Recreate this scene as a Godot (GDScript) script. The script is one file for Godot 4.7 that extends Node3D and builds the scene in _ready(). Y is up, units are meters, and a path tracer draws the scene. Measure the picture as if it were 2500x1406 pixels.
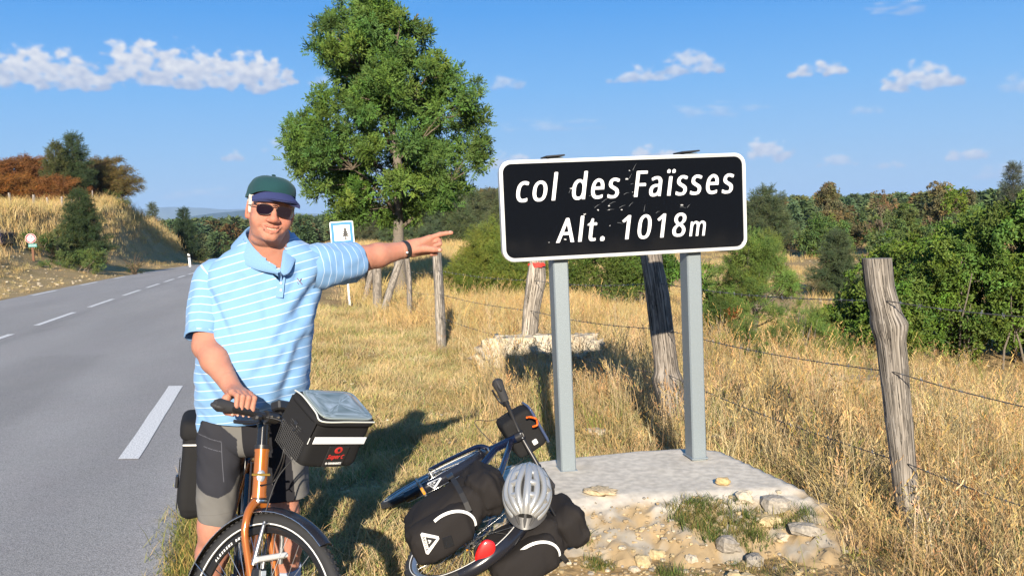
extends Node3D
# A road pass in dry upland country: camera, sky and sun first, then the land, then the things on it.

var rng := RandomNumberGenerator.new()
var nz := FastNoiseLite.new()
var nz_fine := FastNoiseLite.new()
var mats := {}
var taken := {}

func _ready() -> void:
	rng.seed = 20180
	nz.seed = 7
	nz.frequency = 1.0
	nz.fractal_octaves = 3
	nz_fine.seed = 21
	nz_fine.frequency = 1.0
	nz_fine.fractal_octaves = 4
	make_camera()
	make_sky()
	make_sun()
	make_ground()
	make_road()
	make_hills()
	make_forest()
	make_far_things()
	make_plants()
	make_slab()
	make_fence()
	make_col_sign()
	make_small_signs()
	make_stones()
	make_bikes()
	make_person()
	make_grass()

# ---------------------------------------------------------------- camera, sky, sun
func make_camera() -> void:
	var cam := Camera3D.new()
	cam.name = "camera"
	cam.fov = 36.0
	cam.near = 0.05
	cam.far = 20000.0
	cam.transform = Transform3D(Basis(Vector3.RIGHT, deg_to_rad(-4.44)) * Basis(Vector3.BACK, deg_to_rad(-1.6)), Vector3(0, 1.65, 0))
	add_child(cam)
	cam.current = true

const EXPOSURE := 2.4
const SKY_GAIN := 0.455

func make_sky() -> void:
	var w := 4096
	var h := 2048
	var im := Image.create(w, h, false, Image.FORMAT_RGBAH)
	var stops := [[-90.0, Color(.30, .36, .42)], [-0.5, Color(.34, .46, .60)], [0.0, Color(.40, .55, .73)], [2.0, Color(.36, .54, .765)], [4.5, Color(.29, .515, .81)], [8.0, Color(.195, .455, .835)], [13.0, Color(.092, .345, .80)], [30.0, Color(.075, .275, .66)], [90.0, Color(.06, .20, .50)]]
	for y in h:
		var el := 90.0 - (y + 0.5) * 180.0 / h
		var c: Color = stops[0][1]
		for k in range(1, stops.size()):
			var a: float = stops[k - 1][0]
			var b: float = stops[k][0]
			if el >= a and el <= b:
				var t := (el - a) / (b - a)
				var c0: Color = stops[k - 1][1]
				c = c0.lerp(stops[k][1], t)
		c.a = 1.0
		im.fill_rect(Rect2i(0, y, w, 1), c)
	# clouds: azimuth, elevation, half width, half height (degrees), density, softness
	var cl := [
		[-27.6, 9.0, 3.7, 1.8, 1.0, .4], [-21.4, 9.5, 2.7, 1.95, 1.0, .4], [-18.4, 9.3, 2.4, 1.6, .95, .4], [-15.9, 9.2, 2.3, 1.6, 1.0, .4],
		[8.6, 8.7, 2.3, .75, .62, .7], [11.4, 9.2, 2.2, 1.05, .62, .6], [19.1, 8.4, 1.55, .7, .75, .5], [24.8, 7.4, 2.1, 1.1, .72, .5], [0.0, 8.6, 1.3, .7, .42, .8],
		[-14.4, 4.9, 1.1, .7, .4, .9], [-17.1, 4.3, .65, .5, .6, .6], [.2, 3.7, 1.6, .9, .6, .6], [9.3, 3.8, 1.5, .75, .8, .4], [16.3, 3.7, 1.2, .95, .75, .5],
		[20.2, 2.9, 1.2, .5, .5, .7], [23.0, 2.6, 1.1, .4, .45, .7], [27.2, 3.0, 1.2, .65, .7, .5], [29.2, 1.9, 1.6, .8, .45, .8], [29.9, 6.7, 1.1, 1.0, .4, .9],
		[2.9, 5.8, 3.2, .5, .26, 1.0], [13.1, 6.3, 3.0, .5, .26, 1.0], [23.5, 11.4, 1.5, .65, .3, 1.0], [-19.3, 2.0, 3.6, .45, .25, 1.0], [-11.5, 8.8, 1.0, .5, .35, .8],
		[-9.0, 3.2, 2.2, .6, .3, 1.0], [5.0, 2.2, 2.4, .5, .3, 1.0], [13.0, 2.6, 1.6, .35, .3, 1.0], [22.0, 5.9, .9, .5, .3, .9]]
	var r2 := RandomNumberGenerator.new()
	r2.seed = 5
	for k in 60:
		var az := r2.randf_range(36.0, 324.0)
		var el := r2.randf_range(2.0, 22.0)
		var s := r2.randf_range(.6, 2.6)
		cl.append([az, el, s * 1.6, s * .7, r2.randf_range(.4, 1.0), .5])
	var fn := FastNoiseLite.new()
	fn.seed = 11
	fn.frequency = 1.0
	fn.fractal_octaves = 5
	fn.fractal_gain = 0.42
	for c in cl:
		var az: float = c[0]
		var el: float = c[1]
		var rx: float = c[2]
		var ry: float = c[3]
		var dens: float = minf(1.0, c[4] * 1.3)
		var soft: float = c[5]
		var wisp := soft >= 0.95
		# a cumulus is a heap of puffs on a level base
		var puffs: Array[Vector4] = []
		var np := 1 if wisp else 5 + int(rx * 4.0)
		for k in np:
			if wisp:
				puffs.append(Vector4(az, el, 1.0 / rx, 1.0 / ry))
				continue
			var t := (k + .5) / np * 2.0 - 1.0
			var pr := ry * (0.95 - 0.55 * absf(t)) * r2.randf_range(0.55, 1.0)
			var pe := el - ry * 0.55 + pr * r2.randf_range(0.5, 0.85)
			puffs.append(Vector4(az + t * rx * .86 + r2.randf_range(-.1, .1) * rx, pe, 1.0 / (pr * 1.5), 1.0 / pr))
		var x0 := int((az - rx * 1.4) / 360.0 * w)
		var x1 := int((az + rx * 1.4) / 360.0 * w)
		var y0 := maxi(0, int((90.0 - el - ry * 1.8) / 180.0 * h))
		var y1 := mini(h / 2, int((90.0 - el + ry * 1.6) / 180.0 * h))
		for y in range(y0, y1):
			var e := 90.0 - (y + .5) * 180.0 / h
			for x in range(x0, x1):
				var a := (x + .5) * 360.0 / w
				var f := -9.0
				var hi := 0.0
				for p4 in puffs:
					var du := (a - p4.x) * p4.z
					var dv := (e - p4.y) * p4.w
					var g := 1.0 - du * du - dv * dv * (2.2 if dv < 0.0 else 1.0)
					if g > f:
						f = g
						hi = dv * .7 - du * .25
				if f < -0.9:
					continue
				var n := fn.get_noise_2d(a * .85 + 40.0, e * 1.3) if not wisp else fn.get_noise_2d(a * .5 + e * .4, e * 2.6) * 1.6
				f += n * 1.25 - 0.05
				var cov := smoothstep(-.08, soft * 1.7, f) * dens
				if cov > 0.003:
					var p := im.get_pixel(posmod(x, w), y)
					# the sun stands behind the viewer: bright tops and faces, blue grey in the thick base
					var n2 := fn.get_noise_2d(a * 1.3 + 9.0, e * 1.9 - 0.5)
					var base := clampf((e - el) / ry * .5 + .5, 0., 1.)
					var lit := clampf(0.10 + base * .66 + hi * .3 + n2 * 0.5, 0.0, 1.0)
					var wc := Color(.40, .48, .66).lerp(Color(.80, .81, .84), lit)
					var far_blend := clampf(1.0 - e / 5.0, 0.0, 1.0) * 0.5
					wc = wc.lerp(Color(.47, .50, .64), far_blend)
					p = p.lerp(wc, cov)
					p.a = 1.0
					im.set_pixel(posmod(x, w), y, p)
	var pano := PanoramaSkyMaterial.new()
	pano.panorama = ImageTexture.create_from_image(im)
	pano.energy_multiplier = SKY_GAIN
	var sky := Sky.new()
	sky.sky_material = pano
	var env := Environment.new()
	env.background_mode = Environment.BG_SKY
	env.sky = sky
	env.tonemap_mode = Environment.TONE_MAPPER_LINEAR
	env.tonemap_exposure = EXPOSURE
	env.sdfgi_enabled = true
	env.ssao_enabled = true
	env.ssil_enabled = true
	env.fog_enabled = true
	env.fog_density = 0.00011
	env.fog_light_color = Color(.70, .84, 1.0)
	var we := WorldEnvironment.new()
	we.name = "world_environment"
	we.environment = env
	add_child(we)

func make_sun() -> void:
	var sun := DirectionalLight3D.new()
	sun.name = "sun"
	sun.light_energy = 1.44
	sun.light_color = Color(1.0, 0.945, 0.86)
	sun.light_angular_distance = 0.53
	sun.shadow_enabled = true
	var el := deg_to_rad(21.5)
	var az := deg_to_rad(0.5)
	# light travels away from the camera and a touch to the left
	var to := Vector3(-sin(az) * cos(el), -sin(el), -cos(az) * cos(el))
	sun.basis = Basis.looking_at(to, Vector3.UP)
	add_child(sun)

# ---------------------------------------------------------------- mesh building
class MB:
	var v := PackedVector3Array()
	var n := PackedVector3Array()
	var uv := PackedVector2Array()
	var c := PackedColorArray()
	var i := PackedInt32Array()
	var col := Color(1, 1, 1)
	var xf := Transform3D()

	func vert(p: Vector3, nn: Vector3, u := Vector2.ZERO) -> int:
		v.append(xf * p)
		n.append((xf.basis * nn).normalized())
		uv.append(u)
		c.append(col)
		return v.size() - 1

	func tri(a: int, b: int, d: int) -> void:
		var f := (v[d] - v[a]).cross(v[b] - v[a])
		i.append(a)
		if f.dot(n[a] + n[b] + n[d]) < 0.0:
			i.append(d)
			i.append(b)
		else:
			i.append(b)
			i.append(d)

	func quad(a: int, b: int, d: int, e: int) -> void:
		tri(a, b, d)
		tri(a, d, e)

	func face(ps: Array) -> void:   # flat convex polygon, normal from the order
		var nn: Vector3 = ((ps[2] - ps[0]) as Vector3).cross(ps[1] - ps[0]).normalized()
		var b := v.size()
		for p in ps:
			vert(p, nn)
		for k in range(1, ps.size() - 1):
			i.append(b)
			i.append(b + k)
			i.append(b + k + 1)

	func mesh(m: Material = null) -> ArrayMesh:
		var a := []
		a.resize(Mesh.ARRAY_MAX)
		a[Mesh.ARRAY_VERTEX] = v
		a[Mesh.ARRAY_NORMAL] = n
		a[Mesh.ARRAY_TEX_UV] = uv
		a[Mesh.ARRAY_COLOR] = c
		a[Mesh.ARRAY_INDEX] = i
		var am := ArrayMesh.new()
		am.add_surface_from_arrays(Mesh.PRIMITIVE_TRIANGLES, a)
		if m:
			am.surface_set_material(0, m)
		return am

	func renormal() -> void:
		for k in n.size():
			n[k] = Vector3.ZERO
		for t in range(0, i.size(), 3):
			var f := (v[i[t + 2]] - v[i[t]]).cross(v[i[t + 1]] - v[i[t]])
			n[i[t]] += f
			n[i[t + 1]] += f
			n[i[t + 2]] += f
		for k in n.size():
			n[k] = n[k].normalized() if n[k].length_squared() > 1e-20 else Vector3.UP

	# a tube along points; r is one radius or one per point; flat > 1 widens it along the side vector
	func tube(pts: Array, r: Variant, sides := 8, caps := true, closed := false, flat := 1.0, up := Vector3.ZERO) -> void:
		var cnt := pts.size()
		var nrm := Vector3.ZERO
		var b := v.size()
		var run := 0.0
		var last_t := Vector3.ZERO
		for k in cnt:
			var p: Vector3 = pts[k]
			var q0: Vector3 = pts[k - 1] if k > 0 else (pts[cnt - 2] if closed else p)
			var q1: Vector3 = pts[k + 1] if k < cnt - 1 else (pts[1] if closed else p)
			var t := (q1 - q0).normalized()
			if k == 0:
				var ref := up if up != Vector3.ZERO else (Vector3.UP if absf(t.y) < 0.9 else Vector3.RIGHT)
				nrm = (ref - t * ref.dot(t)).normalized()
			else:
				run += p.distance_to(pts[k - 1])
				nrm = (nrm - t * nrm.dot(t)).normalized()
			var side := t.cross(nrm)
			var rr: float = r[k] if r is Array or r is PackedFloat32Array else r
			for s in sides + 1:
				var a := TAU * s / sides
				var o := nrm * cos(a) + side * sin(a) * flat
				vert(p + o * rr, nrm * cos(a) * flat + side * sin(a), Vector2(float(s) / sides, run))
			last_t = t
		for k in cnt - 1:
			for s in sides:
				var a := b + k * (sides + 1) + s
				quad(a, a + 1, a + sides + 2, a + sides + 1)
		if caps and not closed:
			for e in 2:
				var k := 0 if e == 0 else cnt - 1
				var t: Vector3 = (pts[0] - pts[1]).normalized() if e == 0 else (pts[cnt - 1] - pts[cnt - 2]).normalized()
				var ctr := vert(pts[k], t)
				var base := v.size()
				for s in sides:
					var src := b + k * (sides + 1) + s
					v.append(v[src])
					n.append((xf.basis * t).normalized())
					uv.append(uv[src])
					c.append(col)
				for s in sides:
					tri(ctr, base + s, base + (s + 1) % sides)

	func bar(a: Vector3, d: Vector3, r: float, sides := 8) -> void:
		tube([a, d], r, sides)

	func ell(center: Vector3, rad: Vector3, rot := Basis(), segs := 14, rings := 9) -> void:
		sup(center, rad, rot, 1.0, 1.0, segs, rings)

	# superellipsoid: e1 shapes the profile, e2 the plan (1 round, towards 0 boxy)
	func sup(center: Vector3, rad: Vector3, rot := Basis(), e1 := 1.0, e2 := 1.0, segs := 20, rings := 14) -> void:
		var b := v.size()
		for j in rings + 1:
			var ph := PI * (float(j) / rings - 0.5)
			var cp := pow(absf(cos(ph)), e1)
			var sp := signf(sin(ph)) * pow(absf(sin(ph)), e1)
			for s in segs + 1:
				var th := TAU * s / segs
				var ct := signf(cos(th)) * pow(absf(cos(th)), e2)
				var st := signf(sin(th)) * pow(absf(sin(th)), e2)
				var p := Vector3(cp * ct * rad.x, sp * rad.y, cp * st * rad.z)
				var nn := Vector3(signf(cos(th)) * pow(absf(cos(th)), 2.0 - e2) * pow(absf(cos(ph)), 2.0 - e1) / rad.x, signf(sin(ph)) * pow(absf(sin(ph)), 2.0 - e1) / rad.y, signf(sin(th)) * pow(absf(sin(th)), 2.0 - e2) * pow(absf(cos(ph)), 2.0 - e1) / rad.z)
				vert(center + rot * p, rot * nn.normalized(), Vector2(float(s) / segs, float(j) / rings))
		for j in rings:
			for s in segs:
				var a := b + j * (segs + 1) + s
				quad(a, a + 1, a + segs + 2, a + segs + 1)

	# box with chamfered edges
	func box(center: Vector3, size: Vector3, rot := Basis(), bev := 0.0) -> void:
		var h := size * 0.5
		var keep := xf
		xf = xf * Transform3D(rot, center)
		if bev <= 0.0:
			bev = minf(minf(size.x, size.y), size.z) * 0.06
		for ax in 3:
			for sg: float in [-1., 1.]:
				var u := (ax + 1) % 3
				var w := (ax + 2) % 3
				var ps := []
				for k in 4:
					var p := Vector3.ZERO
					p[ax] = h[ax] * sg
					p[u] = (h[u] - bev) * (-1.0 if k in [0, 3] else 1.0)
					p[w] = (h[w] - bev) * (-1.0 if k in [0, 1] else 1.0)
					ps.append(p)
				out_face(ps)
				# chamfer towards +u and -u
				for s2: float in [-1., 1.]:
					var a0 := Vector3.ZERO
					a0[ax] = h[ax] * sg
					a0[u] = (h[u] - bev) * s2
					a0[w] = -(h[w] - bev)
					var a1 := a0
					a1[w] = h[w] - bev
					var b0 := a0
					b0[ax] = (h[ax] - bev) * sg
					b0[u] = h[u] * s2
					var b1 := b0
					b1[w] = h[w] - bev
					out_face([a0, a1, b1, b0])
		for sx in [-1.0, 1.0]:
			for sy in [-1.0, 1.0]:
				for sz in [-1.0, 1.0]:
					out_face([Vector3(h.x * sx, (h.y - bev) * sy, (h.z - bev) * sz), Vector3((h.x - bev) * sx, h.y * sy, (h.z - bev) * sz), Vector3((h.x - bev) * sx, (h.y - bev) * sy, h.z * sz)])
		xf = keep

	func out_face(ps: Array) -> void:   # flat face of a convex body round the local origin
		var nn: Vector3 = ((ps[2] - ps[0]) as Vector3).cross(ps[1] - ps[0]).normalized()
		if nn.dot(ps[0] + ps[1] + ps[2]) < 0.0:
			ps.reverse()
		face(ps)

	# ring (or arc) of a round section
	func ring(center: Vector3, axis: Vector3, radius: float, r: float, segs := 32, sides := 8, a0 := 0.0, a1 := TAU, ref := Vector3.ZERO, flat := 1.0) -> void:
		var z := axis.normalized()
		var x := ref if ref != Vector3.ZERO else (Vector3.UP if absf(z.y) < 0.9 else Vector3.RIGHT)
		x = (x - z * x.dot(z)).normalized()
		var y := z.cross(x)
		var pts := []
		for k in segs + 1:
			var a := lerpf(a0, a1, float(k) / segs)
			pts.append(center + (x * cos(a) + y * sin(a)) * radius)
		var full := absf(a1 - a0 - TAU) < 1e-4
		tube(pts, r, sides, not full, full, flat, x)

	# flat outline (in the xy plane of t) given a thickness along z
	func prism(poly: PackedVector2Array, t: Transform3D, thick: float) -> void:
		var keep := xf
		xf = xf * t
		var idx := Geometry2D.triangulate_polygon(poly)
		for side in 2:
			var b := v.size()
			var nn := Vector3.BACK if side == 0 else Vector3.FORWARD
			for p in poly:
				vert(Vector3(p.x, p.y, thick * 0.5 * (1.0 if side == 0 else -1.0)), nn, p)
			for k in range(0, idx.size(), 3):
				tri(b + idx[k], b + idx[k + 1], b + idx[k + 2])
		var ccw := not Geometry2D.is_polygon_clockwise(poly)
		for k in poly.size():
			var p := poly[k]
			var q := poly[(k + 1) % poly.size()]
			var e := (q - p).normalized()
			var nn := Vector3(e.y, -e.x, 0) * (1.0 if ccw else -1.0)
			var a := vert(Vector3(p.x, p.y, thick * .5), nn, p)
			var b2 := vert(Vector3(q.x, q.y, thick * .5), nn, q)
			var c2 := vert(Vector3(q.x, q.y, -thick * .5), nn, q)
			var d2 := vert(Vector3(p.x, p.y, -thick * .5), nn, p)
			quad(a, b2, c2, d2)
		xf = keep

	# rings of equal length joined to a skin
	func loft(rings: Array, closed := true, cap0 := false, cap1 := false, uvs: Array = []) -> void:
		var cnt: int = rings[0].size()
		var b := v.size()
		var cols := cnt + (1 if closed else 0)
		var nb := n.size()
		for j in rings.size():
			for k in cols:
				var u := Vector2(float(k) / cnt, float(j))
				if uvs.size():
					u = uvs[j][k % cnt]
				vert(rings[j][k % cnt], Vector3.UP, u)
		var acc := PackedVector3Array()
		acc.resize(v.size() - nb)
		var t0 := i.size()
		for j in rings.size() - 1:
			for k in cols - 1:
				var a := b + j * cols + k
				for t in [[a, a + 1, a + cols + 1], [a, a + cols + 1, a + cols]]:
					i.append_array(PackedInt32Array(t))
					var f := (v[t[2]] - v[t[0]]).cross(v[t[1]] - v[t[0]])
					for q in t:
						acc[q - b] += f
		if closed:
			for j in rings.size():
				var s := acc[j * cols] + acc[j * cols + cols - 1]
				acc[j * cols] = s
				acc[j * cols + cols - 1] = s
		var outward := 0.0
		for j in rings.size():
			var ctr := Vector3.ZERO
			for k in cnt:
				ctr += v[b + j * cols + k]
			ctr /= cnt
			for k in cnt:
				outward += acc[j * cols + k].dot(v[b + j * cols + k] - ctr)
		var flip := outward < 0.0 and closed
		for k in acc.size():
			n[b + k] = acc[k].normalized() * (-1.0 if flip else 1.0)
		if flip:
			for t in range(t0, i.size(), 3):
				var s := i[t + 1]
				i[t + 1] = i[t + 2]
				i[t + 2] = s
		for e in 2:
			if (cap0 if e == 0 else cap1):
				var j := 0 if e == 0 else rings.size() - 1
				var j2 := 1 if e == 0 else rings.size() - 2
				var ctr := Vector3.ZERO
				var ctr2 := Vector3.ZERO
				for k in cnt:
					ctr += rings[j][k]
					ctr2 += rings[j2][k]
				ctr /= cnt
				ctr2 /= cnt
				var nn := (ctr - ctr2).normalized()
				var m := vert(ctr, nn)
				var base := v.size()
				for k in cnt:
					vert(rings[j][k], nn)
				for k in cnt:
					tri(m, base + k, base + (k + 1) % cnt)

	# bumpy stone
	func rock(center: Vector3, rad: Vector3, noise: FastNoiseLite, seed_at: float, amp := 0.3, rot := Basis(), segs := 12, rings := 8, freq := 1.3) -> void:
		var b := v.size()
		for j in rings + 1:
			var ph := PI * (float(j) / rings - 0.5)
			for s in segs + 1:
				var th := TAU * (s % segs) / segs
				var d := Vector3(cos(ph) * cos(th), sin(ph), cos(ph) * sin(th))
				var k := 1.0 + amp * noise.get_noise_3d(d.x * freq + seed_at, d.y * freq, d.z * freq) * 2.0
				# knock flats onto it, as broken stone has
				var q := d * k
				q.y = clampf(q.y, -0.8, 0.78 + 0.2 * noise.get_noise_2d(seed_at, 3.0))
				vert(center + rot * (q * rad), rot * (d / rad), Vector2(float(s) / segs, float(j) / rings))
		var t0 := i.size()
		for j in rings:
			for s in segs:
				var a := b + j * (segs + 1) + s
				quad(a, a + 1, a + segs + 2, a + segs + 1)
		var acc := {}
		for t in range(t0, i.size(), 3):
			var f := (v[i[t + 2]] - v[i[t]]).cross(v[i[t + 1]] - v[i[t]])
			for q in 3:
				var key := v[i[t + q]].snapped(Vector3.ONE * 1e-5)
				acc[key] = acc.get(key, Vector3.ZERO) + f
		for k in range(b, v.size()):
			var f: Vector3 = acc.get(v[k].snapped(Vector3.ONE * 1e-5), Vector3.ZERO)
			if f.length_squared() > 1e-20:
				n[k] = f.normalized()

# ---------------------------------------------------------------- naming
func numbered(called: String) -> String:
	var k: int = taken.get(called, -1) + 1
	taken[called] = k
	return called if k == 0 else "%s_%03d" % [called, k]

func thing(called: String, label: String, category: String, at := Vector3.ZERO, group := "", basis_ := Basis()) -> Node3D:
	var o := Node3D.new()
	o.name = numbered(called)
	add_child(o)
	o.transform = Transform3D(basis_, at)
	tag(o, label, category, group)
	return o

func tag(o: Node, label: String, category: String, group := "", kind := "") -> Node:
	o.set_meta("label", label)
	o.set_meta("category", category)
	if group:
		o.set_meta("group", group)
	if kind:
		o.set_meta("kind", kind)
	return o

func put(called: String, mb: Variant, m: Material, parent: Node = null) -> MeshInstance3D:
	var o := MeshInstance3D.new()
	o.mesh = mb.mesh(m) if mb is MB else mb
	if not mb is MB and m:
		o.material_override = m
	if parent == null:
		o.name = numbered(called)
		add_child(o)
	else:
		o.name = called
		parent.add_child(o, true)
	return o

func struct(called: String, mb: MB, m: Material) -> MeshInstance3D:
	var o := put(called, mb, m)
	o.set_meta("kind", "structure")
	return o

func scatter(called: String, mesh_: Mesh, m: Material, places: Array, tints: PackedColorArray, parent: Node = null) -> MultiMeshInstance3D:
	var mm := MultiMesh.new()
	mm.transform_format = MultiMesh.TRANSFORM_3D
	mm.use_colors = true
	mm.mesh = mesh_
	mm.instance_count = places.size()
	var buf := PackedFloat32Array()
	buf.resize(places.size() * 16)
	var p := 0
	for k in places.size():
		var t: Transform3D = places[k]
		var b := t.basis
		var c := tints[k]
		buf[p] = b.x.x; buf[p + 1] = b.y.x; buf[p + 2] = b.z.x; buf[p + 3] = t.origin.x
		buf[p + 4] = b.x.y; buf[p + 5] = b.y.y; buf[p + 6] = b.z.y; buf[p + 7] = t.origin.y
		buf[p + 8] = b.x.z; buf[p + 9] = b.y.z; buf[p + 10] = b.z.z; buf[p + 11] = t.origin.z
		buf[p + 12] = c.r; buf[p + 13] = c.g; buf[p + 14] = c.b; buf[p + 15] = 1.0
		p += 16
	mm.buffer = buf
	var o := MultiMeshInstance3D.new()
	o.multimesh = mm
	o.set_meta("kind", "stuff")
	o.material_override = m
	if parent == null:
		o.name = numbered(called)
		add_child(o)
	else:
		o.name = called
		parent.add_child(o, true)
	return o

# ---------------------------------------------------------------- materials
func lin(r: float, g: float, b: float) -> Color:
	return Color(r, g, b).linear_to_srgb()

# a plain material; colour is a linear base colour
func mat(key: String, c: Color, rough := 0.8, metal := 0.0, spec := 0.5) -> StandardMaterial3D:
	if mats.has(key):
		return mats[key]
	var m := StandardMaterial3D.new()
	m.resource_name = key
	m.albedo_color = c.linear_to_srgb()
	m.roughness = rough
	m.metallic = metal
	m.metallic_specular = spec
	mats[key] = m
	return m

func vmat(key: String, rough := 0.8, spec := 0.5, thin_light := 0.0) -> StandardMaterial3D:
	var m := mat(key, Color(1, 1, 1), rough, 0.0, spec)
	m.vertex_color_use_as_albedo = true
	if thin_light > 0.0:
		m.backlight_enabled = true
		m.backlight = Color(thin_light, thin_light, thin_light).linear_to_srgb()
	return m

func noise_tex(freq: float, lo: float, hi: float, size := 512, octaves := 5, seed_ := 3, kind := FastNoiseLite.TYPE_SIMPLEX_SMOOTH, a := Color.WHITE, b := Color.WHITE) -> NoiseTexture2D:
	var f := FastNoiseLite.new()
	f.noise_type = kind
	f.seed = seed_
	f.frequency = freq
	f.fractal_octaves = octaves
	var t := NoiseTexture2D.new()
	t.width = size
	t.height = size
	t.seamless = true
	t.noise = f
	var gr := Gradient.new()
	gr.set_color(0, Color(lo * a.r, lo * a.g, lo * a.b))
	gr.set_color(1, Color(hi * b.r, hi * b.g, hi * b.b))
	t.color_ramp = gr
	return t

func grain(m: StandardMaterial3D, tex: Texture2D, scale_: float, bump_cm := 0.0, bump: Texture2D = null, world := true) -> StandardMaterial3D:
	m.albedo_texture = tex
	m.uv1_triplanar = true
	m.uv1_world_triplanar = world
	m.uv1_scale = Vector3.ONE * scale_
	if bump_cm > 0.0:
		m.heightmap_enabled = true
		m.heightmap_scale = bump_cm
		m.heightmap_texture = bump if bump else tex
	return m

# ---------------------------------------------------------------- the land
func road_y(d: float) -> float:
	if d < 13.0:
		return 0.0
	var t := minf(d, 170.0) - 13.0
	return -0.016 * t - 0.00013 * t * t

func road_q(x: float, d: float) -> float:   # metres right of the road's right edge line
	return x + 1.17 + 0.26 * d

func land(x: float, d: float) -> float:
	var q := road_q(x, d)
	var ry := road_y(d)
	var bump := nz.get_noise_2d(x * .35, d * .35) * .06 + nz.get_noise_2d(x * 1.3 + 50., d * 1.3) * .02
	var h := 0.0
	if q < -6.75:
		var t := -6.75 - q
		var b := 0.2 * smoothstep(0., 1.6, t) + 0.8 * smoothstep(1.2, 4., t) + 2.9 * smoothstep(lerpf(2.9, 1.9, smoothstep(47., 58., d)), lerpf(7.2, 5.4, smoothstep(47., 58., d)), t) + 1.0 * smoothstep(6.0, 14., t)
		var grow := smoothstep(26., 50., d) * (1.0 + .5 * exp(-pow((d - 66.) / 13., 2.))) * (1.0 - 0.8 * smoothstep(84., 122., d))
		var cap_ := lerpf(3.6, 4.9, smoothstep(54., 67., d))
		var hb := b * lerpf(0.12, 1.0, grow)
		hb = minf(hb, cap_ + (hb - cap_) * .12) if hb > cap_ else hb
		h = ry + hb + bump * smoothstep(0., 3., t) * (1. + 2.5 * smoothstep(4., 12., t))
		h = lerpf(h, -6.0, smoothstep(170., 420., d))
	elif q < 0.62:
		h = ry - 0.04
	else:
		var t := q - .58
		var w := smoothstep(1.0, 8.0, q)
		h = lerpf(ry, 0.0, w) - 0.05 * smoothstep(0., .25, t) - 0.2 * smoothstep(.3, 3., t)
		h -= .85 * smoothstep(5., 14., q) * smoothstep(-6., 3., x) * (1. - .5 * smoothstep(35., 80., d))
		h += bump * smoothstep(.1, 1.2, t)
		h = lerpf(h, -6.0, smoothstep(130., 420., d))
	if d > 420.:
		h -= (d - 420.) * .01
	return h

func axis_steps(a: Array) -> PackedFloat32Array:   # [[from, to, step], ...]
	var r := PackedFloat32Array()
	for s in a:
		var x: float = s[0]
		while x < s[1] - 1e-4:
			r.append(x)
			x += s[2]
	r.append(a[a.size() - 1][1])
	return r

func ground_color(x: float, d: float) -> Color:
	var q := road_q(x, d)
	var n1 := nz.get_noise_2d(x * .5 + 9., d * .5)
	var n2 := nz.get_noise_2d(x * 2.1, d * 2.1 + 30.)
	var n3 := nz_fine.get_noise_2d(x * 7., d * 7.)
	var straw := Color(.43, .32, .165)
	var c := straw.lerp(Color(.32, .22, .105), clampf(.5 + n2 * 1.2, 0., 1.))
	c = c.lerp(Color(.115, .12, .045), clampf(n1 * 1.5 + n2 * .5 - .1, 0., .55))
	if q > .5:
		# trodden strip and pale stony soil along the verge and by the slab
		var soil := Color(.46, .33, .17).lerp(Color(.34, .22, .10), clampf(.5 + n3, 0., 1.))
		var near_slab := (1. - smoothstep(.2, .9, absf(x - .95) - .75)) * (1. - smoothstep(4.85, 5.25, d)) * smoothstep(-.35, .1, x + n2 * .3)
		var strip := clampf((n2 + n3 * .4) * 2.2 - .25, 0., 1.) * (1. - smoothstep(2.2, 3.6, q)) * .8
		c = c.lerp(soil, clampf(maxf(near_slab, strip), 0., 1.))
		if x > 4. and d > 14.:
			c = c.lerp(Color(.44, .31, .15), clampf(.35 + n1 * .8, 0., .8))
		c = c.lerp(Color(.10, .11, .035), (1. - smoothstep(.6, 1.1, q + n2 * .3)) * .5)
	elif q < -6.5:
		c = c.lerp(Color(.43, .30, .125), smoothstep(3., 6., -6.75 - q))
		if -6.75 - q < 3.:
			c = c.lerp(Color(.46, .34, .17), clampf(n2 * 2. + .1, 0., .7))
	if d > 160.:
		c = c.lerp(Color(.05, .075, .03), smoothstep(160., 260., d))
	return c

func make_ground() -> void:
	var xs := axis_steps([[-6000., -1000., 1000.], [-1000., -200., 100.], [-200., -60., 10.], [-60., -12., 1.0], [-12., -4., .3], [-4., 4., .1], [4., 14., .3], [14., 60., 1.5], [60., 200., 14.], [200., 1000., 100.], [1000., 6000., 1000.]])
	var ds := axis_steps([[-1500., -100., 200.], [-100., -10., 10.], [-10., 2.5, .5], [2.5, 12., .1], [12., 30., .3], [30., 70., 1.], [70., 130., 3.], [130., 420., 20.], [420., 1000., 100.], [1000., 9000., 1000.]])
	var mb := MB.new()
	var w := xs.size()
	var nx := w * ds.size()
	mb.v.resize(nx)
	mb.n.resize(nx)
	mb.uv.resize(nx)
	mb.c.resize(nx)
	var k := 0
	for d in ds:
		for x in xs:
			mb.v[k] = Vector3(x, land(x, d), -d)
			mb.uv[k] = Vector2(x, d)
			mb.c[k] = ground_color(x, d)
			k += 1
	var ii := PackedInt32Array()
	for j in ds.size() - 1:
		for s in w - 1:
			var a := j * w + s
			ii.append_array(PackedInt32Array([a, a + w, a + 1, a + 1, a + w, a + w + 1]))
	mb.i = ii
	mb.renormal()
	if mb.n[k / 2].y < 0.0:
		for t in range(0, ii.size(), 3):
			var s := mb.i[t + 1]
			mb.i[t + 1] = mb.i[t + 2]
			mb.i[t + 2] = s
		mb.renormal()
	var m := vmat("dry ground", .95, .2)
	grain(m, noise_tex(.02, .62, 1.12, 1024, 6, 4), .55, 2.2)
	struct("ground", mb, m)

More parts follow.
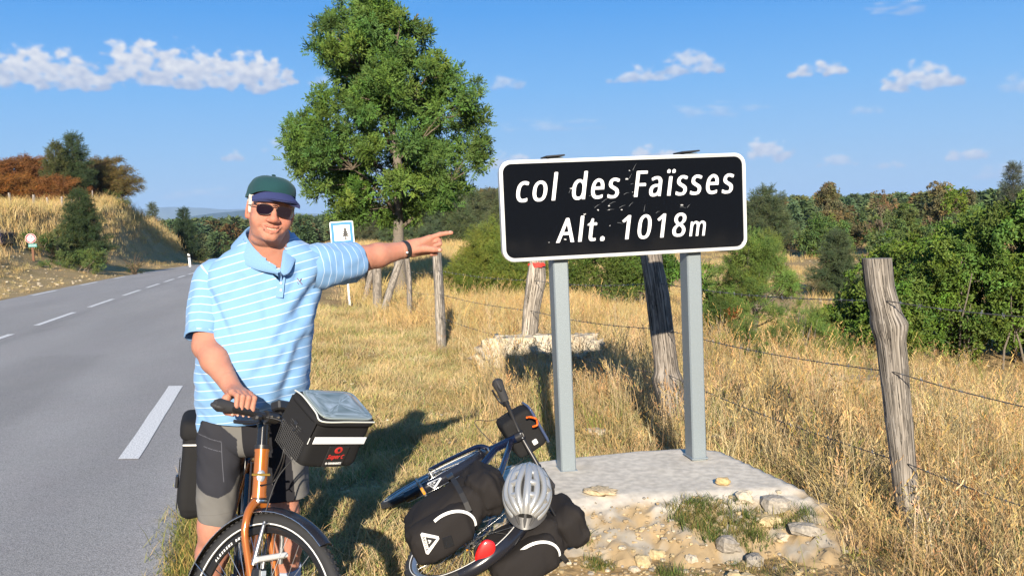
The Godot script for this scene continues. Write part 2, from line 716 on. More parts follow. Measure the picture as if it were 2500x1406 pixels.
func make_road() -> void:
	var mb := MB.new()
	var qs := [-6.83, -6.7]
	for k in 37:
		qs.append(-6.5 + k * .18)
	qs.append_array([.2, .32, .44, .5, .58])
	var ds := axis_steps([[-60., -6., 6.], [-6., 12., .25], [12., 40., 1.], [40., 170., 4.]])
	for j in ds.size():
		var d := ds[j]
		for k in qs.size():
			var q: float = qs[k]
			if k == 0:
				q += nz.get_noise_2d(d * .9, 3.) * .12
			if k == qs.size() - 1:
				q += nz.get_noise_2d(d * 1.6, 70.) * .10 + nz.get_noise_2d(d * 6., 20.) * .035
			var x := q - 1.17 - .26 * d
			var crown := .035 * (1. - pow((q + 3.1) / 3.7, 2.))
			var y := road_y(d) + crown - .012
			if k == 0 or k == qs.size() - 1:
				y -= .03
			# worn wheel tracks a little paler and smoother than the crown
			var wear := exp(-pow((q + .9) / .35, 2.)) + exp(-pow((q + 2.5) / .35, 2.)) + exp(-pow((q + 4.2) / .35, 2.)) + exp(-pow((q + 5.7) / .35, 2.))
			var g := .325 + .012 * wear + nz.get_noise_2d(q * .5, d * .09) * .035 + nz.get_noise_2d(q * 1.7, d * .7) * .02
			# a strip of newer patching and a dusty edge
			if q > -2.35 and q < -1.2 and d > 7.4 and d < 11.6:
				g -= .03
			g += .06 * smoothstep(.18, .55, q) + .03 * smoothstep(-6.3, -6.8, q)
			var seam := absf(q + 3.02 + nz.get_noise_2d(d * .3, 9.) * .05)
			if seam < .1 and d > 3.:
				g -= .035
			mb.col = Color(g * 1.03, g * .99, g * .945)
			mb.vert(Vector3(x, y, -d), Vector3.UP, Vector2(q, d))
	var w := qs.size()
	for j in ds.size() - 1:
		for k in w - 1:
			var a := j * w + k
			mb.quad(a, a + 1, a + w + 1, a + w)
	var m := vmat("asphalt", .88, .35)
	grain(m, noise_tex(.16, .55, 1.22, 1024, 4, 8, FastNoiseLite.TYPE_VALUE), 1.6, .35)
	struct("road", mb, m)
	# painted dashes: edge lines of 3 m and centre line of 3 m
	var pm := mat("road paint", Color(.78, .77, .74), .75)
	grain(pm, noise_tex(.09, .66, 1.06, 512, 6, 5), 1.3, .12)
	for line in [[0.0, .15, 7.75, 6.3, -1, 14], [-3.3, .12, 17.36, 4.42, -3, 14], [-6.42, .15, 28.2, 6.6, -1, 8]]:
		for k in range(line[4], line[5]):
			var mid: float = line[2] + line[3] * k
			var b := MB.new()
			var rows := 8
			for j in rows + 1:
				var d := mid + 2.93 * (float(j) / rows - .5)
				for s in 2:
					var wob := nz.get_noise_2d(d * 9., s * 40. + mid) * .006
					var q: float = line[0] + line[1] * (s - .5) + wob
					var crown := .035 * (1. - pow((q + 3.1) / 3.7, 2.))
					b.vert(Vector3(q - 1.17 - .26 * d, road_y(d) + crown - .012 + .005, -d), Vector3.UP, Vector2(q, d))
			for j in rows:
				b.quad(j * 2, j * 2 + 1, j * 2 + 3, j * 2 + 2)
			struct("road_marking", b, pm)

func make_hills() -> void:
	# far ranges on the left, a wooded ridge on the right; each is a real slope with a far side
	var layers := [
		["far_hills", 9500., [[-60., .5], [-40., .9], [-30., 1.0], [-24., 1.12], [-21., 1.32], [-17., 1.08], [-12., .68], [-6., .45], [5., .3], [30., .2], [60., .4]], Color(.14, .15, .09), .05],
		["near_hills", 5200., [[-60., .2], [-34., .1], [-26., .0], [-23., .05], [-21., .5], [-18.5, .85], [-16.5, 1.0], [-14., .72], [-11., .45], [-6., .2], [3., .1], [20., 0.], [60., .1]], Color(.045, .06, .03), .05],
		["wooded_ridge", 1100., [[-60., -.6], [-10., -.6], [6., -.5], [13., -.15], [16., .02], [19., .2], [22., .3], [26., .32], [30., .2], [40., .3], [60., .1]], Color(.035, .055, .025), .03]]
	for L in layers:
		var mb := MB.new()
		var R: float = L[1]
		var rows := [[.55, -1.2], [.75, -.35], [.9, .45], [1.0, 1.0], [1.12, .6], [1.4, -1.0]]
		var cols := 0
		var a := -60.
		while a <= 60.:
			var e := 0.
			for k in range(1, L[2].size()):
				if a >= L[2][k - 1][0] and a <= L[2][k][0]:
					var t: float = (a - L[2][k - 1][0]) / (L[2][k][0] - L[2][k - 1][0])
					e = lerpf(L[2][k - 1][1], L[2][k][1], t * t * (3. - 2. * t))
			e += nz.get_noise_2d(a * .6, R) * L[4]
			var top := tan(deg_to_rad(e)) * R
			var foot := -R * .02
			for r in rows:
				var y: float = lerpf(foot, top, (r[1] + 1.2) / 2.2) + nz.get_noise_2d(a * 1.5, r[0] * 9.) * R * .0025
				if r[0] == 1.0:
					y = top
				var rr: float = R * r[0]
				var wobble := nz.get_noise_2d(a * .9 + 7., r[0] * 5.)
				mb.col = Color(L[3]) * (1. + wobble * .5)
				mb.vert(Vector3(sin(deg_to_rad(a)) * rr, y + 1.65, -cos(deg_to_rad(a)) * rr), Vector3.UP)
			cols += 1
			a += .5
		var w := rows.size()
		for k in cols - 1:
			for r in w - 1:
				var p := k * w + r
				mb.quad(p, p + 1, p + w + 1, p + w)
		mb.renormal()
		if mb.n[0].y < 0.:
			for k in mb.n.size():
				mb.n[k] = -mb.n[k]
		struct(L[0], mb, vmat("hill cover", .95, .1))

# ---------------------------------------------------------------- plants
func leaf(mb: MB, base: Vector3, dir: Vector3, up: Vector3, length: float, width: float, fold := .25) -> void:
	var side := dir.cross(up).normalized()
	var lift := side.cross(dir).normalized()
	var l := base + dir * length * .45 + side * width * .5 + lift * width * fold
	var r := base + dir * length * .45 - side * width * .5 + lift * width * fold
	var tip := base + dir * length - lift * length * .12
	var n1 := (tip - base).cross(l - base).normalized()
	var n2 := (r - base).cross(tip - base).normalized()
	if n1.dot(up) < 0.:
		n1 = -n1
	if n2.dot(up) < 0.:
		n2 = -n2
	var a := mb.vert(base, n1)
	var b := mb.vert(l, n1)
	var c := mb.vert(tip, n1)
	mb.tri(a, b, c)
	a = mb.vert(base, n2)
	b = mb.vert(tip, n2)
	c = mb.vert(r, n2)
	mb.tri(a, b, c)

func tone(r: RandomNumberGenerator, lo := .72, hi := 1.25) -> Color:
	var t := r.randf_range(lo, hi)
	var w := r.randf_range(-.08, .12)
	return Color(t * (1. + w), t, t * (1. - w))

func rand_dir(r: RandomNumberGenerator) -> Vector3:
	var z := r.randf_range(-1., 1.)
	var a := r.randf() * TAU
	var s := sqrt(1. - z * z)
	return Vector3(s * cos(a), z, s * sin(a))

# about one unit across: compound leaves of narrow leaflets round a twig end
func ash_spray(s: int) -> ArrayMesh:
	var r := RandomNumberGenerator.new()
	r.seed = s
	var mb := MB.new()
	for k in 6:
		var d := (rand_dir(r) + Vector3(0, .25, 0)).normalized()
		var up := (Vector3.UP + rand_dir(r) * .5).normalized()
		var side := d.cross(up).normalized()
		up = side.cross(d).normalized()
		var o := rand_dir(r) * .12
		for j in 4:
			var p := o + d * (.14 + j * .12) - Vector3.UP * j * j * .014
			for sg: float in [-1., 1.]:
				mb.col = tone(r)
				leaf(mb, p, (d * .62 + side * sg + rand_dir(r) * .2).normalized(), (up + rand_dir(r) * .35).normalized(), .30, .105)
		mb.col = tone(r)
		leaf(mb, o + d * .56, d, up, .3, .11)
	return mb.mesh()

# broad single leaves along twigs
func broad_spray(s: int, count := 26, len_ := .26, wid := .15) -> ArrayMesh:
	var r := RandomNumberGenerator.new()
	r.seed = s
	var mb := MB.new()
	for k in 4:
		var d := rand_dir(r)
		for j in count / 4:
			mb.col = tone(r, .65, 1.3)
			leaf(mb, d * (.08 + .42 * j / (count / 4.)) + rand_dir(r) * .06, (d * .5 + rand_dir(r)).normalized(), (Vector3.UP + rand_dir(r) * .9).normalized(), len_ * r.randf_range(.7, 1.2), wid)
	return mb.mesh()

# needles: forward-pointing along a few twigs
func needle_spray(s: int, twigs := 5, needles := 16, len_ := .26, wid := .035, spread := .8) -> ArrayMesh:
	var r := RandomNumberGenerator.new()
	r.seed = s
	var mb := MB.new()
	for k in twigs:
		var d := (Vector3(0, 0, 1) * 1.1 + rand_dir(r) * .85).normalized()
		mb.col = Color(.5, .42, .32)
		for j in needles:
			mb.col = tone(r, .6, 1.35)
			var p := d * (.05 + .75 * j / needles)
			leaf(mb, p, (d * .75 + rand_dir(r) * spread).normalized(), rand_dir(r), len_ * r.randf_range(.75, 1.2), wid, .1)
	return mb.mesh()

func leaf_mat(key: String, through := .35) -> StandardMaterial3D:
	var m := vmat(key, .62, .32, through)
	return m

func bark_mat() -> StandardMaterial3D:
	if mats.has("bark"):
		return mats["bark"]
	var m := mat("bark", Color(.23, .20, .165), .92, 0., .2)
	m.vertex_color_use_as_albedo = true
	grain(m, noise_tex(.03, .45, 1.35, 512, 5, 15), 3.2, 1.2)
	return m

func around(dir: Vector3, r: RandomNumberGenerator) -> Basis:   # z along dir, spun at random
	var z := dir.normalized()
	var x := Vector3.UP.cross(z)
	if x.length() < .05:
		x = Vector3.RIGHT.cross(z)
	x = x.normalized().rotated(z, r.randf() * TAU)
	return Basis(x, z.cross(x), z)

func shade(c: Color, r: RandomNumberGenerator, v := .22) -> Color:
	var k := 1. + r.randf_range(-v, v)
	return Color(c.r * k * (1. + r.randf_range(-.12, .16)), c.g * k, c.b * k * r.randf_range(.8, 1.15))

# clumps: [centre, radius, colour]; sprays fill each ball, thicker towards its skin
func crown(o: Node3D, clumps: Array, mesh_: Mesh, m: Material, per_r2: float, size: float, r: RandomNumberGenerator, up_bias := .35, called := "crown") -> void:
	var places := []
	var tints := PackedColorArray()
	for c in clumps:
		var cnt := maxi(3, int(per_r2 * c[1] * c[1]))
		for k in cnt:
			var d := rand_dir(r)
			var p: Vector3 = c[0] + d * c[1] * pow(r.randf(), .45)
			var s := size * r.randf_range(.7, 1.25)
			places.append(Transform3D(around(d + Vector3(0, up_bias, 0) + rand_dir(r) * .5, r).scaled(Vector3.ONE * s), p))
			tints.append(shade(c[2], r))
	scatter(called, mesh_, m, places, tints, o)

func limb(mb: MB, a: Vector3, b: Vector3, r0: float, r1: float, r: RandomNumberGenerator, sag := .1, sides := 6) -> void:
	var pts := []
	var rad := []
	var l := a.distance_to(b)
	var bend := rand_dir(r) * l * .08
	for k in 6:
		var t := k / 5.
		pts.append(a.lerp(b, t) + bend * sin(t * PI) + Vector3.UP * sin(t * PI) * l * -sag + rand_dir(r) * l * .012)
		rad.append(lerpf(r0, r1, t))
	mb.tube(pts, rad, sides, false)

func conifer(o: Node3D, hgt: float, wid: float, y0: float, tint: Color, mesh_: Mesh, r: RandomNumberGenerator, density := 1.0, pw := .85, lean := Vector3.ZERO, droop := .1, spray_size := .34) -> void:
	var places := []
	var tints := PackedColorArray()
	var br := MB.new()
	br.col = Color(.8, .72, .62)
	var y := y0
	var step := hgt * .052
	while y < hgt * .985:
		var t := (y - y0) / (hgt - y0)
		var reach := wid * .5 * pow(1. - t, pw) * (.72 + .28 * smoothstep(0., .18, t)) + .05
		var arms := int(5 + 3. * (1. - t))
		var a0 := r.randf() * TAU
		for k in arms:
			var a := a0 + TAU * k / arms + r.randf_range(-.3, .3)
			var L := reach * r.randf_range(.55, 1.18)
			var dir := Vector3(cos(a), 0, sin(a))
			var root := Vector3(0, y + r.randf_range(-.5, .5) * step, 0) + lean * t * t
			var tip := root + dir * L + Vector3.UP * L * (lerpf(-droop, .75, t * t)) + lean * .5 * L
			br.tube([root, root.lerp(tip, .55) - Vector3.UP * L * .05, tip], [.012 * hgt * .5 * (1. - t * .7), .008 * hgt * .35, .003], 4, false)
			var cnt := maxi(2, int(L / spray_size * 4.4 * density))
			for j in cnt:
				var f := pow((j + .6) / cnt, .7)
				var p := root.lerp(tip, f) + rand_dir(r) * spray_size * .38 * (1.1 - f * .4)
				var s := spray_size * r.randf_range(.75, 1.25) * (1.1 - .3 * f)
				places.append(Transform3D(around(dir * .9 + Vector3(0, .45, 0) + rand_dir(r) * .55, r).scaled(Vector3.ONE * s), p))
				tints.append(shade(tint, r, .25))
		y += step * r.randf_range(.8, 1.2)
	# leader
	for k in 4:
		places.append(Transform3D(around(Vector3.UP + rand_dir(r) * .3, r).scaled(Vector3.ONE * spray_size * .9), Vector3(0, hgt - k * .12 * spray_size * 2., 0) + lean))
		tints.append(shade(tint, r))
	var tr := MB.new()
	tr.col = Color(.85, .78, .68)
	var pts := []
	var rad := []
	for k in 9:
		var t := k / 8.
		pts.append(Vector3(0, hgt * t - .15 * (1. - t), 0) + lean * t * t)
		rad.append(lerpf(hgt * .022 + .015, .006, t))
	tr.tube(pts, rad, 8)
	put("trunk", tr, bark_mat(), o)
	put("branches", br, bark_mat(), o)
	scatter("crown", mesh_, leaf_mat("needles", .12), places, tints, o)

# a shrub: stems from the root and leaf clumps over a dome w wide, h high
func shrub(o: Node3D, w: float, h: float, dep: float, tint: Color, mesh_: Mesh, m: Material, r: RandomNumberGenerator, n_clumps: int, spray: float, fill := 26., stems := 7, shape := .8, open_low := .12) -> void:
	var clumps := []
	var st := MB.new()
	st.col = Color(.95, .9, .82)
	for k in n_clumps:
		var d := rand_dir(r)
		d.y = absf(d.y)
		var rr := pow(r.randf(), .4)
		var p := Vector3(d.x * w * .5 * rr, h * (open_low + (1. - open_low) * pow(d.y * rr, shape)), d.z * dep * .5 * rr)
		var wide := 1. - .5 * p.y / h
		p.x *= lerpf(1., wide, .6)
		p.z *= lerpf(1., wide, .6)
		var cr := minf(w, h) * r.randf_range(.13, .21)
		p.y = maxf(minf(p.y, h - cr * .8), cr * .5)
		clumps.append([p, cr, shade(tint, r, .2)])
		if k < stems:
			var root := Vector3(r.randf_range(-.12, .12) * w, -.05, r.randf_range(-.12, .12) * dep)
			limb(st, root, p * Vector3(1, .92, 1), .012 + h * .011, .006, r, -.05, 5)
	put("stems", st, bark_mat(), o)
	crown(o, clumps, mesh_, m, fill / (spray * spray), spray, r, .4, "foliage")

func on_land(x: float, d: float, sink := .0) -> Vector3:
	return Vector3(x, land(x, d) - sink, -d)

var ash_leaf: ArrayMesh
var bush_leaf: ArrayMesh
var small_leaf: ArrayMesh
var pine_needle: ArrayMesh
var soft_needle: ArrayMesh

func make_plants() -> void:
	var r := RandomNumberGenerator.new()
	r.seed = 404
	ash_leaf = ash_spray(3)
	bush_leaf = broad_spray(4, 28, .28, .15)
	small_leaf = broad_spray(5, 44, .15, .085)
	pine_needle = needle_spray(6)
	soft_needle = needle_spray(9, 7, 18, .16, .035, 1.1)
	make_ash(r)
	# --- left bank
	var dark_pine := Color(.046, .075, .030)
	var o := thing("pine_tree", "dense dark green pine in front of the grassy bank, beside the round prohibition sign", "pine tree", on_land(-22.3, 46.2, .1))
	conifer(o, 4.0, 2.9, .25, dark_pine, pine_needle, r, 1.5, .62, Vector3.ZERO, .0, .40)
	o = thing("bush", "light green leafy bush at the foot of the dark pine, right of the round sign", "bush", on_land(-20.9, 43.0, .1), "bushes at the foot of the left bank")
	shrub(o, 3.9, 1.35, 1.8, Color(.10, .145, .045), small_leaf, leaf_mat("leaves"), r, 34, .34, 15.)
	o = thing("bush", "green bush growing behind the round prohibition sign's brown post", "bush", on_land(-23.2, 43.4, .1), "bushes at the foot of the left bank")
	shrub(o, 2.7, 1.25, 1.5, Color(.085, .145, .035), small_leaf, leaf_mat("leaves"), r, 26, .34, 15.)
	o = thing("bush", "small low green bush below the round sign, nearest the road of the bank bushes", "bush", on_land(-21.6, 40.8, .1), "bushes at the foot of the left bank")
	shrub(o, .8, .5, .6, Color(.085, .14, .04), small_leaf, leaf_mat("leaves"), r, 12, .25, 14.)
	o = thing("bush", "olive green bush on the bank between the round sign and the pine", "bush", on_land(-22.9, 45.6, .1), "bushes at the foot of the left bank")
	shrub(o, 2.6, 2.0, 1.5, Color(.10, .135, .05), small_leaf, leaf_mat("leaves"), r, 22, .34, 14.)
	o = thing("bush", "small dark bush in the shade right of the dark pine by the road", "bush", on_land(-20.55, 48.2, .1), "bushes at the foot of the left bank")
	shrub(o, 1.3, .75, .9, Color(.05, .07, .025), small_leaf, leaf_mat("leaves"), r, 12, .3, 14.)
	var dead := thing("dead_shrub", "bare leafless shrub in the dry grass right of the dark pine", "dead shrub", on_land(-19.75, 46.4))
	var dm := MB.new()
	dm.col = Color(.6, .5, .4)
	for k in 9:
		var tip := Vector3(r.randf_range(-.6, 1.1), r.randf_range(.4, 1.1), r.randf_range(-.3, .3))
		limb(dm, Vector3(r.randf_range(-.06, .06), -.05, 0), tip, .022, .006, r, -.06, 5)
		for j in 4:
			limb(dm, tip * r.randf_range(.5, .8), tip * r.randf_range(.8, 1.0) + Vector3(r.randf_range(-.3, .35), r.randf_range(-.05, .2), 0), .008, .003, r, 0., 4)
	put("twigs", dm, bark_mat(), dead)
	# wind-combed russet pines on the crest, flagging to the right
	var russet := Color(.235, .112, .040)
	var wind := Vector3(1.5, .1, 0)
	var rows := [[-38.6, 66., 3.3, 6.4, russet, "rust brown tree at the left edge on the bank top, darkest underneath"], [-36.0, 66., 3.5, 6.4, russet * 1.04, "rust brown wind-swept tree on the bank top behind the row of thin fence posts"],
		[-34.4, 68., 3.7, 6.0, Color(.19, .115, .048), "brown wind-swept tree on the bank top, left of the two tall conifers"], [-33.0, 70., 3.9, 5.8, Color(.16, .125, .045), "olive brown wind-swept tree behind the two tall conifers on the bank top"],
		[-31.4, 68., 2.9, 5.2, Color(.17, .135, .046), "olive brown wind-combed tree, rightmost on the bank top, with long streaming branches"], [-36.0, 62.0, 2.0, 5.6, Color(.29, .13, .032), "low orange brown tree at the left edge behind the fence on the bank"], [-33.0, 62.5, 1.9, 5.0, Color(.26, .12, .04), "low rust brown tree behind the fence posts at the foot of the thin conifer"]]
	for w in rows:
		o = thing("wind_swept_tree", w[5], "tree", on_land(w[0], w[1], .3), "wind-swept brown trees on the left bank")
		flag_tree(o, w[2], w[3], w[4], r, wind)
	o = thing("pine_tree", "tall thin conifer with bare lower trunk on the bank top, left of its bushier neighbour", "pine tree", on_land(-32.0, 63., .2), "tall conifers on the left bank")
	conifer(o, 4.4, 1.9, 1.5, Color(.085, .10, .036), pine_needle, r, 1.2, .5, Vector3(.1, 0, 0), -.1, .42)
	o = thing("pine_tree", "tallest bushy green conifer on the bank top above the dark pine", "pine tree", on_land(-31.3, 64., .2), "tall conifers on the left bank")
	conifer(o, 4.9, 2.7, .7, Color(.055, .085, .036), pine_needle, r, 1.3, .45, Vector3(.15, 0, 0), -.2, .45)
	o = thing("bush", "green broom bush at the right end of the bank top above the dry slope", "bush", on_land(-29.4, 66., .1))
	shrub(o, 3.4, 1.1, 1.5, Color(.10, .125, .035), soft_needle, leaf_mat("needles", .12), r, 22, .4, 14.)
	o = thing("conifer_tree", "dark dense cone-shaped conifer beyond the bank, just left of the man's cap", "conifer", Vector3(-38.6, -1.4, -105.))
	conifer(o, 5.2, 3.3, .3, Color(.035, .062, .028), pine_needle, r, 1.3, .75, Vector3.ZERO, .1, .62)
	o = thing("conifer_tree", "pale thin conifer at the end of the bank, left of the dark cone-shaped one", "conifer", Vector3(-38.6, .0, -96.))
	conifer(o, 4.3, 2.3, .3, Color(.085, .11, .065), pine_needle, r, .7, .8, Vector3.ZERO, -.1, .5)
	var edge := [[-37.6, 106., 2.4, 3.0], [-40.5, 112., 3.0, 3.0], [-37.4, 116., 2.4, 3.4], [-36.8, 122., 3.0, 4.0]]
	for e in edge:
		o = thing("bush", "round green bush past the end of the dry bank, beside the dark conifer", "bush", Vector3(e[0], -3.0, -e[1]), "bushes past the end of the bank")
		shrub(o, e[3], e[2], 2., shade(Color(.06, .09, .035), r), bush_leaf, leaf_mat("leaves"), r, 20, .6, 13.)
	# --- behind the fence, middle
	o = thing("bush", "large rounded green bush behind the fence, between the pointing hand and the black sign", "bush", on_land(-.35, 21.6, .1))
	shrub(o, 2.7, 1.95, 2.2, Color(.125, .17, .03), soft_needle, leaf_mat("needles", .12), r, 60, .24, 22., 6, .75, .02)
	o = thing("bush", "green bush seen under the black sign between its two metal legs", "bush", on_land(2.3, 24.4, .1))
	shrub(o, 2.6, 2.0, 2., Color(.085, .135, .028), small_leaf, leaf_mat("leaves"), r, 46, .27, 17.)
	o = thing("shrub", "leafy ash sapling under the black sign, behind the dark fence post", "shrub", on_land(3.75, 25.4, .1))
	shrub(o, 2.3, 2.3, 1.8, Color(.085, .16, .03), ash_leaf, leaf_mat("leaves"), r, 28, .42, 7., 9, .9, .2)
	o = thing("shrub", "slender leafy shrub just right of the sign's right leg", "shrub", on_land(3.6, 15.9, .05))
	shrub(o, .55, 1.5, .5, Color(.095, .17, .03), ash_leaf, leaf_mat("leaves"), r, 12, .26, 5., 4, 1.1, .2)
	# junipers on the slope
	var jun := Color(.10, .155, .034)
	o = thing("juniper_bush", "tall upright juniper with a bare grey trunk, right of the black sign", "juniper bush", on_land(4.15, 15.1, .05))
	juniper(o, 2.0, 1.6, jun * 1.1, r, true)
	o = thing("juniper_bush", "low spreading juniper right of the trunked juniper", "juniper bush", on_land(4.3, 13.0, .05))
	juniper(o, .95, 1.6, jun * 1.1, r, false)
	o = thing("juniper_bush", "juniper seedling close behind the fence wire, left of the spreading one", "juniper bush", on_land(3.0, 11.6, .05))
	juniper(o, .72, .9, jun * .9, r, false)
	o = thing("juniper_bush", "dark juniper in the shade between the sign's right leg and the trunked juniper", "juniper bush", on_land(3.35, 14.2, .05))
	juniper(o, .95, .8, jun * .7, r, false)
	o = thing("pine_tree", "small bushy pine alone on the dry slope left of the nearest fence post", "pine tree", on_land(10.55, 28.6, .1))
	conifer(o, 2.1, 2.0, .15, Color(.07, .10, .048), pine_needle, r, 1.1, .7, Vector3.ZERO, .05, .26)
	o = thing("pine_tree", "tiny pine seedling on the dry slope beside the nearest fence post", "pine tree", on_land(8.5, 22.5, .05))
	conifer(o, .62, .5, .05, Color(.085, .12, .05), pine_needle, r, 1., .8, Vector3.ZERO, -.2, .16)
	o = thing("bush", "low grey green scrub at the foot of the small lone pine", "bush", on_land(9.6, 28.2, .05))
	shrub(o, 1.5, .5, .8, Color(.105, .11, .05), soft_needle, leaf_mat("needles", .12), r, 18, .2, 16.)
	# trees beyond the slope
	var mid := [[16.2, 56., 3.9, 4.2, Color(.062, .085, .04), 0, "bushy grey green pine at the right edge of the black sign"], [14.6, 58., 3.2, 3., Color(.07, .09, .045), 0, "shorter pine half hidden behind the black sign's right edge"],
		[17.9, 50., 2.7, 3.0, Color(.066, .11, .03), 1, "rounded light green tree in the middle of the far slope"], [20.3, 56., 4.3, 3.2, Color(.10, .088, .045), 1, "dark brown tree behind the rounded light green one"],
		[22.6, 54., 4.7, 3.0, Color(.125, .095, .055), 2, "tallest half bare brown tree on the skyline right of the sign"], [22.0, 50., 3.0, 3.0, Color(.072, .105, .03), 1, "green tree in front of the half bare brown one"],
		[24.3, 47., 3.1, 3.0, Color(.068, .11, .03), 1, "green tree left of the big bush by the fence"], [27.4, 56., 4.2, 3.4, Color(.11, .10, .05), 1, "olive brown tree on the skyline above the nearest fence post"],
		[19.6, 46., 1.7, 2.2, Color(.05, .085, .03), 1, "low dark green tree below the brown trees on the slope"], [34.0, 60., 5.3, 2.2, Color(.07, .085, .06), 0, "thin pale conifer on the skyline at the right edge"], [30.6, 60., 3.6, 3.4, Color(.09, .09, .045), 1, "dull olive tree behind the big leafy bush"]]
	for w in mid:
		var p := on_land(w[0], w[1], .1)
		if w[5] == 0:
			o = thing("pine_tree", w[6], "pine tree", p)
			conifer(o, w[2], w[3], .3, w[4] * 1.25, pine_needle, r, 1.0, .55, Vector3.ZERO, -.1, .5)
		else:
			o = thing("broadleaf_tree", w[6], "tree", p)
			shrub(o, w[3], w[2], w[3] * .8, w[4] * 1.4, bush_leaf, leaf_mat("leaves"), r, 34 if w[5] == 1 else 16, .5 if w[5] == 1 else .42, 13. if w[5] == 1 else 6., 12, 1.0, .1)
	for k in 18:   # a thicket closes the view below the skyline
		var x := r.randf_range(16., 38.)
		var d := r.randf_range(50., 68.)
		o = thing("thicket_bush", "green bush in the thicket below the skyline trees on the far slope", "bush", on_land(x, d, .1), "bushes of the far thicket")
		shrub(o, r.randf_range(2., 3.4), r.randf_range(1.3, 2.4), 2., shade(Color(.092, .135, .042), r, .3), bush_leaf, leaf_mat("leaves"), r, 16, .5, 11., 3)
	# --- the big bush by the nearest post
	o = thing("leafy_bush", "big bright green leafy bush with pale bare stems behind the nearest fence post", "bush", on_land(7.9, 15.2, .1))
	big_bush(o, r)
	# thistle-like weeds by the foot of the nearest post
	for w in [[2.72, 4.72, .16], [3.02, 4.62, .2], [2.5, 4.95, .14]]:
		o = thing("weed", "green broad-leaved weed in the dry grass right of the nearest fence post's foot", "weed", on_land(w[0], w[1]), "weeds at the foot of the nearest post")
		var mb := MB.new()
		for k in 12:
			mb.col = tone(r, .8, 1.2)
			var d := (rand_dir(r) + Vector3(0, .7, 0)).normalized()
			leaf(mb, Vector3(0, r.randf() * w[2] * .6, 0), d, Vector3.UP, w[2] * r.randf_range(.7, 1.1), w[2] * .45)
		put("leaves", mb, weed_mat(), o)

func weed_mat() -> StandardMaterial3D:
	var m := leaf_mat("weed leaves")
	m.albedo_color = lin(.12, .17, .06)
	return m

func juniper(o: Node3D, h: float, w: float, tint: Color, r: RandomNumberGenerator, trunked: bool) -> void:
	var tr := MB.new()
	tr.col = Color(1.3, 1.2, 1.1)
	var clumps := []
	var low := .5 * h if trunked else .05
	if trunked:
		tr.tube([Vector3(-.06, -.1, 0), Vector3(-.03, .25, .02), Vector3(.03, .5, 0), Vector3(.02, .8, 0), Vector3(.0, h * .8, 0)], [.06, .048, .042, .03, .01], 8)
	for k in (58 if trunked else 40):
		var a := r.randf() * TAU
		var t := pow(r.randf(), .8)
		var reach := w * .5 * (1. - .75 * t * t if trunked else 1. - .4 * t) * r.randf_range(.35, 1.05)
		var p := Vector3(cos(a) * reach, lerpf(low * (.55 if trunked else 1.), h * .94, t), sin(a) * reach * .8)
		if not trunked:
			p.y = maxf(.08, p.y * (1. - .35 * absf(cos(a))))
		var root := Vector3(0, p.y * .6, 0) if trunked else Vector3(r.randf_range(-.05, .05), 0, 0)
		limb(tr, root, p, .014, .004, r, .06, 5)
		var cr := minf(h, w) * r.randf_range(.07, .135)
		clumps.append([p, cr, shade(tint if r.randf() > .04 else Color(.26, .085, .025), r, .42)])
	put("trunk" if trunked else "stems", tr, bark_mat(), o)
	crown(o, clumps, soft_needle, leaf_mat("needles", .12), 1000., .155, r, .6, "foliage")

func flag_tree(o: Node3D, h: float, w: float, tint: Color, r: RandomNumberGenerator, wind: Vector3) -> void:
	var tr := MB.new()
	tr.col = Color(.7, .55, .45)
	tr.tube([Vector3(0, -.2, 0), Vector3(.1, h * .4, 0), Vector3(.35, h * .85, 0)], [.13, .09, .03], 7)
	var places := []
	var tints := PackedColorArray()
	var br := MB.new()
	br.col = Color(.6, .45, .35)
	for k in 110:
		var t := pow(r.randf(), .8)
		var root := Vector3(.1 + .25 * t, h * (.15 + .75 * t), 0)
		var a := r.randf() * TAU
		var L := w * .5 * sqrt(1. - t * t * .8) * r.randf_range(.4, 1.0)
		var dir := Vector3(cos(a) * .9, .12 + .25 * t, sin(a) * .8)
		var tip := root + dir * L
		tip += Vector3(wind.x, .12, 0) * L * .45
		br.tube([root, root.lerp(tip, .6) + Vector3.UP * L * .06, tip], [.03, .018, .005], 4, false)
		var cnt := int(L / .4 * 4.) + 2
		for j in cnt:
			var f := (j + .7) / cnt
			var p := root.lerp(tip, f) + rand_dir(r) * .2
			places.append(Transform3D(around(dir * .4 + Vector3(wind.x, .15, 0) + rand_dir(r) * .4, r).scaled(Vector3(.8, .8, 1.25) * .5 * r.randf_range(.7, 1.2)), p))
			tints.append(shade(tint, r, .28))
	put("trunk", tr, bark_mat(), o)
	put("branches", br, bark_mat(), o)
	scatter("crown", soft_needle, leaf_mat("needles", .12), places, tints, o)

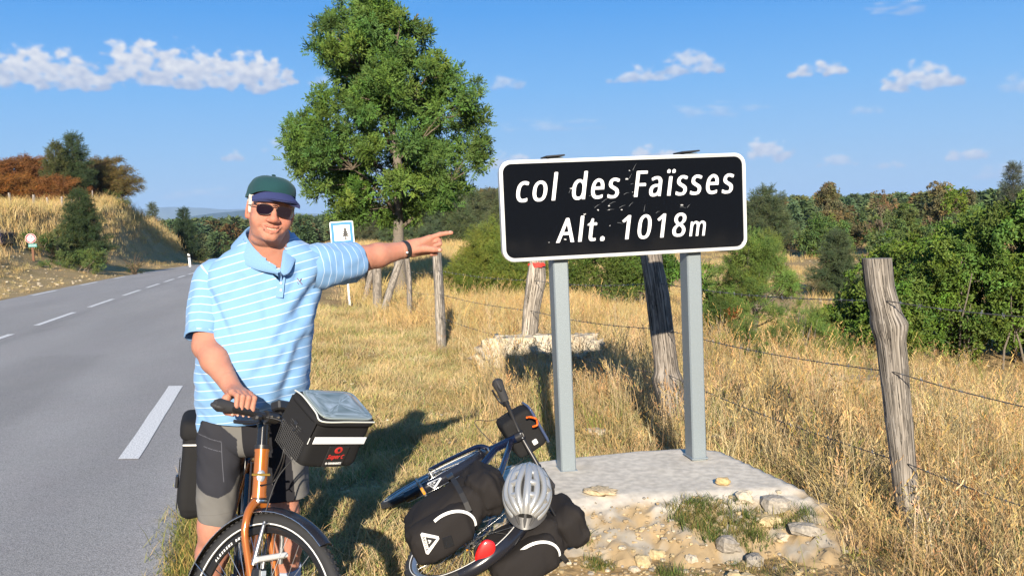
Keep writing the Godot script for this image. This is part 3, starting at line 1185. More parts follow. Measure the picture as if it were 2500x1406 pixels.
func make_ash(r: RandomNumberGenerator) -> void:
	var d0 := 23.4
	var o := thing("ash_tree", "tall green ash tree behind the fence, above the small blue picnic sign", "tree", on_land(-2.92, d0, .05))
	# height, reach to the left, reach to the right, as grown
	var env := [[2.15, -.35, .5], [2.35, -1.3, 1.1], [2.5, -2.2, 1.7], [3.0, -2.75, 2.4], [3.5, -3.15, 2.7], [4.0, -3.2, 2.75], [4.6, -3.1, 2.7], [5.05, -2.7, 2.6], [5.5, -1.8, 2.35], [5.9, -2.05, 1.75], [6.4, -2.2, 1.2], [7.0, -2.05, 1.0], [7.4, -1.8, .35], [7.9, -.95, .25], [8.5, -.6, .1], [8.75, -.4, -.1]]
	var lobes := FastNoiseLite.new()
	lobes.seed = 77
	lobes.frequency = .55
	var clumps := []
	var cs := PackedVector3Array()
	var tries := 0
	while clumps.size() < 185 and tries < 30000:
		tries += 1
		var y := r.randf_range(2.15, 8.7)
		var l := 0.
		var rt := 0.
		for k in range(1, env.size()):
			if y >= env[k - 1][0] and y <= env[k][0]:
				var t: float = (y - env[k - 1][0]) / (env[k][0] - env[k - 1][0])
				l = lerpf(env[k - 1][1], env[k][1], t)
				rt = lerpf(env[k - 1][2], env[k][2], t)
		var cx := (l + rt) * .5
		var hw := (rt - l) * .5 - .22
		if hw < .05:
			continue
		var q := Vector2(r.randf_range(-1., 1.), r.randf_range(-1., 1.))
		if q.length() > 1. or q.length() < .25:
			continue
		var p := Vector3(cx + q.x * hw, y, q.y * minf(hw, 2.2) * .95)
		if lobes.get_noise_3d(p.x * 1.6, p.y * 1.6, p.z * 1.6) < -.08:
			continue
		var ok := true
		for c in cs:
			if c.distance_squared_to(p) < .38 * .38:
				ok = false
				break
		if ok:
			cs.append(p)
			clumps.append([p, r.randf_range(.2, .42), shade(Color(.094, .172, .038), r, .22)])
	var tr := MB.new()
	tr.col = Color(1.6, 1.5, 1.35)
	var spine := [Vector3(0, -.1, 0), Vector3(-.02, .5, 0), Vector3(-.05, 1.4, 0), Vector3(-.02, 2.4, 0), Vector3(.05, 3.3, 0), Vector3(-.1, 4.6, .05), Vector3(-.28, 6., 0), Vector3(-.35, 7.4, 0), Vector3(-.4, 8.3, 0)]
	tr.tube(spine, [.2, .165, .15, .13, .115, .085, .055, .03, .012], 12)
	put("trunk", tr, bark_mat(), o)
	var br := MB.new()
	br.col = Color(.8, .75, .68)
	var mains := []
	for k in 15:
		var a := k * 2.4
		var y := 1.9 + k * .33
		var reach := 1.5 * (1. - k / 24.)
		var root := Vector3(-.02 - .02 * k, y, 0)
		var tip := Vector3(cos(a) * reach, y + 1.25, sin(a) * reach)
		limb(br, root, tip, .06 * (1. - k / 26.), .022, r, .02, 7)
		for j in 4:
			mains.append(root.lerp(tip, .35 + j * .2))
	for c in clumps:
		var best: Vector3 = mains[0]
		for m in mains:
			if m.y < c[0].y + .1 and m.distance_squared_to(c[0]) < best.distance_squared_to(c[0]):
				best = m
		limb(br, best, c[0], .02, .006, r, .0, 5)
	put("branches", br, bark_mat(), o)
	var big := []
	crown(o, clumps, ash_leaf, leaf_mat("leaves"), 150., .33, r, .5)

func big_bush(o: Node3D, r: RandomNumberGenerator) -> void:
	var st := MB.new()
	st.col = Color(1.7, 1.6, 1.5)
	var clumps := []
	for k in 330:
		var x := r.randf_range(-2.0, 3.6)
		var z := r.randf_range(-1.5, 1.1)
		var top := 2.75 * (1. - .16 * pow((x - 1.3) / 2., 2.)) + .3 * sin(x * 3.1) + .12 * sin(x * 7.)
		if x < -.9:
			top *= 1. - .42 * (-.9 - x)
		var y := lerpf(.12 + .3 * r.randf(), top, pow(r.randf(), .75))
		if z > .7 and y < .5 and r.randf() < .5:
			continue
		clumps.append([Vector3(x, y, z), r.randf_range(.2, .34), shade(Color(.10, .172, .030), r, .22)])
	for k in 26:
		var x := r.randf_range(-1.3, 3.2)
		var root := Vector3(x * .75 + .6, -.1, r.randf_range(-.6, .7))
		var lean := r.randf_range(-.75, .25)
		var tip := root + Vector3(lean, r.randf_range(1.0, 2.2), r.randf_range(-.1, .7))
		limb(st, root, tip, .026, .009, r, -.03, 6)
		for j in 3:
			var f := r.randf_range(.4, .85)
			var q := root.lerp(tip, f)
			limb(st, q, q + Vector3(r.randf_range(-.5, .4), r.randf_range(.15, .55), r.randf_range(-.1, .35)), .011, .004, r, 0., 5)
	put("stems", st, bark_mat(), o)
	crown(o, clumps, bush_leaf, leaf_mat("leaves"), 230., .25, r, .5, "foliage")

func make_forest() -> void:
	var r := RandomNumberGenerator.new()
	r.seed = 91
	# one tree of a far wood, three shapes
	var kinds := []
	for s in 3:
		var mb := MB.new()
		for k in 420:
			var t := pow(r.randf(), .75)
			var reach := (.30 if s == 0 else .38) * pow(1. - t, .55 if s == 0 else .45) + .02
			var a := r.randf() * TAU
			var rr := reach * sqrt(r.randf_range(.25, 1.))
			var p := Vector3(cos(a) * rr, .08 + t * .9, sin(a) * rr)
			mb.col = tone(r, .55, 1.35)
			leaf(mb, p, (Vector3(cos(a), r.randf_range(-.2, .9), sin(a)) + rand_dir(r) * .5).normalized(), (Vector3.UP + rand_dir(r) * .7).normalized(), .15, .055, .2)
		mb.col = Color(1.3, 1., .8)
		mb.tube([Vector3.ZERO, Vector3(0, .9, 0)], [.018, .006], 5, false)
		kinds.append(mb.mesh())
	for s in 3:
		var places := []
		var tints := PackedColorArray()
		for k in 1100:
			# the wood beyond the road and the fence, from the bank's end to the ridge on the right
			var az := r.randf_range(-21.5, 34.)
			var d := r.randf_range(88., 250.)
			if az > 12.:
				d = r.randf_range(66., 260.)
			var x := tan(deg_to_rad(az)) * d
			var q := road_q(x, d)
			if q < 3. and d < 170.:
				continue
			if d < 100. and az < 2.:
				continue
			if az > 10. and r.randf() < .55:
				continue
			var gy := land(x, d) - .3
			var top := lerpf(.0, 3.2, smoothstep(-14., 1., az)) - 2.3 * smoothstep(5., 14., az)   # skyline above eye level, in degrees*d
			var hh := clampf(1.65 + d * .0085 + top * d / 130. - gy, 3., 11.) * r.randf_range(.45, 1.05)
			var wide := hh * r.randf_range(.85, 1.25)
			places.append(Transform3D(Basis(Vector3.UP, r.randf() * TAU).scaled(Vector3(wide, hh, wide)), Vector3(x, gy, -d)))
			var c: Color = [Color(.095, .14, .072), Color(.085, .13, .062), Color(.135, .16, .07)][s]
			if r.randf() < .08:
				c = Color(.14, .10, .045)
			tints.append(shade(c, r, .2))
		var f := scatter("forest", kinds[s], leaf_mat("needles", .12), places, tints)
		f.set_meta("kind", "stuff")
		f.set_meta("label", "mixed pine wood filling the distance behind the fence and the road")
		# the ridge on the right
		places = []
		tints = PackedColorArray()
		for k in 1500:
			var az := r.randf_range(6., 36.)
			var rr := r.randf_range(900., 1120.)
			var e := 0.
			for seg in [[6., -.5], [13., -.15], [16., .02], [19., .2], [22., .3], [26., .32], [30., .2], [36., .25]]:
				if az >= seg[0]:
					e = seg[1]
			var y := tan(deg_to_rad(e)) * 1100. * ((rr - 900.) / 200.) + 1.65 - 9. + lerpf(-10., 0., (rr - 900.) / 200.)
			var hh := r.randf_range(7., 12.)
			places.append(Transform3D(Basis(Vector3.UP, r.randf() * TAU).scaled(Vector3(hh * 1.1, hh, hh * 1.1)), Vector3(sin(deg_to_rad(az)) * rr, y, -cos(deg_to_rad(az)) * rr)))
			tints.append(shade(Color(.05, .08, .042), r, .2))
		f = scatter("ridge_forest", kinds[s], leaf_mat("needles", .12), places, tints)
		f.set_meta("kind", "stuff")
		f.set_meta("label", "dark wooded ridge on the horizon at the right")
		# trees behind the photographer, which the sign's face mirrors
		places = []
		tints = PackedColorArray()
		for k in 60:
			var x := r.randf_range(-45., 45.)
			var hh := r.randf_range(7., 11.)
			places.append(Transform3D(Basis(Vector3.UP, r.randf() * TAU).scaled(Vector3(hh * .9, hh, hh * .9)), Vector3(x, -.4, r.randf_range(34., 46.))))
			tints.append(shade(Color(.05, .08, .03), r, .2))
		f = scatter("roadside_forest", kinds[s], leaf_mat("needles", .12), places, tints)
		f.set_meta("kind", "stuff")
	# pines that can be told apart at the wood's near edge
	var spots := [[-9.6, 74., 3.3, 2.8], [-12., 80., 3.6, 3.2], [-8.0, 78., 3.2, 3.4], [-6.2, 76., 3.9, 3.4], [-4.4, 75., 3.7, 3.0], [-3.3, 80., 4.7, 3.4], [-1.6, 84., 5.3, 3.6], [-.6, 77., 4.0, 3.2], [-5.2, 86., 4.6, 3.4], [-14.5, 84., 3.4, 3.], [.9, 86., 5.4, 3.6], [-10.6, 88., 4.2, 3.4]]
	pine_needle = needle_spray(6)
	for s in spots:
		var o := thing("forest_pine", "grey green pine at the wood's near edge, between the ash tree and black sign", "pine tree", on_land(s[0], s[1], .2), "pines at the near edge of the wood")
		conifer(o, s[2] * r.randf_range(.9, 1.05), s[3] * 1.15, .2, shade(Color(.088, .115, .055), r, .15), pine_needle, r, 1., .5, Vector3.ZERO, -.05, .55)

# ---------------------------------------------------------------- slab, fence, signs, stones
const SLAB := [Vector2(-.35, 5.62), Vector2(-.1, 5.87), Vector2(.38, 6.04), Vector2(.86, 6.16), Vector2(1.25, 6.2), Vector2(1.44, 6.08), Vector2(1.57, 5.67), Vector2(1.72, 5.2), Vector2(1.5, 5.16), Vector2(.98, 5.12), Vector2(.66, 5.12), Vector2(.32, 5.04), Vector2(.08, 4.95), Vector2(-.25, 5.1)]

func slab_height(x: float, d: float) -> float:
	var p := Vector2(x, d)
	var inside := Geometry2D.is_point_in_polygon(p, PackedVector2Array(SLAB))
	var dist := 9.
	for k in SLAB.size():
		dist = minf(dist, p.distance_to(Geometry2D.get_closest_point_to_segment(p, SLAB[k], SLAB[(k + 1) % SLAB.size()])))
	var rough := nz_fine.get_noise_2d(x * 12., d * 12.)
	if inside:
		return .0 - .012 * (1. - smoothstep(0., .05, dist)) + nz.get_noise_2d(x * 1.5, d * 1.5) * .004
	var front := smoothstep(5.3, 5.05, d)
	var reach := lerpf(.07, .62 + nz.get_noise_2d(x * 2.3, 4.) * .3, front)
	var t := dist / reach
	return -.012 - lerpf(.34, .25, front) * pow(clampf(t, 0., 1.3), lerpf(.8, 1.15, front)) + rough * .032 * smoothstep(0., .12, dist) * (.4 + front)

func surface(x: float, d: float) -> float:
	if x > -.9 and x < 2.3 and d > 4.3 and d < 6.5:
		return maxf(land(x, d), slab_height(x, d))
	return land(x, d)

func make_slab() -> void:
	var o := thing("concrete_base", "pale grey concrete slab with rough crumbling front under the black sign", "concrete base", Vector3(.7, -.3, -5.5))
	var mb := MB.new()
	var cols := 84
	var rows := 66
	for j in rows + 1:
		for k in cols + 1:
			var x := -.85 + 3.0 * k / cols
			var d := 4.42 + 2.0 * j / rows
			var y := slab_height(x, d)
			var dist := -y / .25
			var n := nz_fine.get_noise_2d(x * 5., d * 5.) + nz.get_noise_2d(x * 2.2, d * 2.2) * .8
			var top := Color(.56, .51, .43) * (1. + .10 * nz.get_noise_2d(x * 2.5 + 7., d * 2.5))
			var rub := Color(.33, .30, .25).lerp(Color(.36, .265, .15), smoothstep(-.15, .5, n + dist * .7))
			mb.col = top.lerp(rub, smoothstep(.06, .28, dist + n * .1))
			mb.vert(Vector3(x - .7, y + .3, -d + 5.5), Vector3.UP, Vector2(x, d))
	for j in rows:
		for k in cols:
			var a := j * (cols + 1) + k
			var low := 9.
			for q in [a, a + 1, a + cols + 1, a + cols + 2]:
				low = minf(low, -mb.v[q].y)
			if low > .12:
				continue
			mb.quad(a, a + 1, a + cols + 2, a + cols + 1)
	mb.renormal()
	var m := vmat("concrete", .92, .25)
	grain(m, noise_tex(.02, .84, 1.05, 1024, 6, 31), .6, .5)
	put("slab", mb, m, o)

func wood_mat() -> StandardMaterial3D:
	if mats.has("grey wood"):
		return mats["grey wood"]
	var m := vmat("grey wood", .85, .3)
	# long grain: noise stretched along the post
	var f := FastNoiseLite.new()
	f.seed = 5
	f.frequency = .05
	f.fractal_octaves = 5
	var im := Image.create(256, 512, false, Image.FORMAT_RGB8)
	for y in 512:
		for x in 256:
			var a := TAU * x / 256.
			var n := f.get_noise_3d(cos(a) * 120., sin(a) * 120., y * .09)
			var crack := f.get_noise_3d(cos(a) * 75. + 300., sin(a) * 75., y * .05)
			var v := .82 + n * .55
			if absf(crack) < .035:
				v *= .42
			var n2 := f.get_noise_3d(cos(a) * 30., sin(a) * 30. + 90., y * .35)
			v = clampf(v + n2 * .22, .12, 1.1)
			im.set_pixel(x, y, Color(v, v * .985, v * .965))
	var t := ImageTexture.create_from_image(im)
	m.albedo_texture = t
	m.uv1_scale = Vector3(1, .55, 1)
	m.heightmap_enabled = true
	m.heightmap_texture = t
	m.heightmap_scale = .5
	mats["grey wood"] = m
	return m

# hewn post along points, with uneven section; twist keeps posts different
func post_mesh(pts: Array, rad: Array, seed_: float, tint: Color) -> MB:
	var mb := MB.new()
	mb.col = tint
	var fine := []
	var fr := []
	for k in pts.size() - 1:
		for s in 5:
			var t := s / 5.
			fine.append((pts[k] as Vector3).lerp(pts[k + 1], t))
			fr.append(lerpf(rad[k], rad[k + 1], smoothstep(0., 1., t)))
	fine.append(pts[pts.size() - 1])
	fr.append(rad[rad.size() - 1])
	var rings := []
	var uvs := []
	var run := 0.
	for k in fine.size():
		var p: Vector3 = fine[k]
		if k > 0:
			run += p.distance_to(fine[k - 1])
		var ring := []
		var us := []
		for s in 18:
			var a := TAU * s / 18.
			var rr: float = fr[k] * (1. + .16 * sin(a * 2. + seed_) + .10 * sin(a * 3. + seed_ * 2.) + .10 * nz.get_noise_3d(cos(a) * 2. + seed_, run * 1.6, sin(a) * 2.) + .05 * nz_fine.get_noise_3d(cos(a) * 6. + seed_, run * 1.2, sin(a) * 6.))
			ring.append(p + Vector3(cos(a), 0, sin(a)) * rr)
			us.append(Vector2(s / 18., run))
		rings.append(ring)
		uvs.append(us)
	mb.loft(rings, true, true, true, uvs)
	return mb

func make_fence() -> void:
	var o := thing("barbed_wire_fence", "weathered wooden post fence strung with three barbed wires behind the slab", "fence", Vector3(1.4, -.25, -7.95))
	var base := o.position
	var grey := Color(.36, .325, .285)
	var posts := [
		[[Vector3(2.098, 1.368, -5.07), Vector3(2.116, 1.204, -5.07), Vector3(2.15, 1.06, -5.07), Vector3(2.172, .985, -5.07), Vector3(2.185, .87, -5.07), Vector3(2.226, .485, -5.07), Vector3(2.264, .121, -5.07), Vector3(2.31, -.40, -5.07)], [.070, .068, .074, .090, .071, .066, .060, .052], 1.3, Color(.30, .275, .25), "thick weathered nearest fence post with a knot below its top"],
		[[Vector3(1.26, 1.31, -7.95), Vector3(1.318, .933, -7.95), Vector3(1.374, .448, -7.95), Vector3(1.392, .26, -7.95), Vector3(1.40, .16, -7.95), Vector3(1.43, -.042, -7.95), Vector3(1.465, -.42, -7.95)], [.086, .092, .094, .098, .124, .104, .092], 2.1, Color(.29, .26, .235), "dark knotty fence post leaning left between the sign's legs"],
		[[Vector3(.325, 1.13, -11.15), Vector3(.305, .86, -11.15), Vector3(.235, .482, -11.15), Vector3(.176, .013, -11.15), Vector3(.14, -.4, -11.15)], [.105, .128, .112, .104, .10], 3.7, Color(.43, .39, .34), "pale broad fence post with a red paint dab near its top"],
		[[Vector3(-1.122, 1.18, -13.3), Vector3(-1.108, .667, -13.3), Vector3(-1.101, .171, -13.3), Vector3(-1.10, -.4, -13.3)], [.078, .082, .086, .084], 4.4, Color(.40, .37, .33), "grey straight fence post below the pointing hand"],
		[[Vector3(-2.014, 1.0, -17.1), Vector3(-1.985, .5, -17.1), Vector3(-2.003, -.4, -17.1)], [.055, .06, .058], 5.2, grey, ""],
		[[Vector3(-2.36, .85, -18.7), Vector3(-2.56, .34, -18.8), Vector3(-2.80, -.33, -18.9)], [.07, .075, .072], 6.9, Color(.42, .39, .35), "slanting brace post propped against the fence"],
		[[Vector3(-3.028, .80, -19.9), Vector3(-3.04, .3, -19.9), Vector3(-3.06, -.35, -19.9)], [.085, .088, .085], 7.7, grey, ""],
		[[Vector3(-3.50, .64, -22.5), Vector3(-3.6, .3, -22.5), Vector3(-3.75, -.3, -22.5)], [.07, .07, .07], 8.3, grey, ""],
		[[Vector3(-4.05, .55, -25.), Vector3(-4.058, -.4, -25.)], [.08, .08], 9.4, grey, ""],
		[[Vector3(-4.9, .5, -29.), Vector3(-4.9, -.6, -29.)], [.075, .075], 9.9, grey, ""],
		[[Vector3(3.45, 1.02, -2.2), Vector3(3.5, .3, -2.2), Vector3(3.52, -.45, -2.2)], [.07, .07, .065], 10.2, grey, ""]]
	var r := RandomNumberGenerator.new()
	r.seed = 8
	for p in posts:
		var pts := []
		for q in p[0]:
			pts.append(q - base)
		var n := put("fence_post", post_mesh(pts, p[1], p[2], p[3]), wood_mat(), o)
		if p[4]:
			n.set_meta("label", p[4])
		if p[2] == 3.7:   # the dab of trail paint, wrapped on the post's face
			var d := MB.new()
			for k in 13:
				var a := lerpf(-1.15, .95, k / 12.)
				var half := .030 * sqrt(maxf(.06, 1. - pow((k - 6.) / 6.2, 2.)))
				for s in 2:
					d.vert(Vector3(.322 + sin(a) * .127, 1.072 + half * (s * 2 - 1) + .006 * sin(k * 2.), -11.15 + cos(a) * .127 + .006) - base, Vector3(sin(a), 0, cos(a)))
			for k in 12:
				d.quad(k * 2, k * 2 + 1, k * 2 + 3, k * 2 + 2)
			put("paint_dab", d, mat("red trail paint", Color(.62, .03, .02), .7), n)
	var wires := [
		[Vector3(3.42, .98, -2.14), Vector3(2.60, 1.083, -4.45), Vector3(2.127, 1.128, -4.985), Vector3(1.305, 1.046, -7.845), Vector3(.285, .878, -11.02), Vector3(-1.104, .919, -13.2), Vector3(-2.007, .72, -17.04), Vector3(-3.026, .587, -19.8), Vector3(-4.065, .38, -24.9), Vector3(-4.9, .4, -28.9)],
		[Vector3(3.46, .52, -2.14), Vector3(2.61, .62, -4.45), Vector3(2.175, .719, -4.985), Vector3(1.365, .63, -7.84), Vector3(.229, .502, -11.02), Vector3(-1.092, .564, -13.2), Vector3(-1.997, .362, -17.04), Vector3(-3.037, .31, -19.8), Vector3(-4.061, .182, -24.9), Vector3(-4.9, .15, -28.9)],
		[Vector3(3.5, .0, -2.14), Vector3(2.62, .097, -4.45), Vector3(2.26, .18, -4.995), Vector3(1.385, .219, -7.84), Vector3(.157, .109, -11.02), Vector3(-1.085, .212, -13.2), Vector3(-2., .044, -17.04), Vector3(-3.046, .079, -19.8), Vector3(-4.067, .032, -24.9), Vector3(-4.9, -.1, -28.9)]]
	var wm := mat("barbed wire", Color(.10, .095, .092), .55, .75)
	for w in wires:
		var mb := MB.new()
		var bb := MB.new()
		for strand in 2:
			var pts := []
			var run := 0.
			for k in w.size() - 1:
				var a: Vector3 = w[k]
				var b: Vector3 = w[k + 1]
				var l := a.distance_to(b)
				var steps := int(l / (.035 if a.z > -12. else .2))
				for s in steps:
					var t := float(s) / steps
					var p := a.lerp(b, t) - Vector3(0, sin(t * PI) * l * .012, 0)
					var ph := run * 75. + strand * PI
					if a.z > -12.:
						p += Vector3(.2, cos(ph), sin(ph)) * .0022
					run += l / steps
					pts.append(p - base)
					if strand == 0 and a.z > -13.5 and s % 3 == 0 and s > 0:
						for q in 2:
							var dir := (Vector3(r.randf_range(-.4, .4), r.randf_range(-1, 1), r.randf_range(-1, 1))).normalized() * .017
							bb.tube([p - base - dir, p - base + dir], [.0010, .0016], 4)
						bb.tube([p - base - (b - a).normalized() * .006, p - base + (b - a).normalized() * .006], .0042, 6)
			mb.tube(pts, .0024, 5, false)
		var n := put("barbed_wire", mb, wm, o)
		var barbs := put("barbs", bb, mat("wire barbs", Color(.30, .30, .30), .45, .8), n)
		barbs.set_meta("kind", "stuff")
	# thin fence on the left bank
	var bf := thing("bank_fence", "row of thin pale posts with wire along the top of the left bank", "fence", Vector3(-27.5, 2.7, -56.))
	var wire_pts := [[], []]
	for q in [[-27.9, 45.5, .055], [-28.3, 48., .05], [-27.75, 49.5, .065], [-27.9, 52.2, .075], [-28.3, 54.6, .05], [-28.2, 56., .05], [-28., 57., .045], [-29.2, 60., .05], [-29.5, 63., .05]]:
		var y := land(q[0], q[1])
		var b := Vector3(q[0], y, -q[1]) - bf.position
		var t := Vector3(r.randf_range(-.06, .06), .95, 0)
		put("fence_post", post_mesh([b - Vector3(0, .3, 0), b + t * .5, b + t], [q[2], q[2], q[2] * .95], q[0] * 3., Color(.50, .46, .42)), wood_mat(), bf)
		for k in 2:
			wire_pts[k].append(b + t * (.45 + .4 * k) + Vector3(0, 0, .07))
	for k in 2:
		var mb := MB.new()
		mb.tube(wire_pts[k], .005, 4, false)
		put("wire", mb, wm, bf)

func rounded(w: float, h: float, rad: float, seg := 8) -> PackedVector2Array:
	var p := PackedVector2Array()
	for c in [[w * .5 - rad, h * .5 - rad, 0.], [-w * .5 + rad, h * .5 - rad, .25], [-w * .5 + rad, -h * .5 + rad, .5], [w * .5 - rad, -h * .5 + rad, .75]]:
		for k in seg + 1:
			var a: float = TAU * (c[2] + .25 * k / seg)
			p.append(Vector2(c[0] + cos(a) * rad, c[1] + sin(a) * rad))
	return p

# frame between two outlines of equal point count, given depth
func frame_mesh(outer: PackedVector2Array, inner: PackedVector2Array, z0: float, z1: float) -> MB:
	var mb := MB.new()
	var rings := []
	var order := [[inner, z0], [outer, z0], [outer, (z0 + z1) * .5], [outer, z1], [inner, z1]]
	for pair in [[0, 1], [1, 3], [3, 4], [4, 0]]:
		var b := mb.v.size()
		var c := outer.size()
		for k in c + 1:
			for e in 2:
				var src: Array = order[pair[e]]
				var p: Vector2 = src[0][k % c]
				var nn := Vector3(0, 0, 1)
				if pair[0] == 0:
					nn = Vector3(0, 0, signf(z0 - z1))
				elif pair[0] == 3:
					nn = Vector3(0, 0, signf(z1 - z0))
				else:
					var q: Vector2 = outer[(k + 1) % c] - outer[(k + c - 1) % c]
					nn = Vector3(q.y, -q.x, 0).normalized() * (1. if pair[0] == 1 else -1.)
				mb.vert(Vector3(p.x, p.y, src[1]), nn)
		for k in c:
			mb.quad(b + k * 2, b + k * 2 + 1, b + k * 2 + 3, b + k * 2 + 2)
	return mb

# letters as a slanted, condensed solid; left end of the baseline at the origin
func lettering(text: String, cap: float, width: float, slant: float, weight := 700, depth := .0012, bold := 0., gap := 6, thicken := 0.) -> MB:
	var tm := TextMesh.new()
	var sf := SystemFont.new()
	sf.font_names = PackedStringArray(["Droid Sans"])
	sf.font_weight = weight
	var f := FontVariation.new()
	f.base_font = sf
	f.variation_embolden = bold
	f.spacing_glyph = gap
	f.spacing_space = gap
	tm.font = f
	tm.font_size = 64
	tm.pixel_size = .01
	tm.depth = .01
	tm.curve_step = 1.5
	tm.text = text
	tm.horizontal_alignment = HORIZONTAL_ALIGNMENT_LEFT
	var arr := tm.get_mesh_arrays()
	var v: PackedVector3Array = arr[Mesh.ARRAY_VERTEX]
	var n: PackedVector3Array = arr[Mesh.ARRAY_NORMAL]
	var ind: PackedInt32Array = arr[Mesh.ARRAY_INDEX]
	var lo := Vector3(1e9, 1e9, 0)
	var hi := Vector3(-1e9, -1e9, 0)
	for p in v:
		lo.x = minf(lo.x, p.x)
		lo.y = minf(lo.y, p.y)
		hi.x = maxf(hi.x, p.x)
		hi.y = maxf(hi.y, p.y)
	var mb := MB.new()
	var ky := cap / (hi.y - lo.y)
	var kx := (width - slant * cap) / (hi.x - lo.x)
	for k in v.size():
		var p := v[k] - lo
		mb.v.append(Vector3(p.x * kx + p.y * ky * slant, p.y * ky, p.z / .01 * depth))
		mb.n.append(n[k])
		mb.uv.append(Vector2(p.x, p.y))
		mb.c.append(Color.WHITE)
	mb.i = ind.duplicate()
	if thicken > 0.:
		for pass_ in 2:
			var b := mb.v.size()
			var off := Vector3(thicken * (1. if pass_ == 0 else .5), thicken * (0. if pass_ == 0 else .35), -.00025 * (pass_ + 1))
			for k in v.size():
				mb.v.append(mb.v[k] + off)
				mb.n.append(n[k])
				mb.uv.append(mb.uv[k])
				mb.c.append(Color.WHITE)
			for q in ind:
				mb.i.append(b + q)
	return mb

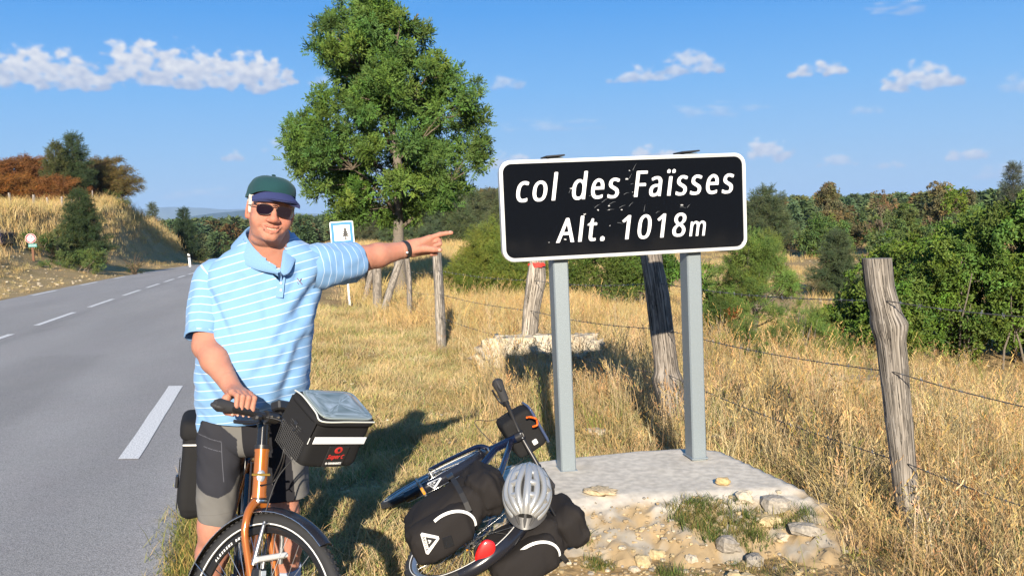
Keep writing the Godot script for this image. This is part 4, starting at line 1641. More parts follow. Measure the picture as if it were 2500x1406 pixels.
func make_col_sign() -> void:
	var bl := Vector3(-.028, 1.380, -5.55)
	var br := Vector3(1.583, 1.408, -5.85)
	var x := (br - bl).normalized()
	var y := (Vector3.UP - x * x.y).normalized()
	var z := x.cross(y)
	var b := Basis(x, y, z)
	var W := 1.640
	var Hh := .634
	var origin := (bl + br) * .5
	origin.y = 0.
	var o := thing("pass_sign", "black road sign reading col des Faïsses Alt. 1018 m on two galvanised legs", "road sign", origin, "", b)
	var mid := (bl + br) * .5 - origin
	var c := Vector3(0, mid.y + Hh * .5, 0)   # panel centre in the sign's own axes (roll is small)
	var outer := rounded(W, Hh, .075)
	var inner := rounded(W - .046, Hh - .046, .056)
	var alu := mat("sign edging", Color(.66, .67, .68), .32, .55)
	var fr := frame_mesh(outer, inner, .004, -.048)
	fr.xf = Transform3D()
	var frn := put("frame", fr, alu, o)
	frn.position = c
	var bead := MB.new()
	var loop := []
	for p in rounded(W - .016, Hh - .016, .068):
		loop.append(Vector3(p.x, p.y, .004))
	loop.append(loop[0])
	bead.tube(loop, .0075, 8, false, true)
	var bn := put("frame_bead", bead, mat("white edging", Color(.74, .75, .76), .35, .2), o)
	bn.position = c
	var face := MB.new()
	face.prism(rounded(W - .03, Hh - .03, .064), Transform3D(Basis(), Vector3(0, 0, -.012)), .026)
	var black := mat("black sign face", Color(.0045, .0055, .008), .06, 0., .5)
	var fn := put("face", face, black, o)
	fn.position = c
	var white := mat("sign lettering", Color(.66, .67, .69), .45)
	var l1 := put("lettering", lettering("col des Faïsses", .178, 1.470, .155, 400, .0012, 0., 6, .0065), white, o)
	l1.position = c + Vector3(-W * .5 + .095, -Hh * .5 + .371, .0018)
	l1.set_meta("label", "white slanted words col des Faïsses")
	var l2 := put("lettering", lettering("Alt. 1018", .164, .880, .155, 400, .0012, 0., 6, .0065), white, o)
	l2.position = c + Vector3(-W * .5 + .345, -Hh * .5 + .104, .0018)
	l2.set_meta("label", "white slanted height Alt. 1018")
	var l3 := put("lettering", lettering("m", .095, .116, .155, 400, .0012, 0., 6, .005), white, o)
	l3.position = c + Vector3(-W * .5 + 1.238, -Hh * .5 + .106, .0018)
	l3.set_meta("label", "small white letter m")
	# shot marks: chipped film with bare metal
	var r := RandomNumberGenerator.new()
	r.seed = 61
	var chips := MB.new()
	var spots := [[.40, .55], [.43, .53], [.42, .47], [.28, .44], [.245, .36], [.51, .50], [.49, .62], [.52, .72], [.535, .63], [.51, .68], [.54, .55], [.54, .52], [.47, .49], [.44, .44], [.46, .34], [.42, .30], [.27, .66], [.29, .72], [.345, .42], [.57, .44], [.62, .42], [.68, .46], [.72, .47], [.75, .46], [.24, .17], [.45, .13], [.19, .21], [.23, .58], [.515, .78], [.53, .86], [.60, .30], [.35, .62], [.65, .5], [.37, .5]]
	for s in spots:
		for k in r.randi_range(0, 1):
			var p := Vector2((s[0] - .5) * W + r.randfn() * .02, (s[1] - .5) * Hh + r.randfn() * .015)
			var poly := PackedVector2Array()
			var rad := r.randf_range(.0025, .0085)
			var a0 := r.randf() * TAU
			for q in 7:
				var rr := rad * r.randf_range(.35, 1.2)
				poly.append(p + Vector2(cos(a0 + q * TAU / 7.) * rr * 1.5, sin(a0 + q * TAU / 7.) * rr * .9))
			chips.prism(poly, Transform3D(Basis(), Vector3(0, 0, .0030)), .0010)
	var cn := put("shot_marks", chips, mat("bare metal chips", Color(.55, .56, .57), .35, .6), o)
	cn.position = c
	cn.set_meta("kind", "stuff")
	var scr := MB.new()
	for s in spots:
		if r.randf() < .6:
			var p := Vector3((s[0] - .5) * W, (s[1] - .5) * Hh, .0015)
			var e := p + Vector3(r.randf_range(.01, .05), r.randf_range(-.01, .045), 0)
			scr.tube([p, (p + e) * .5 + Vector3(0, .003, 0), e], [.0012, .0009, .0003], 4)
	var sn := put("scratches", scr, mat("film scratches", Color(.16, .17, .18), .5), o)
	sn.position = c
	sn.set_meta("kind", "stuff")
	# galvanised legs of square tube, tops capped above the panel
	var galv := mat("galvanised steel", Color(.25, .295, .325), .46, .3)
	grain(galv, noise_tex(.06, .80, 1.08, 512, 3, 14, FastNoiseLite.TYPE_CELLULAR), 6.0, .02)
	for k in 2:
		var px: float = [-.435, .472][k]
		var leg := MB.new()
		var top := c.y + Hh * .5 + .012
		leg.box(Vector3(px, top * .5 - .01, -.125), Vector3(.100, top + .02, .140), Basis(), .008)
		var ln := put("leg", leg, galv, o)
		var cap := MB.new()
		cap.box(Vector3(px - .01, top + .010, -.118), Vector3(.125, .010, .165), Basis(Vector3(0, 0, 1), .05), .003)
		put("cap", cap, mat("black plastic", Color(.015, .015, .017), .45), ln)
		var foot := MB.new()
		foot.box(Vector3(px, .004, -.125), Vector3(.118, .012, .158), Basis(), .003)
		put("foot_plate", foot, galv, ln)
		var cl := MB.new()
		for h in [.12, .50]:
			cl.box(Vector3(px, c.y - Hh * .5 + h, -.052), Vector3(.16, .045, .010), Basis(), .002)
		put("clamp", cl, galv, ln)

func make_small_signs() -> void:
	var grey_steel := mat("grey pole", Color(.42, .44, .46), .5, .5)
	var o := thing("picnic_sign", "small blue and white picnic area sign with a tree and table, under the ash tree", "road sign", Vector3(-4.0, land(-4.0, 21.5), -21.5), "", Basis(Vector3.UP, .12) * Basis(Vector3.BACK, .045))
	var h := 1.435 - o.position.y
	var pole := MB.new()
	pole.box(Vector3(.03, h * .5 - .1, -.05), Vector3(.055, h + .75, .035), Basis(), .004)
	put("pole", pole, grey_steel, o)
	var pl := MB.new()
	pl.prism(rounded(.71, .71, .05), Transform3D(Basis(), Vector3(0, h, 0)), .024)
	put("plate", pl, mat("white sign film", Color(.78, .79, .80), .4), o)
	var blue := frame_mesh(rounded(.65, .65, .02), rounded(.48, .48, .008), .0158, .010)
	var bn := put("blue_border", blue, mat("blue sign film", Color(.012, .17, .55), .4), o)
	bn.position.y = h
	var blk := mat("black print", Color(.012, .012, .014), .5)
	var tree := PackedVector2Array([Vector2(.075, -.2), Vector2(.085, -.11), Vector2(-.03, -.13), Vector2(.05, -.06), Vector2(.0, -.06), Vector2(.06, .01), Vector2(.02, .01), Vector2(.075, .08), Vector2(.05, .08), Vector2(.10, .19), Vector2(.15, .08), Vector2(.125, .08), Vector2(.18, .01), Vector2(.14, .01), Vector2(.20, -.06), Vector2(.15, -.06), Vector2(.225, -.13), Vector2(.115, -.11), Vector2(.125, -.2)])
	var tm := MB.new()
	tm.prism(tree, Transform3D(Basis(), Vector3(0, h, .0145)), .003)
	put("tree_symbol", tm, blk, o)
	var tb := MB.new()
	for p in [[Vector2(-.09, -.15), Vector2(.12, .016)], [Vector2(-.12, -.175), Vector2(.016, .05)], [Vector2(-.06, -.175), Vector2(.016, .05)], [Vector2(-.19, -.175), Vector2(.06, .014)], [Vector2(.0, -.175), Vector2(.05, .014)], [Vector2(0, -.205), Vector2(.46, .012)]]:
		tb.box(Vector3(p[0].x, h + p[0].y, .0146), Vector3(p[1].x, p[1].y, .003), Basis(), .0005)
	put("table_symbol", tb, blk, o)
	var ym := MB.new()
	ym.box(Vector3(-.215, h - .165, .0146), Vector3(.03, .022, .003), Basis(), .0005)
	put("yellow_spot", ym, mat("yellow spot", Color(.6, .42, .03), .6), o)
	for c in o.get_children():   # the small format of this sign
		var t: Transform3D = c.transform
		if c.name != "pole":
			c.transform = Transform3D(Basis().scaled(Vector3(.79, .79, 1.)), Vector3(0, h * .21, 0)) * t
	# round prohibition sign by the bank
	o = thing("prohibition_sign", "round red-rimmed white no-vehicles sign with a teal plate on a brown wooden post", "road sign", Vector3(-22.34, land(-22.34, 41.3), -41.3), "", Basis(Vector3.UP, .35))
	h = 1.38 - o.position.y
	pole = MB.new()
	pole.box(Vector3(.05, (h - .2) * .5 - .05, -.06), Vector3(.10, h, .09), Basis(), .01)
	put("post", pole, mat("brown post", Color(.16, .075, .04), .85), o)
	var disc := MB.new()
	var circ := PackedVector2Array()
	for k in 32:
		circ.append(Vector2(cos(TAU * k / 32.), sin(TAU * k / 32.)) * .225)
	disc.prism(circ, Transform3D(Basis(), Vector3(0, h, 0)), .02)
	put("disc", disc, mat("white sign film", Color.WHITE), o)
	var ring_ := MB.new()
	ring_.ring(Vector3(0, h, .0095), Vector3.BACK, .186, .027, 36, 8)
	put("red_ring", ring_, mat("red sign film", Color(.55, .012, .02), .45), o)
	var barm := MB.new()
	barm.box(Vector3(0, h, .0125), Vector3(.34, .028, .006), Basis(Vector3.BACK, -PI / 4.), .001)
	put("diagonal_bar", barm, blk, o)
	for k in 2:
		var car := MB.new()
		var at := Vector3(-.05, h - .055, .0118) if k == 0 else Vector3(.055, h + .06, .0118)
		car.box(at, Vector3(.11, .03, .004), Basis(), .001)
		car.box(at + Vector3(-.005, .024, 0), Vector3(.055, .024, .004), Basis(), .001)
		put("vehicle_symbol", car, blk, o)
	var plate := MB.new()
	plate.box(Vector3(.06, h - .33, 0), Vector3(.36, .16, .02), Basis(), .004)
	put("teal_plate", plate, mat("teal plate", Color(.05, .21, .20), .5), o)
	var t1 := lettering("SAUF RIVERAINS", .035, .30, 0.)
	var tn := put("plate_lettering", t1, mat("white sign film", Color.WHITE), o)
	tn.position = Vector3(-.09, h - .345, .0112)
	# white delineator with black band
	o = thing("delineator_post", "white roadside marker post with a black band, at the foot of the dry bank", "marker post", Vector3(-23.95, land(-23.95, 66.) - .05, -66.), "", Basis(Vector3.BACK, .06))
	var dm := MB.new()
	dm.prism(PackedVector2Array([Vector2(-.075, 0), Vector2(.075, 0), Vector2(.075, .98), Vector2(-.075, 1.08)]), Transform3D(Basis(), Vector3.ZERO), .1)
	put("post", dm, mat("white plastic", Color(.78, .78, .77), .5), o)
	var bd := MB.new()
	bd.box(Vector3(0, .84, 0), Vector3(.156, .16, .106), Basis(Vector3.BACK, -.25), .003)
	put("black_band", bd, mat("black plastic", Color.BLACK), o)

func facet(mb: MB) -> MB:   # broken faces: every triangle flat
	var f := MB.new()
	for t in range(0, mb.i.size(), 3):
		f.col = mb.c[mb.i[t]]
		f.face([mb.v[mb.i[t]], mb.v[mb.i[t + 1]], mb.v[mb.i[t + 2]]])
	return f

func make_stones() -> void:
	var r := RandomNumberGenerator.new()
	r.seed = 33
	var lime := vmat("limestone", .93, .25)
	grain(lime, noise_tex(.03, .70, 1.12, 512, 6, 41), 2.6, .7)
	# x, distance, half sizes, label, kind of colour: 0 white 1 cream 2 grey concrete 3 tan
	var cols := [Color(.52, .45, .34), Color(.50, .395, .23), Color(.36, .325, .275), Color(.44, .33, .195)]
	var list := [
		[.10, 11.0, Vector3(.50, .34, .30), 0, "big pale limestone boulder with a sloping top behind the sign's left leg", .05],
		[.86, 11.2, Vector3(.30, .30, .28), 0, "flat topped boulder adjoining the big one, right of the sign's left leg", .1],
		[3.83, 9.75, Vector3(.34, .17, .26), 3, "rounded tan boulder in tall grass left of the nearest fence post", .0],
		[.70, 7.65, Vector3(.105, .05, .07), 0, "white stone in the grass midway between the sign's legs", .0],
		[2.10, 7.55, Vector3(.095, .048, .07), 0, "cream white stone in the grass right of the sign's right leg", .0],
		[2.75, 5.45, Vector3(.05, .04, .045), 0, "small white stone in the grass right of the nearest fence post", .0],
		[1.33, 5.08, Vector3(.062, .045, .05), 0, "white domed stone on the slab's broken front beside the green tuft", .01],
		[1.43, 4.92, Vector3(.07, .042, .05), 1, "cream flat stone lying right of the green tuft below the slab", .01],
		[1.47, 4.80, Vector3(.038, .024, .03), 0, "small white stone touching the cream flat stone", .0],
		[1.14, 4.72, Vector3(.085, .05, .05), 2, "grey pitted lump of concrete below the green tuft", .0],
		[1.26, 4.62, Vector3(.078, .042, .05), 2, "grey concrete lump right of the pitted one, stained dark red on top", .0],
		[1.58, 4.78, Vector3(.085, .038, .06), 2, "long grey concrete lump at the right end of the rubble", .0],
		[1.50, 5.02, Vector3(.09, .06, .07), 2, "grey concrete lump at the slab's front right corner", .0],
		[.66, 4.60, Vector3(.045, .042, .04), 1, "round cream stone in the pale soil in front of the slab", .0],
		[.75, 4.70, Vector3(.05, .036, .035), 1, "oblong cream stone beside the round one in front of the slab", .0],
		[.92, 4.60, Vector3(.033, .024, .03), 0, "small white stone below the grey concrete rubble", .0],
		[.60, 4.52, Vector3(.032, .018, .03), 0, "small flat white stone left of the green cushion plant's right", .0],
		[1.10, 4.42, Vector3(.05, .034, .035), 1, "cream stone at the bottom edge of the photo, left of its pair", .0],
		[1.16, 4.40, Vector3(.045, .034, .04), 1, "cream stone at the bottom edge of the photo, right of its pair", .0],
		[1.14, 4.28, Vector3(.04, .03, .03), 0, "white stone at the very bottom below the cream pair", .0],
		[.86, 4.36, Vector3(.028, .022, .03), 0, "small white stone alone on bare soil near the bottom edge", .0],
		[.36, 4.28, Vector3(.08, .035, .06), 0, "broad white stone at the bottom beside the black bag", .0]]
	for s in list:
		var y := surface(s[0], s[1])
		var o := MB.new()
		o.col = cols[s[3]] * r.randf_range(.88, 1.1)
		var big: bool = s[2].x > .25
		o.rock(Vector3.ZERO, s[2], nz_fine, r.randf() * 50., .30 if not big else .36, Basis(Vector3.UP, r.randf() * TAU * (0. if big else 1.)), 40 if big else 9, 26 if big else 6, 1.5 if not big else 1.9)
		var n := put("boulder" if big else "stone", o if big else facet(o), lime)
		n.position = Vector3(s[0], y + s[2].y * .45, -s[1])
		tag(n, s[4], "boulder" if big else "stone", "loose stones round the slab" if not big else "")
	# on the slab: a flat broken slice and a tan stone
	var fl := MB.new()
	fl.col = Color(.56, .44, .28)
	fl.rock(Vector3.ZERO, Vector3(.105, .022, .07), nz_fine, 4., .34, Basis(Vector3.UP, -.35), 22, 8, 2.0)
	var f := put("stone", fl, lime)
	f.position = Vector3(.50, .014, -5.19)
	tag(f, "flat jagged sandy slice of stone lying on the slab between the sign's legs", "stone", "loose stones round the slab")
	var tn := MB.new()
	tn.col = Color(.55, .40, .20)
	tn.rock(Vector3.ZERO, Vector3(.048, .026, .035), nz_fine, 9., .16, Basis(), 14, 9)
	f = put("stone", tn, lime)
	f.position = Vector3(1.255, .022, -5.29)
	tag(f, "small tan stone lying on the slab right of the sign's right leg", "stone", "loose stones round the slab")
	# rubble line behind the slab, and loose stones in the grass
	for k in 16:
		var x := lerpf(1.05, 1.75, k / 15.) + r.randfn() * .04
		var o := MB.new()
		var s := r.randf_range(.02, .05)
		o.col = cols[0 if k % 3 else 1] * r.randf_range(.85, 1.1)
		o.rock(Vector3.ZERO, Vector3(s * 1.3, s * .7, s), nz_fine, r.randf() * 50., .3, Basis(Vector3.UP, r.randf() * TAU), 8, 5)
		var n := put("stone", facet(o), lime)
		n.position = Vector3(x, land(x, 7.0) + s * .3, -7.05 + r.randfn() * .12 - .35 * (x - 1.4))
		tag(n, "pale broken stone in the low rubble line behind the slab's back edge", "stone", "rubble behind the slab")
	# gravel: too many to count
	for v in 3:
		var g := MB.new()
		g.rock(Vector3.ZERO, Vector3(1, .62, .8), nz_fine, 3. + v * 7., .3, Basis(), 7, 4)
		g = facet(g)
		var places := []
		var tints := PackedColorArray()
		for k in 1500:
			var x := r.randf_range(-1.3, 2.0)
			var d := r.randf_range(3.6, 5.2)
			if r.randf() > exp(-pow((x - .75) / .75, 2.)) * (1. if d < 5.0 else .4):
				continue
			if Geometry2D.is_point_in_polygon(Vector2(x, d), PackedVector2Array(SLAB)):
				continue
			var s := .004 + .017 * pow(r.randf(), 3.)
			places.append(Transform3D(Basis(Vector3.UP, r.randf() * TAU).scaled(Vector3.ONE * s), Vector3(x, surface(x, d) + s * .25, -d)))
			tints.append(cols[[0, 1, 1, 3, 3, 2][r.randi() % 6]] * r.randf_range(.7, 1.1))
		for k in 1500:   # grit on the trodden verge
			var q := r.randf_range(.7, 3.8)
			var d := pow(r.randf(), 1.4) * 13. + 3.5
			var x := q - 1.17 - .26 * d
			if nz.get_noise_2d(x * 2.1, d * 2.1 + 30.) < .02 or Geometry2D.is_point_in_polygon(Vector2(x, d), PackedVector2Array(SLAB)):
				continue
			var s := .006 + .02 * pow(r.randf(), 3.)
			places.append(Transform3D(Basis(Vector3.UP, r.randf() * TAU).scaled(Vector3.ONE * s), Vector3(x, surface(x, d) + s * .2, -d)))
			tints.append(cols[[0, 1, 3][r.randi() % 3]] * r.randf_range(.7, 1.1))
		for k in 500:   # stony slope beyond the fence and the left verge
			var x := r.randf_range(4., 22.)
			var d := r.randf_range(15., 60.)
			if k % 3 == 0:
				d = r.randf_range(22., 45.)
				x = -8. - .26 * d - r.randf_range(.2, 5.)
			var s := .015 + .06 * pow(r.randf(), 3.)
			places.append(Transform3D(Basis(Vector3.UP, r.randf() * TAU).scaled(Vector3.ONE * s), Vector3(x, land(x, d) + s * .2, -d)))
			tints.append(cols[k % 2] * r.randf_range(.8, 1.1))
		scatter("gravel", g.mesh(), lime, places, tints)

func make_far_things() -> void:
	var r := RandomNumberGenerator.new()
	r.seed = 12
	# stacked logs with pale stakes, half hidden by the sign
	var o := thing("log_stack", "brown stack of cut logs seen just left of the black sign's edge", "log stack", on_land(-1.1, 92., .1))
	var lm := MB.new()
	lm.tube([Vector3(0, 0, 1.5), Vector3(0, 0, -1.5)], .15, 9, false)
	var lmesh := lm.mesh(mat("log bark", Color(.16, .085, .045), .9))
	var em := MB.new()
	em.tube([Vector3(0, 0, 1.49), Vector3(0, 0, 1.51)], .145, 9)
	var emesh := em.mesh(mat("cut log end", Color(.46, .27, .11), .85))
	for row in 9:
		for k in 12 - row:
			if row > 5 and k > 6:
				continue
			var l := put("log", lmesh, null, o)
			l.position = Vector3(-.9 + k * .31 + row * .155 + r.randf_range(-.03, .03), 1.35 + row * .265, r.randf_range(-.15, .15))
			put("cut_end", emesh, null, l)
	var base := MB.new()
	base.box(Vector3(.8, .6, 0), Vector3(3.8, 1.25, 2.8), Basis(), .1)
	put("bearers", base, mat("log bark", Color.BLACK), o)
	var pk := thing("white_stakes", "row of thin white upright stakes left of the log stack", "stakes", on_land(-2.9, 90., .1))
	var sm := MB.new()
	sm.box(Vector3(0, 1.5, 0), Vector3(.075, 3.4, .05), Basis(), .006)
	var smesh := sm.mesh(mat("white paint", Color(.76, .76, .73), .6))
	for k in 8:
		var s := put("stake", smesh, null, pk)
		s.position = Vector3(k * .22 + r.randf_range(-.04, .04), .0 + .11 * k + r.randf_range(-.05, .05), -k * .15)
	# car at the very edge
	var car := thing("parked_car", "dark blue parked car cut off by the left edge of the photo", "car", Vector3(-25.35, land(-24.0, 41.) - .75, -41.), "", Basis(Vector3.UP, .15))
	var prof := PackedVector2Array([Vector2(-2., .35), Vector2(-2.05, .7), Vector2(-1.9, .95), Vector2(-1.1, 1.02), Vector2(-.6, 1.42), Vector2(.9, 1.42), Vector2(1.5, 1.0), Vector2(2.0, .9), Vector2(2.05, .4), Vector2(1.6, .3), Vector2(-1.6, .3)])
	var body := MB.new()
	body.prism(prof, Transform3D(), 1.65)
	put("body", body, mat("car paint", Color(.02, .022, .06), .2), car)
	for sg: float in [-1., 1.]:
		var win := MB.new()
		win.prism(PackedVector2Array([Vector2(-.95, 1.03), Vector2(-.55, 1.36), Vector2(.85, 1.36), Vector2(1.3, 1.03)]), Transform3D(Basis(), Vector3(0, 0, sg * .825)), .02)
		put("window", win, mat("car glass", Color(.05, .05, .09), .05), car)
		for e in [-1.3, 1.3]:
			var wh := MB.new()
			wh.ring(Vector3(e, .32, sg * .72), Vector3.BACK, .22, .10, 18, 8)
			put("wheel", wh, mat("tyre rubber", Color(.018, .018, .019), .8), car)

# ---------------------------------------------------------------- grass
func tuft(s: int, blades: int, hgt: float, wide: float, bend: float, width: float, heads: float, green := 0.) -> ArrayMesh:
	var r := RandomNumberGenerator.new()
	r.seed = s
	var mb := MB.new()
	for k in blades:
		var a := r.randf() * TAU
		var dir := Vector3(cos(a), 0, sin(a))
		var root := Vector3(r.randfn() * wide * .35, -.02, r.randfn() * wide * .35)
		var h := hgt * r.randf_range(.55, 1.15)
		var lean := bend * r.randf_range(.15, 1.2) * h
		var side := Vector3(-dir.z, 0, dir.x).rotated(Vector3.UP, r.randf_range(-.7, .7))
		var w := width * r.randf_range(.7, 1.3)
		var t := r.randf_range(.75, 1.2)
		var c := Color(t, t * r.randf_range(.93, 1.03), t * r.randf_range(.8, 1.05))
		if r.randf() < green:
			c = Color(t * .55, t * .8, t * .5)
		mb.col = c
		var pts := []
		for j in 4:
			var f := j / 3.
			pts.append(root + Vector3.UP * h * (f - .18 * f * f * bend) + dir * lean * f * f)
		var nn := side.cross(Vector3.UP).normalized()
		nn = (nn + Vector3.UP * .25).normalized()
		var ids := []
		for j in 4:
			var ww: float = w * [1., .9, .62, .0][j]
			if j < 3:
				ids.append(mb.vert(pts[j] - side * ww * .5, nn))
				ids.append(mb.vert(pts[j] + side * ww * .5, nn))
			else:
				ids.append(mb.vert(pts[j], nn))
		mb.quad(ids[0], ids[1], ids[3], ids[2])
		mb.quad(ids[2], ids[3], ids[5], ids[4])
		mb.tri(ids[4], ids[5], ids[6])
		if r.randf() < heads:   # seed head
			mb.col = Color(c.r * .95, c.g * .82, c.b * .7)
			for j in 5:
				var p: Vector3 = (pts[2] as Vector3).lerp(pts[3], .45 + j * .14)
				leaf(mb, p, (Vector3.UP * .8 + rand_dir(r) * .5 + dir * .4).normalized(), rand_dir(r), hgt * .07, hgt * .014, .1)
	return mb.mesh()

func straw(x: float, d: float, r: RandomNumberGenerator) -> Color:
	var n := nz.get_noise_2d(x * .7 + 90., d * .7)
	var c := Color(.56, .455, .255).lerp(Color(.37, .285, .145), clampf(.5 + n * 1.3 + r.randf_range(-.3, .3), 0., 1.))
	return shade(c, r, .18)

func make_grass() -> void:
	var r := RandomNumberGenerator.new()
	r.seed = 1018
	var gm := vmat("grass blades", .7, .25, .35)
	var short_t := [tuft(1, 22, .085, .16, 1.3, .0045, 0., .08), tuft(2, 20, .12, .15, 1.1, .0040, .05, .05), tuft(3, 26, .065, .2, 1.6, .0050, 0., .15)]
	var tall_t := [tuft(11, 16, .50, .16, .55, .0042, .45), tuft(12, 18, .40, .18, .75, .0042, .3), tuft(13, 13, .62, .14, .45, .0038, .6), tuft(14, 20, .30, .22, 1.0, .0045, .1)]
	var far_t := [tuft(21, 30, .42, .55, .7, .010, .2), tuft(22, 34, .34, .6, .9, .011, .1)]
	var green_t := [tuft(31, 24, .075, .12, 1.0, .0045, 0., .0), tuft(32, 16, .14, .10, .8, .0045, 0., .0)]
	var sets := {}
	for k in ["short", "tall", "far", "green"]:
		sets[k] = []
		for v in 4:
			sets[k].append([[], PackedColorArray()])
	var put_one := func(kind: String, variants: int, x: float, d: float, s: float, c: Color, sy := 1.0) -> void:
		var v := r.randi() % variants
		var y := surface(x, d)
		var b := Basis(Vector3.UP, r.randf() * TAU).scaled(Vector3(s, s * sy, s))
		sets[kind][v][0].append(Transform3D(b, Vector3(x, y, -d)))
		sets[kind][v][1].append(c)
	var slab := PackedVector2Array(SLAB)
	# verge between road and fence: short thatch
	for k in 24000:
		var d := 2.8 + pow(r.randf(), 1.7) * 17.
		var q := r.randf_range(.5, 4.9)
		var x := q - 1.17 - .26 * d
		if Geometry2D.is_point_in_polygon(Vector2(x, d), slab):
			continue
		var bare := nz.get_noise_2d(x * 2.1, d * 2.1 + 30.)
		var soil := (1. - smoothstep(.35, 1.15, absf(x - .9) - .25)) * (1. - smoothstep(5.2, 5.8, d))
		if soil > .2 and r.randf() < soil * 1.2:
			continue
		if q < 2.6 and bare > .12 and r.randf() < .75:
			continue
		if q < .75 and r.randf() < .35:
			continue
		var edge := 1. - smoothstep(.6, 1.15, q)
		var c := straw(x, d, r)
		var n1 := nz.get_noise_2d(x * .5 + 9., d * .5)
		if r.randf() < clampf(.03 + n1 * .7 + edge * .4, 0., .6):
			c = shade(Color(.25, .25, .085), r, .25)
		put_one.call("short", 3, x, d, r.randf_range(.75, 1.45) * (1. + .05 * maxf(0., d - 7.)), c, r.randf_range(.6, 1.2) * lerpf(1.0, .7, clampf(bare * 3., 0., 1.)))
	# taller dry grass: along the fence, behind the slab, and the meadow right of the fence
	for k in 12500:
		var d := 3.0 + pow(r.randf(), 1.35) * 21.
		var x := r.randf_range(-.62, .64) * d
		var q := road_q(x, d)
		var fence_q := 4.75 - .055 * clampf(d - 5., 0., 22.)
		var w := smoothstep(fence_q - 1.5, fence_q + .1, q)
		if x > -.4 and x < 2.0 and d > 6.3:
			w = maxf(w, smoothstep(6.9, 8.2, d) * .9)
		if d < 7.5 and x > 1.75:
			w = maxf(w, smoothstep(1.75, 2.1, x) * .75)
		if r.randf() > w or q < 2.0:
			continue
		if Geometry2D.is_point_in_polygon(Vector2(x, d), slab) or (absf(x - .8) < 1.05 and d > 4. and d < 6.6):
			continue
		var hgt := lerpf(.55, 1.0, w) * r.randf_range(.5, 1.2) * lerpf(.72, 1., smoothstep(4.5, 8., d))
		if q > fence_q + 3.5:
			hgt *= .7
			if nz.get_noise_2d(x * .4, d * .4 + 60.) < -.05:
				continue
		var c := straw(x, d, r)
		if r.randf() < .10:
			c = shade([Color(.19, .22, .06), Color(.24, .14, .06), Color(.60, .52, .34)][r.randi() % 3], r)
		put_one.call("tall", 4, x, d, r.randf_range(.85, 1.2), c, hgt)
	# beyond: meadow, slope, field behind the ash, and the left bank
	for k in 17000:
		var x: float
		var d: float
		var sc := 1.
		if k % 5 < 2:
			d = r.randf_range(22., 100.)
			var t := pow(r.randf(), .8) * 16.
			if d < 40.:
				t *= (d - 20.) / 20.
			x = -6.9 - t - 1.17 - .26 * d
			sc = lerpf(.45, 1.5, smoothstep(1.5, 5., t)) * (1. + .006 * d)
			if t < 3. and r.randf() < .45:
				continue
			if d < 50. and t < 4.2:
				sc *= .5
			if Vector2(x + 22.3, d - 40.4).length() < 1.1:
				continue
		else:
			d = 16. + pow(r.randf(), 1.5) * 75.
			x = r.randf_range(-.34, .62) * d
			var q := road_q(x, d)
			if q < 3.2:
				continue
			sc = 1. + .008 * d
			if x > .08 * d:
				sc *= .62
				if nz.get_noise_2d(x * .25, d * .25 + 60.) < .0:
					continue
		var c := shade(Color(.50, .385, .185), r, .16)
		put_one.call("far", 2, x, d, sc * r.randf_range(.8, 1.25), c, r.randf_range(.6, 1.1))
	# green cushions and fresh blades: slab front, road edge, damp spots
	var spots := [[1.12, 4.95, .20, 150], [1.2, 4.85, .16, 90], [.98, 5.02, .08, 30], [1.55, 4.95, .14, 40], [.42, 4.55, .055, 26], [.33, 4.75, .05, 14], [.30, 6.35, .22, 60], [.1, 6.5, .3, 50], [.78, 6.45, .15, 40], [1.9, 5.6, .2, 40], [-.35, 6.9, .35, 60], [-.9, 4.3, .25, 60], [-1.3, 4.9, .3, 50], [-1.4, 3.7, .2, 80], [-1.5, 4.3, .15, 50], [-1.25, 3.2, .2, 70], [.8, 4.5, .08, 20], [.85, 4.42, .12, 18], [1.3, 4.55, .15, 22]]
	for s in spots:
		for k in s[3]:
			var a := r.randf() * TAU
			var rr: float = s[2] * sqrt(r.randf())
			var c := shade(Color(.085, .125, .035) if r.randf() < .6 else Color(.23, .20, .08), r, .25)
			put_one.call("green", 2, s[0] + cos(a) * rr * 1.3, s[1] + sin(a) * rr * .8, r.randf_range(.4, .8), c, r.randf_range(.5, .9))
	for k in 2600:
		var d := 3. + pow(r.randf(), 1.6) * 14.
		var q := .55 + absf(r.randfn()) * .25
		var x := q - 1.17 - .26 * d
		put_one.call("green", 2, x, d, r.randf_range(.6, 1.2), shade(Color(.12, .145, .04) if r.randf() < .55 else Color(.38, .28, .11), r, .25))
	var meshes := {"short": short_t, "tall": tall_t, "far": far_t, "green": green_t}
	var names := {"short": "short_dry_grass", "tall": "tall_dry_grass", "far": "meadow_grass", "green": "green_grass"}
	var labels := {"short": "short dry grass of the trodden verge", "tall": "tall straw coloured grass along and behind the fence", "far": "golden dry grass of the far meadow and the left bank", "green": "green grass and small herbs at the road edge and round the slab"}
	for kind in sets:
		for v in meshes[kind].size():
			var s: Array = sets[kind][v]
			if s[0].size():
				var g := scatter(names[kind], meshes[kind][v], gm, s[0], s[1])
				g.set_meta("label", labels[kind])
	# a yellow flower by the slab's back edge
	var fl := thing("yellow_flower", "tiny yellow flower at the back edge of the slab", "flower", Vector3(.80, land(.8, 6.32), -6.32))
	var fm := MB.new()
	fm.sup(Vector3(0, .075, 0), Vector3(.018, .007, .018), Basis(Vector3.RIGHT, .6), 1., 1., 10, 6)
	put("flower_head", fm, mat("yellow petals", Color(.75, .55, .01), .7), fl)
	var stm := MB.new()
	stm.tube([Vector3(0, -.01, 0), Vector3(.004, .07, 0)], .0015, 5)
	put("stem", stm, weed_mat(), fl)

